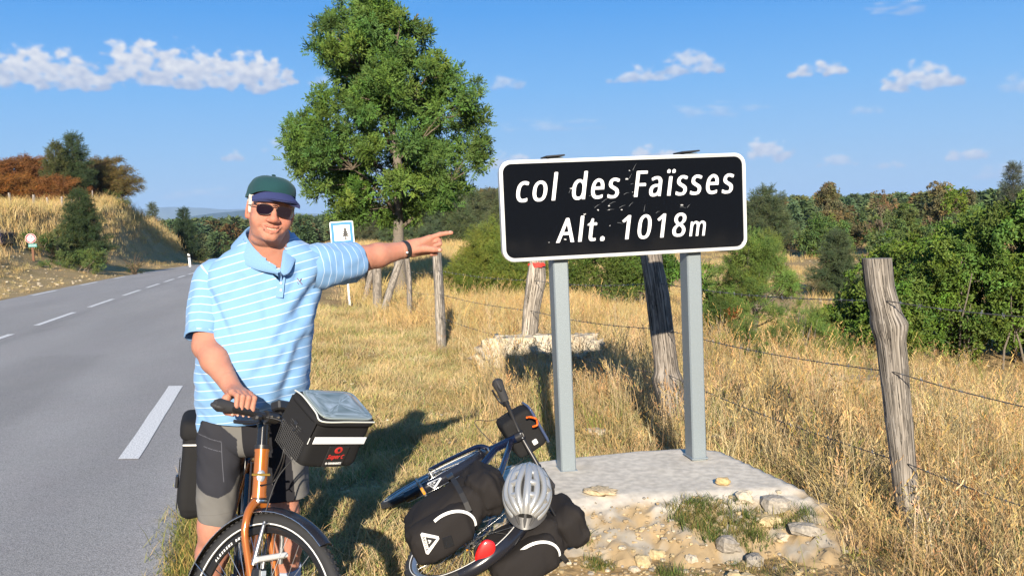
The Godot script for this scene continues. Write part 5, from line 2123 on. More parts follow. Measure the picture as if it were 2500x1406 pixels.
# ---------------------------------------------------------------- bicycles
# own axes of a bicycle: x forward, y up, z to the rider's right, origin under the rear axle
const AX := Vector3(-.326, .946, 0.)
const A0 := Vector3(1.007, .330, 0.)

func on_axis(t: float) -> Vector3:
	return A0 + AX * t

func wheel(o: Node3D, at: Transform3D, R: float, rim_m: Material, stripe: bool, hub_r: float, words := "") -> void:
	var w := Node3D.new()
	w.name = "wheel"
	o.add_child(w, true)
	w.transform = at
	var rubber := mat("tyre rubber", Color(.030, .029, .028), .8)
	var tr := MB.new()
	tr.ring(Vector3.ZERO, Vector3.BACK, R - .020, .0205, 72, 12)
	# tread: rows of shallow blocks
	for k in 96:
		var a := TAU * k / 96.
		var c := Vector3(cos(a), sin(a), 0)
		for sg: float in [-1., 1.]:
			tr.box(c * (R + .0002) + Vector3(0, 0, sg * .0075), Vector3(.004, .011, .0085), Basis(Vector3.BACK, a) * Basis(Vector3.RIGHT, sg * .25), .0008)
	put("tyre", tr, rubber, w)
	if stripe:
		var st := MB.new()
		for sg: float in [-1., 1.]:
			var ring_pts := []
			for k in 73:
				var a := TAU * k / 72.
				ring_pts.append(Vector3(cos(a) * (R - .0335), sin(a) * (R - .0335), sg * .0165))
			st.tube(ring_pts, .0026, 6, false, true)
		put("reflective_stripe", st, mat("reflective white", Color(.72, .72, .70), .4), w)
	var rm := MB.new()
	rm.loft(ring_profile(R - .046, [[.0, -.011], [.008, -.012], [.008, .012], [.0, .011], [-.016, .007], [-.020, 0.], [-.016, -.007]]), true, false, false)
	put("rim", rm, rim_m, w)
	var sp := MB.new()
	for k in 32:
		var sg := 1. if k % 2 == 0 else -1.
		var a := TAU * k / 32.
		var off := .55 if (k / 2) % 2 == 0 else -.55
		var h := Vector3(cos(a + off), sin(a + off), 0) * hub_r + Vector3(0, 0, sg * .028)
		sp.tube([h, Vector3(cos(a), sin(a), 0) * (R - .062)], .00125, 4, false)
	put("spokes", sp, mat("spoke steel", Color(.62, .62, .62), .28, .9), w)
	var hb := MB.new()
	hb.tube([Vector3(0, 0, -.034), Vector3(0, 0, -.026), Vector3(0, 0, -.024), Vector3(0, 0, .024), Vector3(0, 0, .026), Vector3(0, 0, .034)], [hub_r * .9, hub_r, hub_r * .62, hub_r * .62, hub_r, hub_r * .9], 16)
	hb.tube([Vector3(0, 0, -.06), Vector3(0, 0, .06)], .006, 8)
	put("hub", hb, mat("brushed alloy", Color(.36, .36, .36), .35, .9), w)
	if words:
		var holder := MB.new()
		for k in words.length():
			if words[k] == " ":
				continue
			var a := 2.72 - k * .042
			var l := lettering(words[k], .0085, .007, 0.)
			for q in l.v.size():
				var p := l.v[q] - Vector3(.004, .0055, 0)
				var loc := Vector3(cos(a), sin(a), 0) * (R - .0565 + p.y) + Vector3(sin(a), -cos(a), 0) * p.x
				holder.v.append(loc + Vector3(0, 0, .0125 + p.z))
				holder.n.append(Vector3.BACK)
				holder.uv.append(Vector2.ZERO)
				holder.c.append(Color.WHITE)
			var b := holder.v.size() - l.v.size()
			for q in l.i:
				holder.i.append(b + q)
		put("rim_lettering", holder, mat("white print", Color(.75, .75, .74), .5), w)

func ring_profile(R: float, prof: Array) -> Array:
	var rings := []
	for k in 65:
		var a := TAU * k / 64.
		var ring_ := []
		for p in prof:
			ring_.append(Vector3(cos(a) * (R + p[0]), sin(a) * (R + p[0]), p[1]))
		rings.append(ring_)
	return rings

# a bent strip (mudguard): arc round the axle, arched across
func guard(R: float, a0: float, a1: float, half: float) -> MB:
	var rings := []
	for k in 29:
		var a := lerpf(a0, a1, k / 28.)
		var r_ := []
		for s in 9:
			var u := s / 4. - 1.
			r_.append(Vector3(cos(a), sin(a), 0) * (R - .016 * u * u) + Vector3(0, 0, u * half))
		for s in 9:
			var u := 1. - s / 4.
			r_.append(Vector3(cos(a), sin(a), 0) * (R - .0025 - .016 * u * u) + Vector3(0, 0, u * half * .98))
		rings.append(r_)
	var mb := MB.new()
	mb.loft(rings, true, true, true)
	return mb

func bicycle(o: Node3D, P: Dictionary) -> void:
	var paint: Material = P.paint
	var black := mat("bike black", Color(.016, .016, .018), .38)
	var rubber := mat("grip rubber", Color(.028, .028, .03), .75)
	var alloy := mat("brushed alloy", Color(.36, .36, .36), .35, .9)
	var steel := mat("bright steel", Color(.68, .68, .68), .18, .95)
	var R: float = P.R
	var S := Transform3D(Basis(AX.normalized(), P.steer), Vector3.ZERO)
	S.origin = A0 - S.basis * A0
	var front := Vector3(1.05, .345, 0)
	var rear := Vector3(0, .345, 0)
	wheel(o, S * Transform3D(Basis(), front), R, P.rim, true, .022, P.words)
	wheel(o, Transform3D(Basis(Vector3.BACK, .4), rear), R, P.rim, true, .030)
	# frame
	var ht0 := on_axis(.41)
	var ht1 := on_axis(.575)
	var bb := Vector3(.43, .285, 0)
	var st: Vector3 = P.seat_lug
	var fr := MB.new()
	fr.tube([ht0 + AX * .035, bb], [.0205, .020], 14)
	fr.tube([ht1 - AX * .03, st], [.0185, .0165], 14)
	fr.tube([bb, st + (st - bb).normalized() * .03], .0165, 14)
	for sg: float in [-1., 1.]:
		fr.tube([bb + Vector3(0, 0, sg * .03), Vector3(.2, .33, sg * .045), rear + Vector3(0, 0, sg * .06)], [.011, .010, .008], 8)
		fr.tube([st + Vector3(0, -.01, sg * .018), Vector3(.06, .45, sg * .05), rear + Vector3(0, 0, sg * .062)], [.009, .008, .007], 8)
	fr.tube([bb - Vector3(0, 0, .035), bb + Vector3(0, 0, .035)], .022, 14)
	put("frame", fr, paint, o)
	var ht := MB.new()
	ht.tube([ht0, ht0 + AX * .008, ht0 + AX * .009, ht1 - AX * .009, ht1 - AX * .008, ht1], [.0265, .0265, .0245, .0245, .0262, .0262], 20)
	var htn := put("head_tube", ht, paint, o)
	var badge := MB.new()
	var fwd := Vector3(.946, .326, 0)
	var mid := (ht0 + ht1) * .5 - AX * .01
	badge.sup(mid + fwd * .0225, Vector3(.004, .022, .015), Basis(Vector3.BACK, .33), 1., 1., 14, 8)
	put("badge", badge, mat("silver badge", Color(.42, .46, .50), .3, .7), htn)
	var hs := MB.new()
	hs.tube([ht0 - AX * .018, ht0 - AX * .002], .027, 18)
	hs.tube([ht1 + AX * .001, ht1 + AX * .014], .0272, 18)
	put("headset", hs, black, o)
	var shine := MB.new()
	shine.tube([ht0 - AX * .012, ht0 - AX * .008], .0278, 18)
	put("headset_ring", shine, steel, o)
	# fork with round shoulders
	var fk := MB.new()
	fk.xf = S
	var crown_ := on_axis(.378)
	for sg: float in [-1., 1.]:
		var pts := [crown_ + AX * .028, crown_ + AX * .018 + Vector3(.0, 0, sg * .016), crown_ - AX * .008 + Vector3(.002, 0, sg * .042), crown_ - AX * .045 + Vector3(.004, 0, sg * .056), crown_ - AX * .10 + Vector3(.006, 0, sg * .0585), Vector3(1.015, .46, sg * .058), front + Vector3(0, 0, sg * .056)]
		fk.tube(smooth(pts, 4), taper(.0165, .0105, 25), 12)
	put("fork", fk, paint, o)
	# steerer spacers, stem, bar
	var bar_y: float = P.bar_y
	var top := on_axis(.575 + bar_y)
	var stm := MB.new()
	stm.xf = S
	stm.tube([on_axis(.588), top], [.0225, .0205], 16)
	put("stem_post", stm, mat("gloss black", Color(.012, .013, .016), .12), o)
	var ctr := top + Vector3(P.stem, .005, 0)
	var st2 := MB.new()
	st2.xf = S
	st2.tube([top - AX * .03, top + AX * .012], .026, 14)
	st2.tube([top, ctr], [.02, .019], 12)
	st2.tube([ctr - Vector3(0, 0, .025), ctr + Vector3(0, 0, .025)], .022, 14)
	put("stem", st2, black, o)
	var bolts := MB.new()
	bolts.xf = S
	for sg: float in [-1., 1.]:
		bolts.tube([ctr + Vector3(.018, .006, sg * .016), ctr + Vector3(.024, .007, sg * .016)], .004, 8)
		bolts.tube([top + Vector3(-.02, .0, sg * .014), top + Vector3(-.03, .0, sg * .014)], .004, 8)
	put("bolts", bolts, steel, o)
	var hw: float = P.bar_half
	var gk: float = P.get("grip", 1.0)
	var sw: float = P.sweep
	var br := MB.new()
	br.xf = S
	br.tube(smooth([ctr + Vector3(-sw, .008, -hw), ctr + Vector3(-sw * .35, .006, -hw * .5), ctr, ctr + Vector3(-sw * .35, .006, hw * .5), ctr + Vector3(-sw, .008, hw)], 4), .0135, 12)
	put("handlebar", br, black, o)
	for sg: float in [-1., 1.]:
		var g0 := ctr + Vector3(-sw, .008, sg * hw)
		var g1 := ctr + Vector3(-sw * .45, .006, sg * (hw - .125))
		var gd := (g0 - g1).normalized()
		var gm := MB.new()
		gm.xf = S
		gm.tube([g1, g1 + gd * .01, g1 + gd * .06, g0 - gd * .045, g0 - gd * .012, g0 + gd * .004], [.0165 * gk, .0175 * gk, .0178 * gk, .0205 * gk, .0235 * gk, .016 * gk], 16, true, false, 1.0)
		gm.sup(g0 - gd * .03 + Vector3(-.012, -.004, 0), Vector3(.03, .0125, .042), Basis(Vector3.UP, sg * .3), .8, .8, 16, 8)
		var gn := put("grip", gm, rubber, o)
		var cap_ := MB.new()
		cap_.xf = S
		cap_.box(g0 - gd * .03 + Vector3(-.012, .0088, 0), Vector3(.004, .0012, .022), Basis(Vector3.UP, sg * .3), .0003)
		put("grip_slot", cap_, mat("black print", Color.BLACK), gn)
		var lv := MB.new()
		lv.xf = S
		var l0 := g1 + Vector3(.022, -.012, -sg * .02)
		lv.tube(smooth([l0, l0 + Vector3(.022, -.012, sg * .015), l0 + Vector3(.026, -.020, sg * .06), l0 + Vector3(.012, -.024, sg * .105)], 4), .0055, 8, true, false, 1.5)
		lv.box(l0, Vector3(.035, .022, .03), Basis(), .006)
		lv.tube([g1 - gd * .012, g1 - gd * .028], .0185, 12)
		put("brake_lever", lv, black, o)
	var cb := MB.new()
	cb.xf = S
	for sg: float in [-1., 1.]:
		var a := ctr + Vector3(-sw * .3, -.005, sg * (hw - .16))
		cb.tube(smooth([a, a + Vector3(.085, .0, -sg * .05), a + Vector3(.13, -.10, -sg * .04), a + Vector3(.085, -.20, -sg * .04 - .035), on_axis(.46) + Vector3(.035, 0, -.035 * sg)], 6), .0026, 6)
	cb.tube(smooth([ctr + Vector3(-.01, -.005, -.10), ctr + Vector3(.11, -.08, -.06), on_axis(.5) + Vector3(.085, 0, .0), on_axis(.36) + Vector3(.06, .02, .03)], 6), .0026, 6)
	put("cables", cb, mat("cable black", Color(.014, .014, .015), .5), o)
	# rim brake arms
	var ba := MB.new()
	ba.xf = S
	for sg: float in [-1., 1.]:
		ba.tube([Vector3(.985, .525, sg * .062) + fwd * .012, Vector3(.962, .60, sg * .052) + fwd * .022, Vector3(.94, .655, sg * .036) + fwd * .026], [.009, .008, .006], 8)
	ba.tube([Vector3(.945, .648, .045) + fwd * .028, Vector3(.945, .648, -.045) + fwd * .028], .003, 6)
	put("front_brake", ba, alloy, o)
	# mudguards
	var gm_ := mat("mudguard plastic", Color(.013, .014, .02), .22)
	var fg := put("mudguard", guard(R + .021, deg_to_rad(62.), deg_to_rad(212.), .031), gm_, o)
	fg.transform = S * Transform3D(Basis(), front)
	var edge := MB.new()
	for sg: float in [-1., 1.]:
		var pts := []
		for k in 25:
			var a := deg_to_rad(lerpf(62., 212., k / 24.))
			pts.append(Vector3(cos(a), sin(a), 0) * (R + .006) + Vector3(0, 0, sg * .031))
		edge.tube(pts, .0016, 5)
	put("chrome_edge", edge, steel, fg)
	var stay := MB.new()
	for sg: float in [-1., 1.]:
		stay.tube([Vector3(.0, .0, sg * .06), Vector3(cos(2.9), sin(2.9), 0) * (R + .01) + Vector3(0, 0, sg * .028)], .0018, 5)
	put("stay", stay, steel, fg)
	var rg := put("mudguard", guard(R + .021, deg_to_rad(20.), deg_to_rad(200.), .031), gm_, o)
	rg.position = rear
	# drivetrain
	var dr := MB.new()
	dr.ring(bb + Vector3(0, 0, .045), Vector3.BACK, .082, .004, 40, 6)
	dr.tube([bb + Vector3(0, 0, .043), bb + Vector3(0, 0, .047)], .045, 20)
	for k in 5:
		var a := TAU * k / 5.
		dr.tube([bb + Vector3(0, 0, .045), bb + Vector3(cos(a) * .08, sin(a) * .08, .045)], .007, 6)
	put("chainring", dr, black, o)
	var ch := MB.new()
	var loop := []
	for k in 17:
		var a := -PI / 2. + PI * k / 16.
		loop.append(bb + Vector3(cos(a) * .084, sin(a) * .084, .045))
	for k in 13:
		var a := PI / 2. + PI * k / 12.
		loop.append(rear + Vector3(cos(a) * .038, sin(a) * .038, .045))
	loop.append(loop[0])
	ch.tube(loop, .0042, 5, false, true)
	put("chain", ch, mat("oily chain", Color(.10, .095, .09), .45, .8), o)
	var ca: float = P.crank
	for sg: float in [-1., 1.]:
		var d := Vector3(cos(ca), sin(ca), 0) * sg
		var e := bb + d * .17 + Vector3(0, 0, sg * .075)
		var cr := MB.new()
		cr.tube([bb + Vector3(0, 0, sg * .055), e], [.016, .011], 10, true, false, .6)
		put("crank", cr, alloy, o)
		var pd := MB.new()
		var pc := e + Vector3(0, 0, sg * .055)
		pd.tube([e, pc + Vector3(0, 0, sg * .045)], .008, 8)
		for s2: float in [-1., 1.]:
			pd.tube(smooth([pc + Vector3(s2 * .035, 0, -.045), pc + Vector3(s2 * .048, 0, 0), pc + Vector3(s2 * .035, 0, .045)], 3), .0065, 8, true, false, 1.8)
			pd.tube([pc + Vector3(-.035, 0, s2 * .045), pc + Vector3(.035, 0, s2 * .045)], .0065, 8)
		pd.box(pc, Vector3(.03, .02, .085), Basis(), .004)
		var pn := put("pedal", pd, mat("worn pedal alloy", Color(.36, .35, .33), .4, .7), o)
		var rf := MB.new()
		for s2: float in [-1., 1.]:
			rf.box(pc + Vector3(s2 * .055, 0, 0), Vector3(.006, .014, .045), Basis(), .002)
		put("amber_reflector", rf, mat("amber plastic", Color(.65, .25, .02), .2), pn)
	# seat
	var sd: Vector3 = P.saddle
	var sp := MB.new()
	sp.tube([st, sd - Vector3(0, .04, 0)], .0135, 12)
	put("seat_post", sp, alloy, o)
	var rings := []
	for k in 15:
		var t := k / 14.
		var x := lerpf(-.135, .145, t)
		var hwid := lerpf(.082, .021, smoothstep(.1, .75, t)) * sqrt(maxf(.04, 1. - pow(maxf(0., .12 - t) / .13, 2.))) * sqrt(maxf(.05, 1. - pow(maxf(0., t - .9) / .105, 2.)))
		var ring_ := []
		for s in 16:
			var a := TAU * s / 16.
			ring_.append(sd + Vector3(x, sin(a) * (.026 if sin(a) > 0. else .02) + .018 * pow(1. - t, 2.) - .01 * t, cos(a) * hwid))
		rings.append(ring_)
	var sdm := MB.new()
	sdm.loft(rings, true, true, true)
	put("saddle", sdm, mat("saddle cover", Color(.022, .022, .026), .42), o)
	# carrier over the rear wheel
	var rk := MB.new()
	var ry := .735
	for sg: float in [-1., 0., 1.]:
		rk.tube([Vector3(-.24, ry, sg * .05), Vector3(.14, ry, sg * .05)], .0052, 8)
	for x in [-.24, -.11, .02, .14]:
		rk.tube([Vector3(x, ry, -.05), Vector3(x, ry, .05)], .0048, 8)
	for sg: float in [-1., 1.]:
		for x in [-.16, .07]:
			rk.tube([Vector3(x, ry, sg * .055), Vector3(x * .2, .5, sg * .07), Vector3(0, .36, sg * .066)], .0048, 8)
		rk.tube([Vector3(.14, ry, sg * .03), st + Vector3(-.01, .02, sg * .02)], .0045, 8)
	put("carrier", rk, black, o)

func smooth(pts: Array, sub: int) -> Array:
	var out := []
	var n := pts.size()
	for k in n - 1:
		var p0: Vector3 = pts[maxi(k - 1, 0)]
		var p1: Vector3 = pts[k]
		var p2: Vector3 = pts[k + 1]
		var p3: Vector3 = pts[mini(k + 2, n - 1)]
		for s in sub:
			out.append(p1.cubic_interpolate(p2, p0, p3, float(s) / sub))
	out.append(pts[n - 1])
	return out

func taper(a: float, b: float, n: int) -> Array:
	var r := []
	for k in n:
		r.append(lerpf(a, b, float(k) / (n - 1)))
	return r

func axes(f: Vector3, lean: float) -> Basis:
	f = f.normalized()
	var z := f.cross(Vector3.UP).normalized()
	var up := z.cross(f)
	up = up * cos(lean) - z * sin(lean)
	return Basis(f, up, f.cross(up))

func cloth(key: String, c: Color, rough := .85, bump := .12) -> StandardMaterial3D:
	var m := mat(key, c, rough, 0., .25)
	if not m.albedo_texture:
		grain(m, noise_tex(.12, .86, 1.08, 256, 3, 51), 9., bump, null, false)
	return m

# a soft bag: rounded box with sag and creases
func soft_bag(half: Vector3, seed_: float, e1 := .42, e2 := .45, crease := .012) -> MB:
	var mb := MB.new()
	mb.sup(Vector3.ZERO, half, Basis(), e1, e2, 44, 30)
	for k in mb.v.size():
		var p := mb.v[k]
		var d := p.normalized()
		var n := nz.get_noise_3d(p.x * 5. + seed_, p.y * 7., p.z * 5.)
		var f := nz_fine.get_noise_3d(p.x * 9. + seed_, p.y * 16. + p.x * 8., p.z * 9.)
		mb.v[k] = p + d * (n * crease * 1.8 + f * crease)
	weld_normals(mb)
	return mb

func weld_normals(mb: MB) -> void:
	var acc := {}
	for t in range(0, mb.i.size(), 3):
		var a := mb.v[mb.i[t]]
		var f := (mb.v[mb.i[t + 2]] - a).cross(mb.v[mb.i[t + 1]] - a)
		for q in 3:
			var key := mb.v[mb.i[t + q]].snapped(Vector3.ONE * 2e-5)
			acc[key] = acc.get(key, Vector3.ZERO) + f
	for k in mb.v.size():
		var f: Vector3 = acc.get(mb.v[k].snapped(Vector3.ONE * 2e-5), mb.n[k])
		if f.length_squared() > 1e-24:
			mb.n[k] = f.normalized()

# a strap or strip laid along points, facing up
func strip(pts: Array, ups: Array, wide: float, thick := .0016) -> MB:
	var rings := []
	for k in pts.size():
		var t: Vector3 = ((pts[mini(k + 1, pts.size() - 1)] as Vector3) - pts[maxi(k - 1, 0)]).normalized()
		var up: Vector3 = (ups[k] as Vector3).normalized()
		var s := t.cross(up).normalized() * wide * .5
		up = up * thick * .5
		rings.append([pts[k] + s + up, pts[k] - s + up, pts[k] - s - up, pts[k] + s - up])
	var mb := MB.new()
	mb.loft(rings, true, true, true)
	# flat faces
	var fl := MB.new()
	for t in range(0, mb.i.size(), 3):
		var a := mb.v[mb.i[t]]
		var b := mb.v[mb.i[t + 1]]
		var c := mb.v[mb.i[t + 2]]
		fl.face([a, b, c])
	return fl

func make_bikes() -> void:
	var orange := mat("orange metallic paint", Color(.40, .122, .020), .26, .35)
	orange.clearcoat_enabled = true
	orange.clearcoat = .8
	orange.clearcoat_roughness = .08
	var navy := mat("navy paint", Color(.005, .008, .026), .2, .25)
	navy.clearcoat_enabled = true
	navy.clearcoat = .8
	navy.clearcoat_roughness = .1
	var dark_rim := mat("black rim", Color(.02, .02, .022), .35, .4)
	var silver_rim := mat("silver rim", Color(.42, .42, .42), .35, .8)
	# --- the orange bicycle held by the man
	var B1 := axes(Vector3(.3, 0, .954), deg_to_rad(7.))
	var O1 := Vector3(-1.2384, .004, -3.799)
	var o := thing("orange_bicycle", "orange touring bicycle held upright by the man, front wheel turned", "bicycle", O1, "", B1)
	bicycle(o, {"paint": orange, "R": .357, "rim": dark_rim, "steer": deg_to_rad(42.), "seat_lug": Vector3(.27, .70, 0), "bar_y": .115, "stem": .03, "bar_half": .205, "sweep": .055, "saddle": Vector3(.17, .93, 0), "crank": -1.2, "words": "ALEXRIMS DH19"})
	var S := Transform3D(Basis(AX.normalized(), deg_to_rad(42.)), Vector3.ZERO)
	S.origin = A0 - S.basis * A0
	var front := Vector3(1.05, .345, 0)
	# speed sensor with its print, lamp bracket, reflector stick
	var sb := MB.new()
	sb.xf = S
	sb.box(Vector3(1.034, .50, .060), Vector3(.035, .055, .028), Basis(Vector3.BACK, .33), .004)
	sb.tube([Vector3(1.015, .52, .058), Vector3(1.02, .48, .058)], .0175, 12)
	var sn := put("speed_sensor", sb, mat("bike black", Color.BLACK), o)
	var lab := MB.new()
	lab.xf = S
	lab.box(Vector3(1.053, .505, .060), Vector3(.002, .045, .022), Basis(Vector3.BACK, .33), .0005)
	put("sensor_label", lab, mat("sensor grey", Color(.40, .45, .5), .4), sn)
	var vd := lettering("VDO", .008, .018, 0., 700)
	var vn := put("sensor_lettering", vd, mat("black print", Color.BLACK), sn)
	vn.transform = S * Transform3D(Basis(Vector3(0, 0, -1), Vector3(-.326, .946, 0), Vector3(.946, .326, 0)), Vector3(1.0565, .505, .0695))
	var lp := MB.new()
	lp.xf = S
	lp.sup(Vector3(1.075, .455, .085), Vector3(.05, .017, .03), Basis(), 1., .8, 18, 10)
	lp.tube([Vector3(1.03, .455, .06), Vector3(1.07, .455, .085)], .008, 8)
	put("lamp", lp, mat("bike black", Color.BLACK), o)
	var clr := MB.new()
	clr.xf = S
	clr.box(Vector3(1.005, .555, 0.0), Vector3(.022, .02, .15), Basis(Vector3.RIGHT, .1), .008)
	put("clear_reflector", clr, mat("clear plastic", Color(.6, .6, .58), .15), o)
	var bb := MB.new()
	bb.box(Vector3(.865, .80, .0) + Vector3(.012, 0, 0), Vector3(.008, .008, .062), Basis(), .002)
	put("cable_guides", bb, mat("brass", Color(.55, .36, .08), .3, .8), o)
	# display on the bar
	var ds := MB.new()
	ds.xf = S
	ds.box(Vector3(.80, 1.03, -.045), Vector3(.045, .035, .06), Basis(Vector3.BACK, .5), .006)
	put("handlebar_display", ds, mat("bike black", Color.BLACK), o)
	var br := MB.new()
	br.xf = S
	br.ring(Vector3(.835, 1.0, -.09), Vector3.UP, .045, .004, 20, 6, 0., PI)
	put("chrome_bracket", br, mat("bright steel", Color.WHITE), o)
	# --- its handlebar bag
	var w := Vector3(.662, -.200, -.722).normalized()
	var up := (Vector3(.49, .90, .12) - w * Vector3(.49, .90, .12).dot(w)).normalized()
	var n := w.cross(up)
	var nylon := cloth("black nylon", Color(.017, .017, .018))
	var bag := thing("handlebar_bag", "black handlebar bag with silver reflective band and clear map pocket on the orange bicycle", "bicycle bag", Vector3(-.632, .972, -2.87), "", Basis(w, up, n))
	put("body", soft_bag(Vector3(.112, .090, .085), 3., .22, .25, .003), nylon, bag)
	var lid := MB.new()
	lid.sup(Vector3(0, .086, .002), Vector3(.120, .016, .094), Basis(Vector3.RIGHT, -.0), .5, .3, 36, 12)
	put("lid", lid, nylon, bag)
	var flap := MB.new()
	flap.box(Vector3(-.1155, .045, 0), Vector3(.004, .085, .165), Basis(Vector3.BACK, -.06), .0018)
	put("side_flap", flap, nylon, bag)
	var mp := MB.new()
	mp.sup(Vector3(.006, .104, .005), Vector3(.105, .006, .082), Basis(Vector3.RIGHT, .04), .4, .3, 30, 10)
	var map_m := mat("folded map", Color(.40, .43, .45), .12)
	if not map_m.albedo_texture:
		map_m.albedo_texture = noise_tex(.035, .6, 1.0, 256, 4, 77, FastNoiseLite.TYPE_SIMPLEX_SMOOTH, Color(.85, .9, .78), Color(.95, .98, 1.))
		map_m.clearcoat_enabled = true
		map_m.clearcoat_roughness = .05
	put("map_pocket", mp, map_m, bag)
	var pipe := MB.new()
	pipe.tube(smooth([Vector3(-.108, .100, -.085), Vector3(-.113, .112, -.03), Vector3(-.108, .104, .05), Vector3(-.104, .096, .092), Vector3(.0, .098, .096), Vector3(.106, .095, .090)], 5), .0028, 6)
	put("pocket_edge", pipe, mat("clear vinyl edge", Color(.55, .56, .5), .25), bag)
	var band := MB.new()
	band.box(Vector3(.002, .022, .0875), Vector3(.205, .026, .003), Basis(), .001)
	band.box(Vector3(-.1135, .016, .06), Vector3(.003, .024, .045), Basis(), .001)
	put("reflective_band", band, mat("reflective silver", Color(.70, .71, .72), .32), bag)
	var patch := MB.new()
	patch.box(Vector3(.012, -.040, .0872), Vector3(.080, .078, .003), Basis(), .001)
	var pn := put("brand_patch", patch, mat("patch black", Color(.012, .012, .013), .6), bag)
	var red := mat("red stitching", Color(.45, .022, .018), .7)
	var t1 := put("patch_lettering", lettering("Super C", .021, .066, .2, 700, .0012, 0., 0), red, pn)
	t1.position = Vector3(-.022, -.052, .0891)
	var logo := MB.new()
	logo.sup(Vector3(.012, -.014, .0892), Vector3(.016, .013, .0012), Basis(), 1., 1., 16, 6)
	put("patch_emblem", logo, red, pn)
	var lg2 := MB.new()
	lg2.box(Vector3(.012, -.013, .0904), Vector3(.010, .012, .0012), Basis(Vector3.BACK, .5), .0004)
	put("emblem_detail", lg2, mat("patch black", Color.BLACK), pn)
	var t2 := put("patch_lettering", lettering("© CARRADICE", .0075, .062, .0, 700, .0012, 0., 0), mat("white print", Color.WHITE), pn)
	t2.position = Vector3(-.019, -.068, .0891)
	var net := MB.new()
	for k in 15:
		var z := -.068 + k * .0095
		net.tube([Vector3(-.1175, -.082, z), Vector3(-.1205, -.02, z), Vector3(-.1175, .028, z)], .0007, 4)
		var y := -.078 + k * .0075
		net.tube([Vector3(-.1165, y, -.072), Vector3(-.1205, y, 0), Vector3(-.1165, y, .07)], .0007, 4)
	put("mesh_pocket", net, mat("net grey", Color(.07, .07, .07), .7), bag)
	var hem := MB.new()
	hem.tube(smooth([Vector3(-.1165, .030, -.075), Vector3(-.120, .022, 0), Vector3(-.1165, .030, .073)], 4), .003, 6)
	put("pocket_hem", hem, nylon, bag)
	var dr := MB.new()
	dr.ring(Vector3(-.122, .016, .0), Vector3.LEFT, .012, .0022, 18, 6, -PI * .5, PI * .5, Vector3.BACK)
	dr.box(Vector3(-.121, .030, 0), Vector3(.004, .012, .018), Basis(), .001)
	put("strap_ring", dr, mat("bike black", Color.BLACK), bag)
	# --- its right pannier, behind the man's leg
	var pan := thing("pannier", "black pannier on the orange bicycle, hanging left of the man's leg", "pannier", O1 + B1 * Vector3(-.06, .59, .21), "", B1)
	put("body", soft_bag(Vector3(.155, .205, .082), 12., .35, .4, .007), nylon, pan)
	var fl := MB.new()
	fl.sup(Vector3(0, .175, .005), Vector3(.16, .05, .09), Basis(), .5, .4, 30, 12)
	put("flap", fl, nylon, pan)
	var sp := MB.new()
	sp.box(Vector3(.05, -.07, .086), Vector3(.028, .22, .004), Basis(), .001)
	sp.box(Vector3(.05, -.06, .092), Vector3(.045, .05, .012), Basis(), .003)
	put("strap_buckle", sp, mat("bike black", Color.BLACK), pan)
	var pw := MB.new()
	pw.tube([Vector3(.158, .13, -.06), Vector3(.162, .125, .0), Vector3(.15, .12, .075)], .004, 6)
	put("reflective_piping", pw, mat("reflective white", Color.WHITE), pan)
	# --- the navy bicycle lying on the verge
	var B2 := axes(Vector3(-.25, 0, -.96), deg_to_rad(-62.))
	var O2 := Vector3(-.540, -.035, -4.108)
	var b2 := thing("navy_bicycle", "dark navy bicycle lying on its side in front of the black sign", "bicycle", O2, "", B2)
	bicycle(b2, {"paint": navy, "R": .350, "rim": silver_rim, "steer": deg_to_rad(-15.), "seat_lug": Vector3(.26, .56, 0), "bar_y": .03, "stem": .03, "grip": 1.45, "bar_half": .35, "sweep": .07, "saddle": Vector3(.13, .79, 0), "crank": PI * .96, "words": ""})
	var tl := MB.new()
	tl.sup(Vector3.ZERO, Vector3(.018, .040, .062), Basis(), .8, .9, 26, 14)
	var redp := mat("red lens", Color(.60, .006, .006), .12)
	redp.clearcoat_enabled = true
	var tln := put("tail_light", tl, redp, b2)
	tln.position = Vector3(-.345, .37, -.035)
	tln.rotation = Vector3(.9, .15, .2)
	var tb := MB.new()
	tb.ring(Vector3(.012, 0, 0), Vector3.RIGHT, .045, .007, 24, 6)
	put("lamp_housing", tb, mat("bike black", Color.BLACK), tln)
	var oc := MB.new()
	oc.tube(smooth([Vector3(.76, .98, -.09), Vector3(.78, 1.0, -.075), Vector3(.755, 1.02, -.06), Vector3(.78, 1.025, -.035), Vector3(.755, 1.01, -.02), Vector3(.77, .985, -.02)], 5), .006, 8)
	put("orange_clip", oc, mat("orange plastic", Color(.75, .12, .008), .4), b2)
	for k in 2:
		var sg := -1. if k == 0 else 1.
		var p := thing("pannier", ["upper black pannier of the lying bicycle, with white curved band and triangle badges", "lower black pannier under the helmet, at the bottom of the photo"][k], "pannier", O2 + B2 * Vector3(-.09 if k == 0 else -.11, .31 if k == 0 else .565, -.185 if k == 0 else .155), "panniers of the lying bicycle", B2)
		var twill := cloth("brown black nylon", Color(.020, .018, .018))
		put("body", soft_bag(Vector3(.16, .22, .105), 30. + k * 9., .62, .6, .020), twill, p)
		var top := MB.new()
		top = soft_bag(Vector3(.155, .085, .105), 50. + k * 5., .7, .6, .020)
		var tn := put("roll_top", top, twill, p)
		tn.position = Vector3(.01, .215, sg * .012)
		var pk := soft_bag(Vector3(.075, .16, .095), 70. + k * 5., .55, .6, .010)
		var kn := put("end_pocket", pk, twill, p)
		kn.position = Vector3(-.155, -.06, 0)
		var ups := []
		var pts := []
		for j in 13:
			var a := lerpf(-.35, PI * .62, j / 12.)
			pts.append(Vector3(-.205 - .018 * sin(a), -.02 + sin(a) * .115, -cos(a) * .088 * 1.0))
			ups.append(Vector3(-.75, sin(a) * .55, -cos(a) * .4))
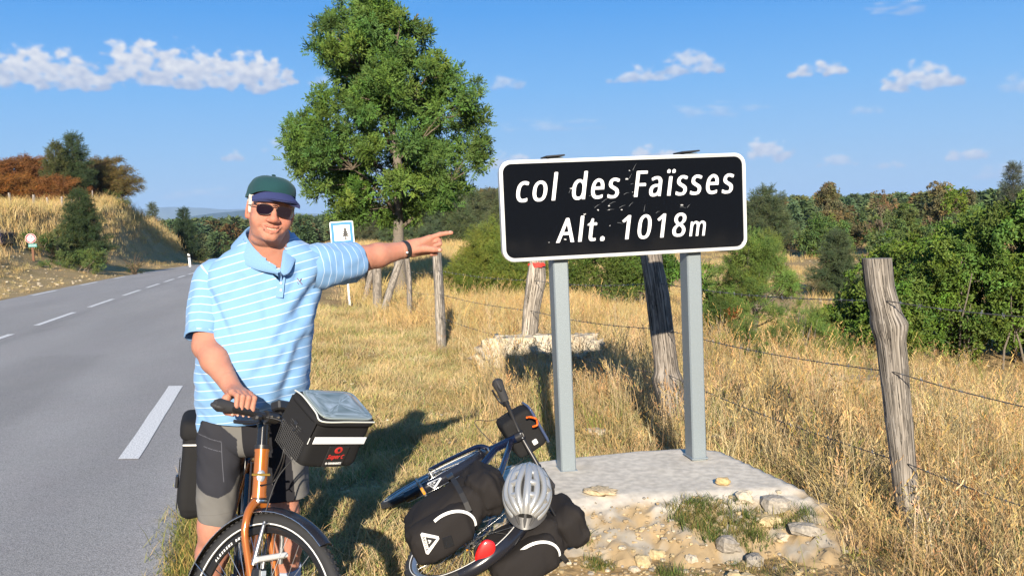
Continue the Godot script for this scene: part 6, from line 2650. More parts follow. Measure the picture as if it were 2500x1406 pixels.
		put("reflective_band", strip(smooth(pts, 2), smooth(ups, 2), .013), mat("reflective white", Color.WHITE), p)
		var stp := []
		var su := []
		for j in 9:
			var a := lerpf(-1.3, 1.3, j / 8.)
			stp.append(Vector3(-.02 + .03 * sin(a * 2.), .09 + .02 * cos(a), sg * .001) + Vector3(sin(a) * .185, 0, sg * cos(a) * .137))
			su.append(Vector3(sin(a), 0, sg * cos(a)))
		put("strap", strip(stp, su, .024, .004), mat("webbing", Color(.012, .012, .013), .7), p)
		var bk := MB.new()
		bk.box(Vector3(.03, .105, sg * .142), Vector3(.05, .035, .012), Basis(), .003)
		put("buckle", bk, mat("bike black", Color.BLACK), p)
		if k == 0:
			# triangle badges: white plate, dark chevron, name
			var spots := [[Vector3(-.236, -.12, -.03), Basis(Vector3(0, .25, -.97).normalized(), Vector3(.15, .96, .25).normalized(), Vector3(-.97, .12, .1).normalized()), .052], [Vector3(.08, .03, -.137), Basis(Vector3(-.97, .2, .1).normalized(), Vector3(.2, .97, -.05).normalized(), Vector3(0, 0, -1)), .045]]
			for s in spots:
				var bs: Basis = s[1].orthonormalized()
				var q: float = s[2]
				var tri := MB.new()
				tri.prism(PackedVector2Array([Vector2(-q, -q * .45), Vector2(-q * .86, -q * .62), Vector2(q * .9, -q * .62), Vector2(q, -q * .45), Vector2(q * .14, q * .82), Vector2(-q * .1, q * .82)]), Transform3D(bs, s[0]), .004)
				var tno := put("triangle_badge", tri, mat("reflective white", Color.WHITE), p)
				var ch := MB.new()
				ch.prism(PackedVector2Array([Vector2(-q * .5, -q * .28), Vector2(q * .55, -q * .28), Vector2(q * .02, q * .6)]), Transform3D(bs, s[0] + bs.z * .003), .002)
				ch.xf = Transform3D()
				put("badge_triangle", ch, mat("patch black", Color.BLACK), tno)
				var ch2 := MB.new()
				ch2.prism(PackedVector2Array([Vector2(-q * .12, -q * .12), Vector2(q * .06, q * .12), Vector2(q * .24, -q * .12), Vector2(q * .14, -q * .2), Vector2(q * .05, q * .0), Vector2(-q * .05, -q * .2)]), Transform3D(bs, s[0] + bs.z * .0045), .0015)
				put("badge_chevron", ch2, mat("reflective white", Color.WHITE), tno)
				var nm := put("badge_lettering", lettering("ALTURA", q * .24, q * 1.3, 0., 700, .001, 0., 0), mat("patch black", Color.BLACK), tno)
				nm.transform = Transform3D(bs, s[0] + bs.z * .0026 + bs.x * (-q * .65) + bs.y * (-q * .57))
			var win := MB.new()
			win.box(Vector3(-.2345, -.055, .02), Vector3(.004, .045, .05), Basis(Vector3.RIGHT, .25), .001)
			put("label_window", win, mat("gloss black", Color.BLACK), p)
	# --- handlebar bag of the lying bicycle
	var c2 := O2 + B2 * Vector3(.93, .93, .02)
	var hb := thing("handlebar_bag", "black box bag with shiny lid on the lying bicycle's handlebar", "bicycle bag", c2, "", B2)
	put("body", soft_bag(Vector3(.09, .10, .125), 90., .25, .25, .003), nylon, hb)
	var ld := MB.new()
	ld.sup(Vector3(0, .103, 0), Vector3(.096, .010, .132), Basis(), .4, .3, 30, 10)
	var vinyl := mat("shiny blue vinyl", Color(.05, .07, .14), .08)
	put("lid", ld, vinyl, hb)
	var bz := MB.new()
	bz.box(Vector3(-.094, .03, .07), Vector3(.012, .03, .03), Basis(), .003)
	put("white_buckle", bz, mat("white plastic", Color(.75, .75, .75), .4), hb)
	make_helmet()

func make_helmet() -> void:
	var z := Vector3(-.10, -.62, .78).normalized()
	var y := (Vector3(.05, .78, .62) - z * Vector3(.05, .78, .62).dot(z)).normalized()
	var o := thing("bicycle_helmet", "silver grey vented cycling helmet with dark visor resting on the lying bicycle", "helmet", Vector3(.043, .400, -3.96), "", Basis(y.cross(z), y, z).scaled(Vector3.ONE * .96))
	var R := Vector3(.104, .098, .140)
	var on := func(x: float, t: float, k: float) -> Vector3:   # x across -1..1, t front 1 to back -1
		var zz := t
		var w := sqrt(maxf(0., 1. - zz * zz))
		var xa := x * 1.25
		return Vector3(sin(xa) * w * R.x, cos(xa) * w * R.y, zz * R.z) * k
	var inner := MB.new()
	inner.sup(Vector3.ZERO, R * .93, Basis(), 1., 1., 30, 18)
	# keep the upper half only
	var keep := PackedInt32Array()
	for t in range(0, inner.i.size(), 3):
		if inner.v[inner.i[t]].y > -.025 and inner.v[inner.i[t + 1]].y > -.025 and inner.v[inner.i[t + 2]].y > -.025:
			keep.append_array(inner.i.slice(t, t + 3))
	inner.i = keep
	put("liner", inner, mat("helmet liner", Color(.012, .012, .013), .8), o)
	var silver := mat("silver helmet shell", Color(.40, .405, .40), .24, .55)
	silver.clearcoat_enabled = true
	silver.clearcoat = .6
	var shell := MB.new()
	for k in 7:
		var x0 := (k - 3) / 3.
		var pts := []
		var rad := []
		for j in 19:
			var t := lerpf(.92, -.93, j / 18.)
			var x := x0 * (1. - .28 * t * t) + .05 * sin(t * 3.) * signf(x0)
			pts.append(on.call(x, t, 1.0))
			rad.append(.0148 * (1. + .3 * absf(t)) * (1.2 if k == 3 else 1.))
		shell.tube(pts, rad, 10)
	for tt in [.80, .42, -.02, -.45, -.82]:
		for k in 6:
			if (k + int(tt * 10.)) % 2 == 0 and absf(tt) < .7:
				continue
			var xa := (k - 3) / 3.
			shell.tube([on.call(xa, tt, .985), on.call(xa + .17, tt + .03, .995), on.call(xa + .34, tt, .985)], .0165, 8)
	# rim band
	var loop := []
	for k in 41:
		var a := TAU * k / 40.
		loop.append(Vector3(sin(a) * R.x * 1.0, -.012 - .012 * cos(a * 2.), cos(a) * R.z * 1.0))
	shell.tube(loop, .016, 10, false, true)
	put("shell", shell, silver, o)
	# visor
	var rings := []
	for j in 6:
		var f := j / 5.
		var up_ := []
		var dn := []
		for k in 17:
			var a := lerpf(-1.05, 1.05, k / 16.)
			var rad := 1.0 + .30 * f * cos(a * .8)
			var p := Vector3(sin(a) * R.x * 1.03 * (1. + .08 * f), .008 - .028 * f - .018 * a * a, cos(a) * R.z * rad)
			up_.append(p)
			dn.push_front(p - Vector3(0, .004, 0))
		rings.append(up_ + dn)
	var vs := MB.new()
	vs.loft(rings, true, true, true)
	put("visor", vs, mat("visor grey", Color(.06, .06, .062), .4), o)
	var vr := MB.new()
	for k in 3:
		var a := (k - 1) * .38
		vr.tube([on.call(a * .8, .62, 1.08), Vector3(sin(a) * R.x, .012, cos(a) * R.z * 1.1), Vector3(sin(a * .6) * R.x, -.012, cos(a) * R.z * 1.27)], [.002, .009, .004], 6)
	put("visor_ribs", vr, mat("visor grey", Color.BLACK), o)

# ---------------------------------------------------------------- the man
# a distance field of tapered capsules and ellipsoids, skinned by surface nets
class Field:
	var kind := PackedByteArray()
	var a: Array[Vector3] = []
	var b: Array[Vector3] = []
	var ra := PackedFloat32Array()
	var rb := PackedFloat32Array()
	var k := PackedFloat32Array()
	var cut := PackedByteArray()
	var rot: Array[Basis] = []
	var frame := Transform3D()

	func cap(p: Vector3, q: Vector3, r0: float, r1: float, kk: float, sub := false) -> void:
		kind.append(0)
		a.append(frame * p)
		b.append(frame * q)
		ra.append(r0)
		rb.append(r1)
		k.append(kk)
		cut.append(1 if sub else 0)
		rot.append(Basis())

	func ell(c: Vector3, r: Vector3, kk: float, turn := Basis(), sub := false) -> void:
		kind.append(1)
		a.append(frame * c)
		b.append(r)
		ra.append(0.)
		rb.append(maxf(r.x, maxf(r.y, r.z)))
		k.append(kk)
		cut.append(1 if sub else 0)
		rot.append((frame.basis * turn).transposed())

	func one(n: int, p: Vector3) -> float:
		if kind[n] == 0:
			var ba := b[n] - a[n]
			var pa := p - a[n]
			var t := clampf(pa.dot(ba) / maxf(ba.dot(ba), 1e-9), 0., 1.)
			return (pa - ba * t).length() - lerpf(ra[n], rb[n], t)
		var q := rot[n] * (p - a[n])
		var r := b[n]
		var s := q / r
		var k0 := s.length()
		var k1 := (s / r).length()
		return k0 * (k0 - 1.) / maxf(k1, 1e-6) if k0 > .05 else -minf(r.x, minf(r.y, r.z))

	func at(p: Vector3, list: PackedInt32Array) -> float:
		var d := 9.
		for n in list:
			var e := one(n, p)
			var kk := k[n]
			if cut[n]:
				var h := clampf(.5 - .5 * (d + e) / kk, 0., 1.)
				d = lerpf(d, -e, h) + kk * h * (1. - h)
			else:
				var h := clampf(.5 + .5 * (d - e) / kk, 0., 1.)
				d = lerpf(d, e, h) - kk * h * (1. - h)
		return d

	func skin(mb: MB, lo: Vector3, hi: Vector3, cell: float, tint: Callable) -> void:
		var bs := 5
		var nb := Vector3i(((hi - lo) / (cell * bs)).ceil())
		var nx := nb.x * bs + 1
		var ny := nb.y * bs + 1
		var nzz := nb.z * bs + 1
		var val := PackedFloat32Array()
		val.resize(nx * ny * nzz)
		val.fill(9.)
		var rad := cell * bs * .8661
		var todo := []
		var lists := []
		for bz in nb.z:
			for by in nb.y:
				for bx in nb.x:
					var c := lo + Vector3(bx + .5, by + .5, bz + .5) * cell * bs
					var near := PackedInt32Array()
					var best := 9.
					for n in kind.size():
						var e := one(n, c)
						best = minf(best, e if not cut[n] else 9.)
						if e < rad * 1.6 + k[n] * 1.2 + (.03 if kind[n] == 1 else 0.):
							near.append(n)
					if near.is_empty() or best > rad * 2.2 + .03:
						continue
					var d := at(c, near)
					if d < -rad * 2.4:
						for z in bs + 1:
							for y in bs + 1:
								for x in bs + 1:
									val[((bz * bs + z) * ny + by * bs + y) * nx + bx * bs + x] = -9.
						continue
					if d > rad * 2.0:
						continue
					todo.append(Vector3i(bx, by, bz))
					lists.append(near)
		for n in todo.size():
			var t: Vector3i = todo[n]
			var near: PackedInt32Array = lists[n]
			for z in bs + 1:
				for y in bs + 1:
					for x in bs + 1:
						var id := ((t.z * bs + z) * ny + t.y * bs + y) * nx + t.x * bs + x
						val[id] = at(lo + Vector3(t.x * bs + x, t.y * bs + y, t.z * bs + z) * cell, near)
		var ids := {}
		for t in todo:
			for z in bs:
				for y in bs:
					for x in bs:
						var i: int = t.x * bs + x
						var j: int = t.y * bs + y
						var l: int = t.z * bs + z
						var id := (l * ny + j) * nx + i
						var s0 := val[id] < 0.
						var mixed := false
						for q in 8:
							if (val[id + (q & 1) + ((q >> 1) & 1) * nx + (q >> 2) * nx * ny] < 0.) != s0:
								mixed = true
								break
						if not mixed:
							continue
						var sum := Vector3.ZERO
						var cnt := 0
						for e in EDGE:
							var o0: int = e[0]
							var o1: int = e[1]
							var v0 := val[id + (o0 & 1) + ((o0 >> 1) & 1) * nx + (o0 >> 2) * nx * ny]
							var v1 := val[id + (o1 & 1) + ((o1 >> 1) & 1) * nx + (o1 >> 2) * nx * ny]
							if (v0 < 0.) != (v1 < 0.):
								var f := v0 / (v0 - v1)
								var p0 := Vector3(o0 & 1, (o0 >> 1) & 1, o0 >> 2)
								var p1 := Vector3(o1 & 1, (o1 >> 1) & 1, o1 >> 2)
								sum += p0.lerp(p1, f)
								cnt += 1
						var p := lo + (Vector3(i, j, l) + sum / cnt) * cell
						mb.col = tint.call(p)
						ids[id] = mb.vert(p, Vector3.UP)
		var start := mb.i.size()
		var step := [1, nx, nx * ny]
		for id in ids:
			for ax in 3:
				var u: int = step[(ax + 1) % 3]
				var w: int = step[(ax + 2) % 3]
				var v0 := val[id]
				var v1 := val[id + step[ax]]
				if (v0 < 0.) == (v1 < 0.):
					continue
				if not (ids.has(id - u) and ids.has(id - w) and ids.has(id - u - w)):
					continue
				var q := [ids[id], ids[id - u], ids[id - u - w], ids[id - w]]
				if v0 < 0.:
					mb.i.append_array(PackedInt32Array([q[0], q[3], q[2], q[0], q[2], q[1]]))
				else:
					mb.i.append_array(PackedInt32Array([q[0], q[1], q[2], q[0], q[2], q[3]]))
		for t in range(start, mb.i.size(), 3):
			var f := (mb.v[mb.i[t + 2]] - mb.v[mb.i[t]]).cross(mb.v[mb.i[t + 1]] - mb.v[mb.i[t]])
			for q in 3:
				mb.n[mb.i[t + q]] += f
		for id in ids:
			mb.n[ids[id]] = (mb.n[ids[id]] - Vector3.UP).normalized()

	const EDGE := [[0, 1], [2, 3], [4, 5], [6, 7], [0, 2], [1, 3], [4, 6], [5, 7], [0, 4], [1, 5], [2, 6], [3, 7]]

const MAN := Vector3(-1.0, -.04, -3.37)

func skin_tone(p: Vector3) -> Color:
	var n := nz.get_noise_3d(p.x * 14., p.y * 14., p.z * 14.) * .10 + nz_fine.get_noise_3d(p.x * 60., p.y * 60., p.z * 60.) * .07
	return Color(.41 * (1. + n * .7), .185 * (1. + n * 1.3), .125 * (1. + n * 1.4))

func hand_fingers(f: Field, joints: Array, r0: float, r1: float) -> void:
	for k in joints.size() - 1:
		var a := lerpf(r0, r1, float(k) / (joints.size() - 1))
		var b := lerpf(r0, r1, float(k + 1) / (joints.size() - 1))
		f.cap(joints[k], joints[k + 1], a, b, .004)

func make_person() -> void:
	var o := thing("person", "man in green cap, sunglasses and light blue striped polo shirt, pointing at the sign", "person", MAN)
	var inv := Transform3D(Basis(), -MAN)
	# head frame: tilted to his left, turned a little towards the sign
	var hz_ := Vector3(.392, -.02, .919).normalized()
	var hx := Vector3.UP.cross(hz_).normalized()
	var hy := hz_.cross(hx)
	var roll := deg_to_rad(10.)
	var hx2 := hx * cos(roll) - hy * sin(roll)
	var hy2 := hy * cos(roll) + hx * sin(roll)
	var head := Transform3D(Basis(hx2, hy2, hz_), Vector3(-.889, 1.708, -3.30))
	var skin := vmat("skin", .52, .42)
	skin.subsurf_scatter_enabled = true
	skin.subsurf_scatter_strength = .12
	skin.heightmap_enabled = true
	skin.heightmap_scale = .16
	skin.heightmap_texture = noise_tex(.14, 0., 1., 256, 4, 88)
	skin.uv1_triplanar = true
	skin.uv1_scale = Vector3.ONE * 12.
	var body := MB.new()
	body.xf = inv
	# --- coarse: trunk, neck, arms, legs
	var NB := Vector3(-.925, 1.56, -3.385)
	var LS := Vector3(-.752, 1.504, -3.44)
	var LE := Vector3(-.612, 1.505, -3.645)
	var LW := Vector3(-.433, 1.536, -3.79)
	var RS := Vector3(-1.142, 1.475, -3.37)
	var RE := Vector3(-1.136, 1.215, -3.25)
	var RW := Vector3(-.998, 1.085, -3.09)
	var F := Field.new()
	F.ell(Vector3(-.935, 1.39, -3.40), Vector3(.125, .20, .094), .04)
	F.ell(Vector3(-.995, 1.12, -3.37), Vector3(.145, .24, .105), .06)
	F.ell(Vector3(-1.005, .95, -3.39), Vector3(.13, .10, .085), .04)
	F.cap(Vector3(-.925, 1.45, -3.40), Vector3(-.905, 1.60, -3.352), .072, .064, .05)
	F.cap(NB, head * Vector3(0, -.05, -.02), .072, .062, .04)
	F.cap(RS + Vector3(.04, -.01, 0), NB - Vector3(.05, .03, 0), .045, .045, .05)
	F.cap(LS - Vector3(.05, .01, 0), NB + Vector3(.05, -.03, 0), .045, .045, .05)
	F.cap(RS, RE, .050, .050, .02)
	F.cap(RE, RE.lerp(RW, .35), .049, .0505, .02)
	F.cap(RE.lerp(RW, .35), RE.lerp(RW, .97), .0505, .033, .02)
	F.cap(LS, LE, .048, .052, .015)
	F.cap(LE, LE.lerp(LW, .32), .050, .050, .02)
	F.cap(LE.lerp(LW, .32), LE.lerp(LW, .96), .050, .0325, .02)
	var legs := [[Vector3(-1.10, .88, -3.375), Vector3(-1.163, .515, -3.31), Vector3(-1.268, .09, -3.41)], [Vector3(-.905, .88, -3.39), Vector3(-.908, .54, -3.335), Vector3(-.93, .09, -3.42)]]
	for l in legs:
		F.cap(l[0], l[1], .072, .060, .03)
		F.cap(l[1] + Vector3(0, .015, .010), l[1] - Vector3(0, .03, -.012), .050, .046, .02)
		var calf: Vector3 = (l[1] as Vector3).lerp(l[2], .30) + Vector3(0, 0, -.018)
		F.cap(l[1], calf, .055, .060, .03)
		F.cap(calf, l[2], .058, .037, .03)
		F.cap(l[2] + Vector3(0, -.05, -.03), l[2] + Vector3(-.02, -.06, .15), .036, .034, .03)
	F.skin(body, Vector3(-1.42, -.06, -3.92), Vector3(-.36, 1.70, -3.0), .0125, skin_tone)
	# --- head
	var H := Field.new()
	H.frame = head
	H.ell(Vector3(0, .030, -.018), Vector3(.0742, .096, .099), .02)
	H.ell(Vector3(0, -.020, .024), Vector3(.0692, .082, .070), .03)
	H.ell(Vector3(0, -.064, .026), Vector3(.0595, .046, .064), .03)
	H.cap(Vector3(-.009, -.0955, .0755), Vector3(.009, -.0955, .0755), .0185, .0185, .022)
	for s: float in [-1., 1.]:
		H.ell(Vector3(s * .043, -.038, .060), Vector3(.027, .026, .024), .022)
		H.cap(Vector3(s * .012, .024, .086), Vector3(s * .048, .021, .070), .0125, .0115, .015)
		H.ell(Vector3(s * .034, .002, .088), Vector3(.017, .013, .012), .014, Basis(), true)
		H.ell(Vector3(s * .0165, -.0385, .103), Vector3(.0108, .0090, .012), .008)
		H.cap(Vector3(s * .0195, -.047, .101), Vector3(s * .040, -.070, .083), .0042, .0030, .012, true)
		H.ell(Vector3(s * .0775, -.004, -.014), Vector3(.0085, .033, .021), .008, Basis(Vector3.UP, s * .45) * Basis(Vector3.RIGHT, -.15))
		H.ell(Vector3(s * .090, .002, -.008), Vector3(.004, .020, .012), .006, Basis(Vector3.UP, s * .45), true)
		H.ell(Vector3(s * .079, -.033, -.006), Vector3(.007, .010, .009), .008)
	H.cap(Vector3(0, .010, .092), Vector3(0, -.030, .1145), .0085, .0125, .012)
	H.ell(Vector3(0, -.0345, .114), Vector3(.0145, .0115, .0130), .008)
	for s: float in [-1., 1.]:
		H.ell(Vector3(s * .0065, -.0465, .1085), Vector3(.0035, .003, .005), .003, Basis(), true)
	# smile: mouth corners up and back
	var up_lip := [Vector3(-.031, -.0560, .0845), Vector3(-.017, -.0605, .0955), Vector3(0, -.0620, .0995), Vector3(.017, -.0605, .0955), Vector3(.031, -.0560, .0845)]
	var lo_lip := [Vector3(-.029, -.0600, .0845), Vector3(-.016, -.0755, .0935), Vector3(0, -.0800, .0965), Vector3(.016, -.0755, .0935), Vector3(.029, -.0600, .0845)]
	for k in 4:
		H.cap(up_lip[k], up_lip[k + 1], .0042, .0042, .005)
		H.cap(lo_lip[k], lo_lip[k + 1], .0048, .0048, .005)
	for k in 4:
		var a: Vector3 = (up_lip[k] as Vector3).lerp(lo_lip[k], .55) + Vector3(0, 0, .003)
		var b: Vector3 = (up_lip[k + 1] as Vector3).lerp(lo_lip[k + 1], .55) + Vector3(0, 0, .003)
		var w0: float = [.0014, .0040, .0050, .0040, .0014][k]
		var w1: float = [.0014, .0040, .0050, .0040, .0014][k + 1]
		H.cap(a, b, w0, w1, .003, true)
	H.ell(Vector3(0, -.090, .020), Vector3(.052, .024, .046), .02)
	H.ell(Vector3(0, -.112, -.008), Vector3(.057, .026, .045), .014)
	H.cap(Vector3(0, -.05, -.022), head.affine_inverse() * NB, .061, .069, .025)
	var hinv := head.affine_inverse()
	var face_tone := func(p: Vector3) -> Color:
		var q := hinv * p
		var c := skin_tone(p)
		var red := exp(-pow((absf(q.x) - .042) / .024, 2.) - pow((q.y + .035) / .026, 2.)) * .55 if q.z > .03 else 0.
		red += exp(-q.x * q.x / .0004 - pow((q.y + .028) / .02, 2.)) * .5 if q.z > .09 else 0.
		if absf(q.x) > .074:
			red += .5
		c = c.lerp(Color(.50, .16, .105), clampf(red, 0., .7))
		if q.z > .075 and absf(q.x) < .028:
			var d_up := 9.
			var d_lo := 9.
			for k in 4:
				for s in 3:
					d_up = minf(d_up, q.distance_to((up_lip[k] as Vector3).lerp(up_lip[k + 1], s / 2.)))
					d_lo = minf(d_lo, q.distance_to((lo_lip[k] as Vector3).lerp(lo_lip[k + 1], s / 2.)))
			if minf(d_up, d_lo) < .0062:
				c = c.lerp(Color(.36, .115, .085), .75)
			elif q.y < -.063 and q.y > -.0795 and q.z < .0925:
				c = Color(.10, .03, .025)
		# shaved beard shadow
		if q.y < -.052 and q.z > .0:
			c = c.lerp(Color(.40, .21, .15), .15)
		return c
	H.skin(body, head.origin - Vector3(.15, .19, .14), head.origin + Vector3(.15, .15, .15), .0032, face_tone)
	# --- right hand on the grip
	var g0 := Vector3(-.952, 1.040, -3.018)
	var bar := Vector3(-.70, .26, .66).normalized()
	var fw := (Vector3(.55, -.05, .83) - bar * Vector3(.55, -.05, .83).dot(bar)).normalized()
	var up := fw.cross(bar).normalized()
	if up.y < 0.:
		up = -up
	var G := Field.new()
	var on := func(s: float, deg: float, r: float) -> Vector3:
		return g0 + bar * s + (up * cos(deg_to_rad(deg)) + fw * sin(deg_to_rad(deg))) * r
	var ss := [-.034, -.0125, .0085, .028]
	G.cap(RE.lerp(RW, .85), RW, .0365, .0325, .01)
	for k in 4:
		var len_: float = [1., 1.06, 1., .86][k]
		var mcp: Vector3 = on.call(ss[k] * 1.08, -22., .038)
		var rr: float = [.0105, .0108, .0102, .009][k]
		G.cap(RW + bar * ss[k] * .45 + Vector3(.012, -.006, .012), mcp, .0175, .0125, .016)
		hand_fingers(G, [mcp, on.call(ss[k], 42. * len_, .0405), on.call(ss[k], 108. * len_, .0345), on.call(ss[k] - .002, 158. * len_, .0305)], rr * 1.12, rr * .82)
	var th: Array = [RW + bar * .014 + Vector3(.012, -.022, .006), on.call(.034, -75., .036), on.call(.045, -118., .036), on.call(.035, -165., .033), on.call(.018, 170., .034)]
	hand_fingers(G, th, .0165, .0105)
	G.skin(body, Vector3(-1.10, .96, -3.19), Vector3(-.85, 1.17, -2.90), .0032, skin_tone)
	# --- left hand, index finger out
	var LT := Vector3(-.236, 1.578, -3.855)
	var px := (LT - LW).normalized()
	var pz := (Vector3(-.15, -.38, 1.) - px * Vector3(-.15, -.38, 1.).dot(px)).normalized()
	var hand := Transform3D(Basis(px, pz.cross(px), pz), LW)
	var P := Field.new()
	P.frame = hand
	P.cap(hinv * LW * 0. + hand.affine_inverse() * LE.lerp(LW, .82), Vector3(0, 0, 0), .0375, .0315, .01)
	P.cap(Vector3(-.01, .006, 0), Vector3(.03, .008, .002), .029, .026, .015)
	var mc := [Vector3(.094, .026, .0), Vector3(.096, .006, -.004), Vector3(.090, -.014, -.003), Vector3(.080, -.032, .002)]
	for k in 4:
		P.cap(Vector3(.012, .012 - .010 * k, 0), mc[k], .020, .0142, .018)
	hand_fingers(P, [mc[0], Vector3(.142, .031, .0), Vector3(.168, .030, .002), Vector3(.192, .027, .004)], .0118, .0084)
	hand_fingers(P, [mc[1], Vector3(.130, .008, .012), Vector3(.124, .004, .040), Vector3(.100, .004, .044)], .0118, .009)
	hand_fingers(P, [mc[2], Vector3(.122, -.014, .012), Vector3(.116, -.017, .042), Vector3(.090, -.015, .046)], .0112, .0086)
	hand_fingers(P, [mc[3], Vector3(.106, -.035, .013), Vector3(.102, -.037, .036), Vector3(.080, -.034, .041)], .0100, .0078)
	hand_fingers(P, [Vector3(.012, -.002, .020), Vector3(.052, .002, .044), Vector3(.088, -.006, .058), Vector3(.116, -.015, .060)], .0195, .0098)
	P.skin(body, LW - Vector3(.07, .09, .14), LW + Vector3(.25, .11, .11), .0032, skin_tone)
	put("body", body, skin, o)
	# nails
	var nl := MB.new()
	nl.xf = inv
	nl.sup(hand * Vector3(.187, .0355, .004), Vector3(.007, .0012, .0055), hand.basis * Basis(Vector3.BACK, -.12), 1., 1., 10, 6)
	nl.sup(hand * Vector3(.112, -.011, .0695), Vector3(.0075, .0065, .0012), hand.basis * Basis(Vector3.UP, .1), 1., 1., 10, 6)
	for k in 4:
		nl.sup(on.call(ss[k] - .002, 152., .0395), Vector3(.005, .0012, .005), Basis(bar, fw, -up), 1., 1., 8, 5)
	put("fingernails", nl, mat("nails", Color(.60, .36, .28), .35), o)
	var teeth := MB.new()
	teeth.xf = inv * head
	for k in 6:
		var x := (k - 2.5) * .0050
		teeth.sup(Vector3(x * 1.1, -.0680 + x * x * 9., .0945 - x * x * 15.), Vector3(.0029, .0046, .002), Basis(), .8, .9, 8, 6)
	put("teeth", teeth, mat("teeth", Color(.46, .40, .31), .35), o)
	for s: float in [-1., 1.]:
		var ey := MB.new()
		ey.xf = inv * head
		ey.sup(Vector3(s * .033, .003, .074), Vector3(.0115, .0115, .0115), Basis(), 1., 1., 14, 10)
		put("eye", ey, mat("eyeball", Color(.6, .57, .53), .2), o)
	# --- hair: close grey fringe round the back and in front of the ears
	var hf := Field.new()
	hf.frame = head
	hf.ell(Vector3(0, .020, -.030), Vector3(.0835, .075, .095), .01)
	hf.ell(Vector3(0, .005, .085), Vector3(.12, .15, .072), .012, Basis(), true)
	hf.ell(Vector3(0, .11, .0), Vector3(.13, .065, .14), .01, Basis(), true)
	for s: float in [-1., 1.]:
		hf.cap(Vector3(s * .0735, .040, .022), Vector3(s * .0735, -.014, .016), .0125, .0080, .01)
	var hair := MB.new()
	hair.xf = inv
	hf.skin(hair, head.origin - Vector3(.13, .12, .16), head.origin + Vector3(.13, .09, .10), .004, func(p: Vector3) -> Color:
		var n := nz_fine.get_noise_3d(p.x * 160., p.y * 40., p.z * 160.)
		return Color(.50, .47, .43) * (1. + n * .8))
	var hm := vmat("grey hair", .75, .3)
	put("hair", hair, hm, o)
	make_cap(o, inv * head * Transform3D(Basis(Vector3.UP, deg_to_rad(10.)), Vector3.ZERO))
	make_glasses(o, inv * head)
	make_shirt(o, inv, RS, RE, LS, LE)
	make_shorts(o, inv, legs)
	# wrist band
	var wd := (LW - LE).normalized()
	var wb := MB.new()
	wb.xf = inv
	var wc := LE.lerp(LW, .90)
	var wr := []
	for j in 5:
		var f := (j - 2) / 2.0
		var ring_ := []
		var e1 := (Vector3.UP - wd * wd.y).normalized()
		var e2 := wd.cross(e1)
		for k in 28:
			var a := TAU * k / 28.
			ring_.append(wc + wd * f * .0105 + (e1 * cos(a) + e2 * sin(a)) * (.0392 - .0022 * absf(f)))
		wr.append(ring_)
	wb.loft(wr, true, false, false)
	var wn := put("wrist_band", wb, mat("watch strap", Color(.016, .016, .017), .45), o)
	var bk := MB.new()
	bk.xf = inv
	bk.sup(wc + Vector3(.012, -.012, .0395), Vector3(.006, .006, .003), Basis(), .6, .6, 10, 6)
	put("buckle", bk, mat("bright steel", Color.WHITE), wn)
	# socks and shoes
	for l in legs:
		var kn: Vector3 = l[1]
		var an: Vector3 = l[2]
		var sk := MB.new()
		sk.xf = inv
		var pts := []
		var rad := []
		for j in 8:
			var t := j / 7.
			var p := kn.lerp(an, lerpf(.50, 1.05, t)) + Vector3(0, 0, -.012 * (1. - t))
			pts.append(p)
			rad.append(lerpf(.0575, .041, t))
		sk.tube(pts, rad, 20)
		put("sock", sk, cloth("pale blue sock", Color(.36, .43, .55)), o)
		var sh := MB.new()
		sh.xf = inv
		var gy := land(an.x, -an.z) + .05
		sh.sup(Vector3(an.x - .008, gy, an.z + .055), Vector3(.049, .05, .142), Basis(), .6, .7, 24, 14)
		sh.sup(Vector3(an.x, gy + .035, an.z - .005), Vector3(.045, .055, .07), Basis(), .8, .8, 20, 12)
		put("shoe", sh, mat("dark shoe", Color(.05, .05, .055), .6), o)

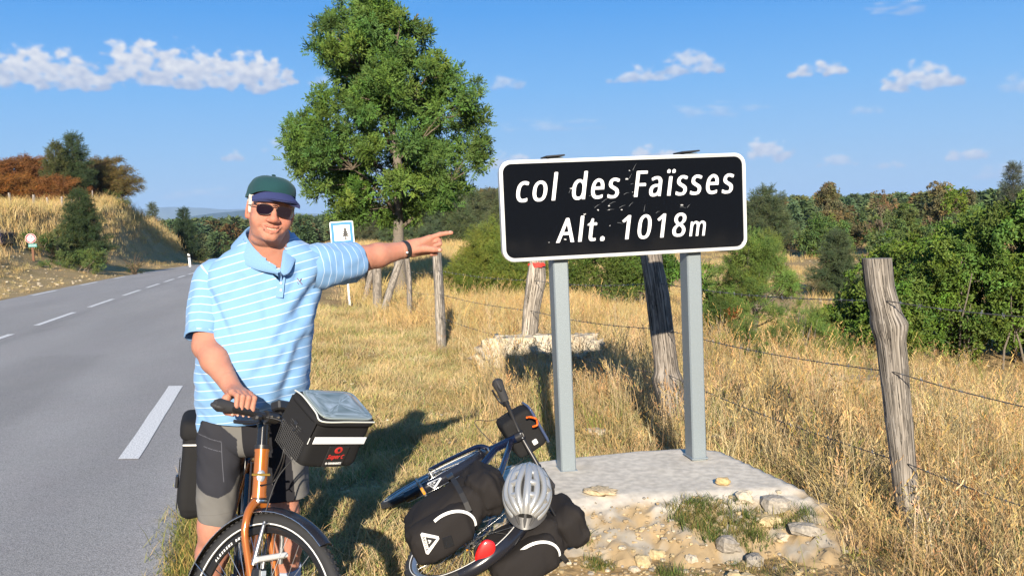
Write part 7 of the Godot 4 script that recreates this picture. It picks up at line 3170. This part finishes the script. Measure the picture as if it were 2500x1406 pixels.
func make_cap(o: Node3D, t: Transform3D) -> void:
	var green := cloth("green wool felt", Color(.014, .050, .056), .95)
	green.rim_enabled = true
	green.rim = .5
	var mb := MB.new()
	mb.xf = t
	var rings := []
	for j in 17:
		var f := j / 16.
		var ang := f * PI * .5
		var ring_ := []
		for k in 48:
			var a := TAU * k / 48.
			var seam := .0012 * pow(absf(cos(a * 3. + .3)), 14.)
			# fuller than the skull, slouching slightly forward and to one side
			var wide := pow(cos(ang), .62)
			var x := cos(a) * .0880 * wide * (1. + .035 * sin(ang * 2.))
			var z := -.014 + sin(a) * .1085 * wide * (1. + .035 * sin(ang * 2.))
			var y0 := .034 + .030 * smoothstep(-.1, .9, sin(a))
			var y := y0 + sin(ang) * (.126 - y0)
			var n := nz.get_noise_3d(x * 16., y * 16., z * 16.) * .005
			var d := Vector3(cos(a), .3, sin(a)).normalized()
			ring_.append(Vector3(x, y, z) + d * (n - seam))
		rings.append(ring_)
	mb.loft(rings, true, false, true)
	var cn := put("cap", mb, green, o)
	var bt := MB.new()
	bt.xf = t
	bt.sup(Vector3(0, .130, -.014), Vector3(.008, .004, .008), Basis(), 1., 1., 12, 6)
	put("cap_button", bt, green, cn)
	# peak: a stiff curved tongue, drooping at the sides
	var pk := MB.new()
	pk.xf = t
	var rr := []
	for j in 9:
		var f := j / 8.
		var top := []
		var low := []
		for k in 25:
			var a := lerpf(-1.22, 1.22, k / 24.)
			var rad_x := .0865 + .010 * f
			var out := f * .056 * pow(cos(a * .92), .6)
			var x := sin(a) * rad_x
			var z := -.014 + cos(a) * .106 + out * 1.0
			var y := .041 + .023 * smoothstep(.2, .95, cos(a)) - .026 * f * (.5 + .5 * cos(a)) - .004 * absf(sin(a))
			top.append(Vector3(x, y + .002, z))
			low.push_front(Vector3(x, y - .002, z))
		rr.append(top + low)
	pk.loft(rr, true, true, true)
	put("cap_peak", pk, cloth("navy cap peak", Color(.040, .050, .135), .9), cn)

func make_glasses(o: Node3D, t: Transform3D) -> void:
	var g := Node3D.new()
	g.name = "sunglasses"
	o.add_child(g, true)
	var lens_m := mat("dark lens", Color(.010, .006, .012), .05, 0., .6)
	var frame_m := mat("spectacle frame", Color(.05, .03, .025), .25, .5)
	var fr := MB.new()
	fr.xf = t
	for s: float in [-1., 1.]:
		var poly := PackedVector2Array()
		for k in 26:
			var a := TAU * k / 26.
			var ca := cos(a)
			var sa := sin(a)
			# aviator shape: flat top, fuller to the outer lower corner
			var x := signf(ca) * pow(absf(ca), .75) * .0285
			var y := signf(sa) * pow(absf(sa), .8) * (.0165 if sa > 0. else .0215) - (.003 * ca if sa < 0. else 0.)
			poly.append(Vector2(x * s, y))
		var wrap := Transform3D(Basis(Vector3.UP, s * .22) * Basis(Vector3.RIGHT, .05), Vector3(s * .0335, .0005, .1015))
		var ln := MB.new()
		ln.xf = t
		ln.prism(poly, wrap, .0022)
		put("lens", ln, lens_m, g)
		var loop := []
		for p in poly:
			loop.append(wrap * Vector3(p.x, p.y, 0.))
		loop.append(loop[0])
		fr.tube(loop, .0015, 6, false, true)
		var hinge := wrap * Vector3(s * .0285, .009, 0)
		fr.tube([hinge, hinge + Vector3(s * .008, .001, -.006), Vector3(s * .079, .008, .045), Vector3(s * .083, .006, .0), Vector3(s * .084, -.006, -.022)], .0019, 6)
	fr.tube([Vector3(-.0065, .009, .107), Vector3(0, .0115, .110), Vector3(.0065, .009, .107)], .0016, 6)
	fr.tube([Vector3(-.010, .0165, .105), Vector3(0, .018, .108), Vector3(.010, .0165, .105)], .0014, 6)
	put("frame", fr, frame_m, g)

func curve_at(rows: Array, y: float, col: int) -> float:
	for k in range(1, rows.size()):
		if y <= rows[k][0] or k == rows.size() - 1:
			var a: Array = rows[k - 1]
			var b: Array = rows[k]
			var p: Array = rows[maxi(k - 2, 0)]
			var q: Array = rows[mini(k + 1, rows.size() - 1)]
			var t := clampf((y - a[0]) / (b[0] - a[0]), 0., 1.)
			return cubic_interpolate(a[col], b[col], p[col], q[col], t)
	return rows[0][col]

const TORSO := [[.865, -1.222, -.806, -3.375, .146], [.946, -1.222, -.800, -3.37, .155], [1.026, -1.218, -.795, -3.355, .166], [1.106, -1.209, -.785, -3.345, .173], [1.184, -1.198, -.775, -3.35, .167], [1.263, -1.183, -.764, -3.365, .153], [1.341, -1.169, -.752, -3.38, .141], [1.419, -1.157, -.732, -3.39, .130], [1.466, -1.152, -.716, -3.393, .121], [1.505, -1.136, -.705, -3.393, .111], [1.535, -1.105, -.715, -3.392, .101], [1.567, -1.058, -.765, -3.39, .089], [1.595, -1.018, -.812, -3.388, .079], [1.622, -.998, -.832, -3.386, .072]]

# creases of the knit: line from, to (x, y on the front), width, depth
const FOLDS := [[-.735, 1.44, -.86, 1.25, .020, -.013], [-.75, 1.40, -.93, 1.12, .022, -.012], [-.765, 1.36, -.86, 1.14, .016, -.010], [-.78, 1.22, -.86, .98, .020, -.013], [-.80, 1.12, -.93, .92, .022, -.012], [-.82, 1.02, -1.02, .90, .02, -.010], [-1.12, 1.40, -1.03, 1.22, .018, -.010], [-1.14, 1.30, -1.05, 1.05, .02, -.010], [-.93, 1.42, -.90, 1.30, .014, -.008], [-1.00, 1.46, -1.06, 1.36, .016, -.007], [-.80, 1.47, -.84, 1.38, .012, -.009], [-1.15, 1.1, -1.05, .95, .02, -.009], [-.87, 1.20, -1.05, 1.06, .024, .008], [-.82, 1.30, -.95, 1.17, .02, .008], [-1.1, 1.18, -.98, 1.1, .03, .007], [-.90, 1.0, -1.1, .93, .02, .008]]

func fold_depth(x: float, y: float) -> float:
	var p := Vector2(x, y)
	var d := 0.
	for f in FOLDS:
		var a := Vector2(f[0], f[1])
		var b := Vector2(f[2], f[3])
		var ab := b - a
		var t := clampf((p - a).dot(ab) / ab.length_squared(), 0., 1.)
		var e: float = p.distance_to(a + ab * t) / f[4]
		if e < 3.:
			d += 1.3 * f[5] * exp(-e * e) * (1. - .35 * t)
	return d

func knit() -> StandardMaterial3D:
	if mats.has("striped knit"):
		return mats["striped knit"]
	var m := mat("striped knit", Color.WHITE, .88, 0., .2)
	var im := Image.create(16, 128, false, Image.FORMAT_RGB8)
	var blue := Color(.165, .305, .515).linear_to_srgb()
	var white := Color(.46, .57, .70).linear_to_srgb()
	for y in 128:
		for x in 16:
			var w := smoothstep(7.0, 4.5, absf(y - 64.))
			im.set_pixel(x, y, blue.lerp(white, w * (.88 + .12 * ((x + y) % 2))))
	m.albedo_texture = ImageTexture.create_from_image(im)
	m.rim_enabled = true
	m.rim = .25
	m.backlight_enabled = true
	m.backlight = Color(.08, .08, .08)
	mats["striped knit"] = m
	return m

func plain_knit() -> StandardMaterial3D:
	var m := cloth("plain blue knit", Color(.175, .315, .525), .9, .06)
	m.rim_enabled = true
	m.rim = .25
	return m

func make_shirt(o: Node3D, inv: Transform3D, RS: Vector3, RE: Vector3, LS: Vector3, LE: Vector3) -> void:
	var s := Node3D.new()
	s.name = "polo_shirt"
	o.add_child(s, true)
	var mb := MB.new()
	mb.xf = inv
	var rings := []
	var uvs := []
	var rows := 92
	var segs := 120
	for j in rows + 1:
		var y := lerpf(.925, 1.622, j / float(rows))
		var l := curve_at(TORSO, y, 1)
		var r := curve_at(TORSO, y, 2)
		var zc := curve_at(TORSO, y, 3)
		var hd := curve_at(TORSO, y, 4)
		var ring_ := []
		var us := []
		for k in segs:
			var a := TAU * k / segs
			var e := .82
			var x := (l + r) * .5 + (r - l) * .5 * signf(cos(a)) * pow(absf(cos(a)), e)
			var z := zc + hd * signf(sin(a)) * pow(absf(sin(a)), e)
			z -= (x - (l + r) * .5) * .20 * smoothstep(1.2, 1.45, y)
			# hem waves, and a dropped corner at his right
			var yy := y
			var lowf := 1. - smoothstep(.925, 1.06, y)
			yy += lowf * (.010 * sin(a * 3. + .4) + .030 * smoothstep(-1.0, -.84, x) - .055 * smoothstep(-1.17, -1.20, x))
			var p := Vector3(x, yy, z)
			var out := Vector3(cos(a) / (r - l) * 2. * hd, 0, sin(a)).normalized()
			if sin(a) > -.2:
				p += out * fold_depth(x, yy) * smoothstep(-.2, .3, sin(a))
			p += out * (nz.get_noise_3d(x * 4., yy * 5., z * 4.) * .008 + nz_fine.get_noise_3d(x * 9. + yy * 6., yy * 9. - x * 4., z * 5.) * .009)
			# belly seam of drape above the hem
			ring_.append(p)
			us.append(Vector2(float(k) / segs * 40., (yy - (x + 1.0) * (.10 + .16 * smoothstep(1.1, 1.45, yy)) + .25) / .0325))
		rings.append(ring_)
		uvs.append(us)
	mb.loft(rings, true, true, false, uvs)
	# the open neck
	var keep := PackedInt32Array()
	for t in range(0, mb.i.size(), 3):
		var c := (mb.v[mb.i[t]] + mb.v[mb.i[t + 1]] + mb.v[mb.i[t + 2]]) / 3. + MAN
		var gone := false
		if c.z > -3.36 and c.y > 1.490:
			var f := (c.y - 1.490) / .10
			if c.x > lerpf(-.866, -.986, f) and c.x < lerpf(-.853, -.840, f):
				gone = true
		if not gone:
			keep.append_array(mb.i.slice(t, t + 3))
	mb.i = keep
	put("shirt_body", mb, knit(), s)
	# sleeves
	var axis_r := [RS + Vector3(.075, -.01, -.005), RS + Vector3(.004, -.025, .0), Vector3(-1.150, 1.36, -3.335), Vector3(-1.153, 1.242, -3.275)]
	var axis_l := [LS + Vector3(-.045, -.012, .03), LS + Vector3(.0, -.012, -.02), Vector3(-.695, 1.493, -3.52), Vector3(-.640, 1.495, -3.60)]
	var rad := [[.060, .081, .078, .0745], [.078, .086, .080, .0775]]
	for side in 2:
		var ax := smooth(axis_r if side == 0 else axis_l, 9)
		var sm := MB.new()
		sm.xf = inv
		var rr := []
		var uu := []
		var run := 0.
		for j in ax.size():
			var p: Vector3 = ax[j]
			if j > 0:
				run += p.distance_to(ax[j - 1])
			var tdir: Vector3 = ((ax[mini(j + 1, ax.size() - 1)] as Vector3) - ax[maxi(j - 1, 0)]).normalized()
			var ref := Vector3(0, 0, 1) if side == 0 else Vector3.UP
			var e1 := (ref - tdir * ref.dot(tdir)).normalized()
			var e2 := tdir.cross(e1)
			var f := float(j) / (ax.size() - 1) * 3.
			var i0 := mini(int(f), 2)
			var base: float = lerpf(rad[side][i0], rad[side][i0 + 1], f - i0)
			var ring_ := []
			var us := []
			for k in 44:
				var a := TAU * k / 44.
				var d := e1 * cos(a) + e2 * sin(a)
				var r := base
				# cloth hangs below the arm and pulls into creases towards the armpit
				var hang := maxf(0., -d.y)
				if side == 1:
					r += hang * .020 * (1. - f / 3.) + .006 * sin(a * 5. + f * 1.5) * smoothstep(.2, 1.2, f) * hang
				else:
					r *= 1. - .10 * absf(d.x) + .04 * absf(d.z)
				r += nz.get_noise_3d(p.x * 9. + d.x, p.y * 9. + d.y, p.z * 9. + d.z) * .006
				r += nz_fine.get_noise_3d(a * 1.6 + side * 9., f * .8, 3.) * .006
				var q := p + d * r
				# cuff cut square to the arm, a little flared
				ring_.append(q)
				us.append(Vector2(k / 44. * 12., (run + .012) / .0325 + (.0 if side == 0 else .3)))
			rr.append(ring_)
			uu.append(us)
		# turned hem and inside
		var last: Array = rr[rr.size() - 1]
		var c := Vector3.ZERO
		for q in last:
			c += q
		c /= last.size()
		for step in [[.965, .0], [.93, -.02], [.80, -.10]]:
			var ring_ := []
			var tdir: Vector3 = ((ax[ax.size() - 1] as Vector3) - ax[ax.size() - 2]).normalized()
			for q in last:
				ring_.append(c + (q - c) * step[0] + tdir * step[1])
			rr.append(ring_)
			uu.append(uu[uu.size() - 1])
		sm.loft(rr, true, false, false, uu)
		put("sleeve", sm, knit(), s)
		var hb := MB.new()
		hb.xf = inv
		var hr := []
		var tdir: Vector3 = ((ax[ax.size() - 1] as Vector3) - ax[ax.size() - 2]).normalized()
		for st in [[1.004, -.020], [1.012, -.019], [1.014, -.004], [1.006, .001], [.97, .0015]]:
			var ring_ := []
			for q in last:
				ring_.append(c + (q - c) * st[0] + tdir * st[1])
			hr.append(ring_)
		hb.loft(hr, true, false, false)
		put("cuff", hb, plain_knit(), s)
	# collar: stand and fall, from one tip round the neck to the other
	var pairs := [[Vector3(-.858, 1.480, -3.256), Vector3(-.868, 1.472, -3.262)], [Vector3(-.915, 1.532, -3.268), Vector3(-.950, 1.494, -3.268)], [Vector3(-.972, 1.588, -3.306), Vector3(-1.022, 1.536, -3.302)], [Vector3(-1.006, 1.630, -3.372), Vector3(-1.058, 1.583, -3.378)], [Vector3(-.985, 1.655, -3.448), Vector3(-1.005, 1.598, -3.470)], [Vector3(-.915, 1.655, -3.468), Vector3(-.915, 1.592, -3.492)], [Vector3(-.868, 1.635, -3.448), Vector3(-.840, 1.588, -3.470)], [Vector3(-.858, 1.598, -3.398), Vector3(-.816, 1.568, -3.425)], [Vector3(-.852, 1.553, -3.315), Vector3(-.812, 1.525, -3.325)], [Vector3(-.850, 1.512, -3.275), Vector3(-.822, 1.480, -3.275)], [Vector3(-.853, 1.480, -3.258), Vector3(-.842, 1.466, -3.262)]]
	var inner := []
	var outer := []
	for p in pairs:
		inner.append(p[0])
		outer.append(p[1])
	inner = smooth(inner, 5)
	outer = smooth(outer, 5)
	var cr := []
	for k in inner.size():
		var a: Vector3 = inner[k]
		var b: Vector3 = outer[k]
		var ctr := Vector3(-.92, a.y, -3.37)
		var o2 := (a - ctr).normalized()
		var sec := []
		sec.append(a - Vector3(0, .03, 0) - o2 * .004)
		sec.append(a - o2 * .003)
		sec.append(a + Vector3(0, .004, 0) + o2 * .003)
		sec.append(a.lerp(b, .35) + o2 * .008)
		sec.append(a.lerp(b, .75) + o2 * .007)
		sec.append(b + o2 * .005)
		sec.append(b + o2 * .0015)
		sec.append(a.lerp(b, .5) + o2 * .002)
		cr.append(sec)
	var cm := MB.new()
	cm.xf = inv
	cm.loft(cr, true, true, true)
	put("collar", cm, plain_knit(), s)
	# placket, buttons and a small stitched mark
	var pl := MB.new()
	pl.xf = inv
	var pts := []
	var ups := []
	for k in 9:
		var y := lerpf(1.482, 1.385, k / 8.)
		pts.append(front_of(-.853 - .01 * k / 8., y, .004))
		ups.append(Vector3(.1, .1, 1.))
	var stp := strip(pts, ups, .026, .004)
	stp.xf = Transform3D()
	for k in stp.v.size():
		stp.v[k] = inv * stp.v[k]
	put("placket", stp, plain_knit(), s)
	for y: float in [1.438, 1.412]:
		var bt := MB.new()
		bt.xf = inv
		bt.sup(front_of(-.857, y, .009), Vector3(.0048, .0048, .0016), Basis(), 1., 1., 12, 6)
		put("button", bt, mat("pearl button", Color(.6, .62, .65), .25), s)
	var mk := MB.new()
	mk.xf = inv
	mk.tube([front_of(-.806, 1.452, .003), front_of(-.796, 1.440, .003), front_of(-.788, 1.428, .003)], .0016, 5)
	mk.tube([front_of(-.790, 1.450, .003), front_of(-.797, 1.440, .003)], .0014, 5)
	mk.tube([front_of(-.804, 1.437, .003), front_of(-.800, 1.430, .003)], .0012, 5)
	put("stitched_mark", mk, mat("mark thread", Color(.16, .06, .08), .7), s)

func front_of(x: float, y: float, off: float) -> Vector3:   # a point on the front of the shirt
	var l := curve_at(TORSO, y, 1)
	var r := curve_at(TORSO, y, 2)
	var zc := curve_at(TORSO, y, 3)
	var hd := curve_at(TORSO, y, 4)
	var u := clampf((x - (l + r) * .5) / ((r - l) * .5), -.98, .98)
	var ca := pow(absf(u), 1. / .82)
	var z := zc + hd * pow(sqrt(1. - ca * ca), .82) - (x - (l + r) * .5) * .20 * smoothstep(1.2, 1.45, y)
	return Vector3(x, y, z + fold_depth(x, y) + off)

func make_shorts(o: Node3D, inv: Transform3D, legs: Array) -> void:
	var s := Node3D.new()
	s.name = "shorts"
	o.add_child(s, true)
	# cloth print: charcoal panels let into grey, laid out on the front
	var N := 256
	var im := Image.create(N, N, false, Image.FORMAT_RGB8)
	var x0 := -1.26
	var y0 := .50
	var W := .52
	var panel := PackedVector2Array([Vector2(-1.24, .975), Vector2(-1.149, .957), Vector2(-1.041, .861), Vector2(-1.055, .722), Vector2(-1.086, .655), Vector2(-1.123, .640), Vector2(-1.162, .654), Vector2(-1.24, .70)])
	var dark := Color(.026, .027, .034).linear_to_srgb()
	var grey := Color(.125, .123, .117).linear_to_srgb()
	var black := Color(.016, .016, .020).linear_to_srgb()
	for j in N:
		for i in N:
			var p := Vector2(x0 + W * (i + .5) / N, y0 + W * (j + .5) / N)
			var c := grey
			if p.x > -1.022:
				c = black
				if p.x > -.838 - (p.y - .6) * .05 and p.y < .79:
					c = grey
			elif Geometry2D.is_point_in_polygon(p, panel):
				c = dark
				# pocket with stitched edges
				if (absf(p.x + 1.100) < .0011 and p.y < .85 and p.y > .70) or (absf(p.y - .852 + (p.x + 1.1) * .3) < .0011 and p.x < -1.100) or (absf(p.y - .815 + (p.x + 1.1) * .3) < .0009 and p.x < -1.100 and p.x > -1.17):
					c = Color(.10, .105, .13).linear_to_srgb()
			if absf(p.y - .577) < .0011 and p.x < -1.0:
				c = Color(.11, .105, .10).linear_to_srgb()
			im.set_pixel(i, j, c)
	var m := mat("shorts cloth", Color.WHITE, .85, 0., .25)
	m.albedo_texture = ImageTexture.create_from_image(im)
	var rows := [
		[[.536, -1.223, -1.092, -3.318, .074], [.552, -1.223, -1.089, -3.32, .077], [.656, -1.221, -1.074, -3.33, .086], [.797, -1.218, -1.043, -3.345, .100], [.893, -1.216, -1.024, -3.36, .110], [.97, -1.214, -.99, -3.375, .117]],
		[[.614, -.982, -.806, -3.34, .086], [.632, -.981, -.806, -3.342, .088], [.74, -.992, -.806, -3.352, .096], [.86, -1.018, -.804, -3.37, .107], [.905, -1.03, -.803, -3.378, .112], [.97, -1.045, -.805, -3.385, .115]]]
	for side in 2:
		var mb := MB.new()
		mb.xf = inv
		var rings := []
		var uvs := []
		var R: Array = rows[side]
		var lo: float = R[0][0]
		var hi: float = R[5][0]
		for j in 41:
			var y := lerpf(lo, hi, j / 40.)
			var l := curve_at(R, y, 1)
			var r := curve_at(R, y, 2)
			var zc := curve_at(R, y, 3)
			var hd := curve_at(R, y, 4)
			var ring_ := []
			var us := []
			for k in 56:
				var a := TAU * k / 56.
				var x := (l + r) * .5 + (r - l) * .5 * signf(cos(a)) * pow(absf(cos(a)), .85)
				var z := zc + hd * signf(sin(a)) * pow(absf(sin(a)), .85)
				var d := Vector3(cos(a), 0, sin(a))
				var p := Vector3(x, y - .02 * cos(a) * (1. - j / 40.) * (1. if side == 0 else -.3), z)
				p += d * (nz.get_noise_3d(x * 7., y * 5. + side * 4., z * 7.) * .008 + nz_fine.get_noise_3d(x * 12. + y * 9., y * 7., z * 9.) * .006)
				ring_.append(p)
				us.append(Vector2((x - x0) / W, (p.y - y0) / W))
			rings.append(ring_)
			uvs.append(us)
		# inside of the hem
		var first: Array = rings[0]
		var c := Vector3.ZERO
		for q in first:
			c += q
		c /= first.size()
		for st in [[.97, -.001], [.93, .02], [.86, .08]]:
			var ring_ := []
			for q in first:
				ring_.append(c + (q - c) * st[0] + Vector3(0, st[1], 0))
			rings.push_front(ring_)
			uvs.push_front(uvs[0])
		mb.loft(rings, true, false, true, uvs)
		put("leg", mb, m, s)
	var hp := MB.new()
	hp.xf = inv
	hp.sup(Vector3(-1.005, .905, -3.375), Vector3(.200, .135, .128), Basis(), .6, .7, 30, 16)
	for k in hp.v.size():
		hp.uv[k] = Vector2((hp.v[k].x + MAN.x - x0) / W, (hp.v[k].y + MAN.y - y0) / W)
	put("seat", hp, m, s)
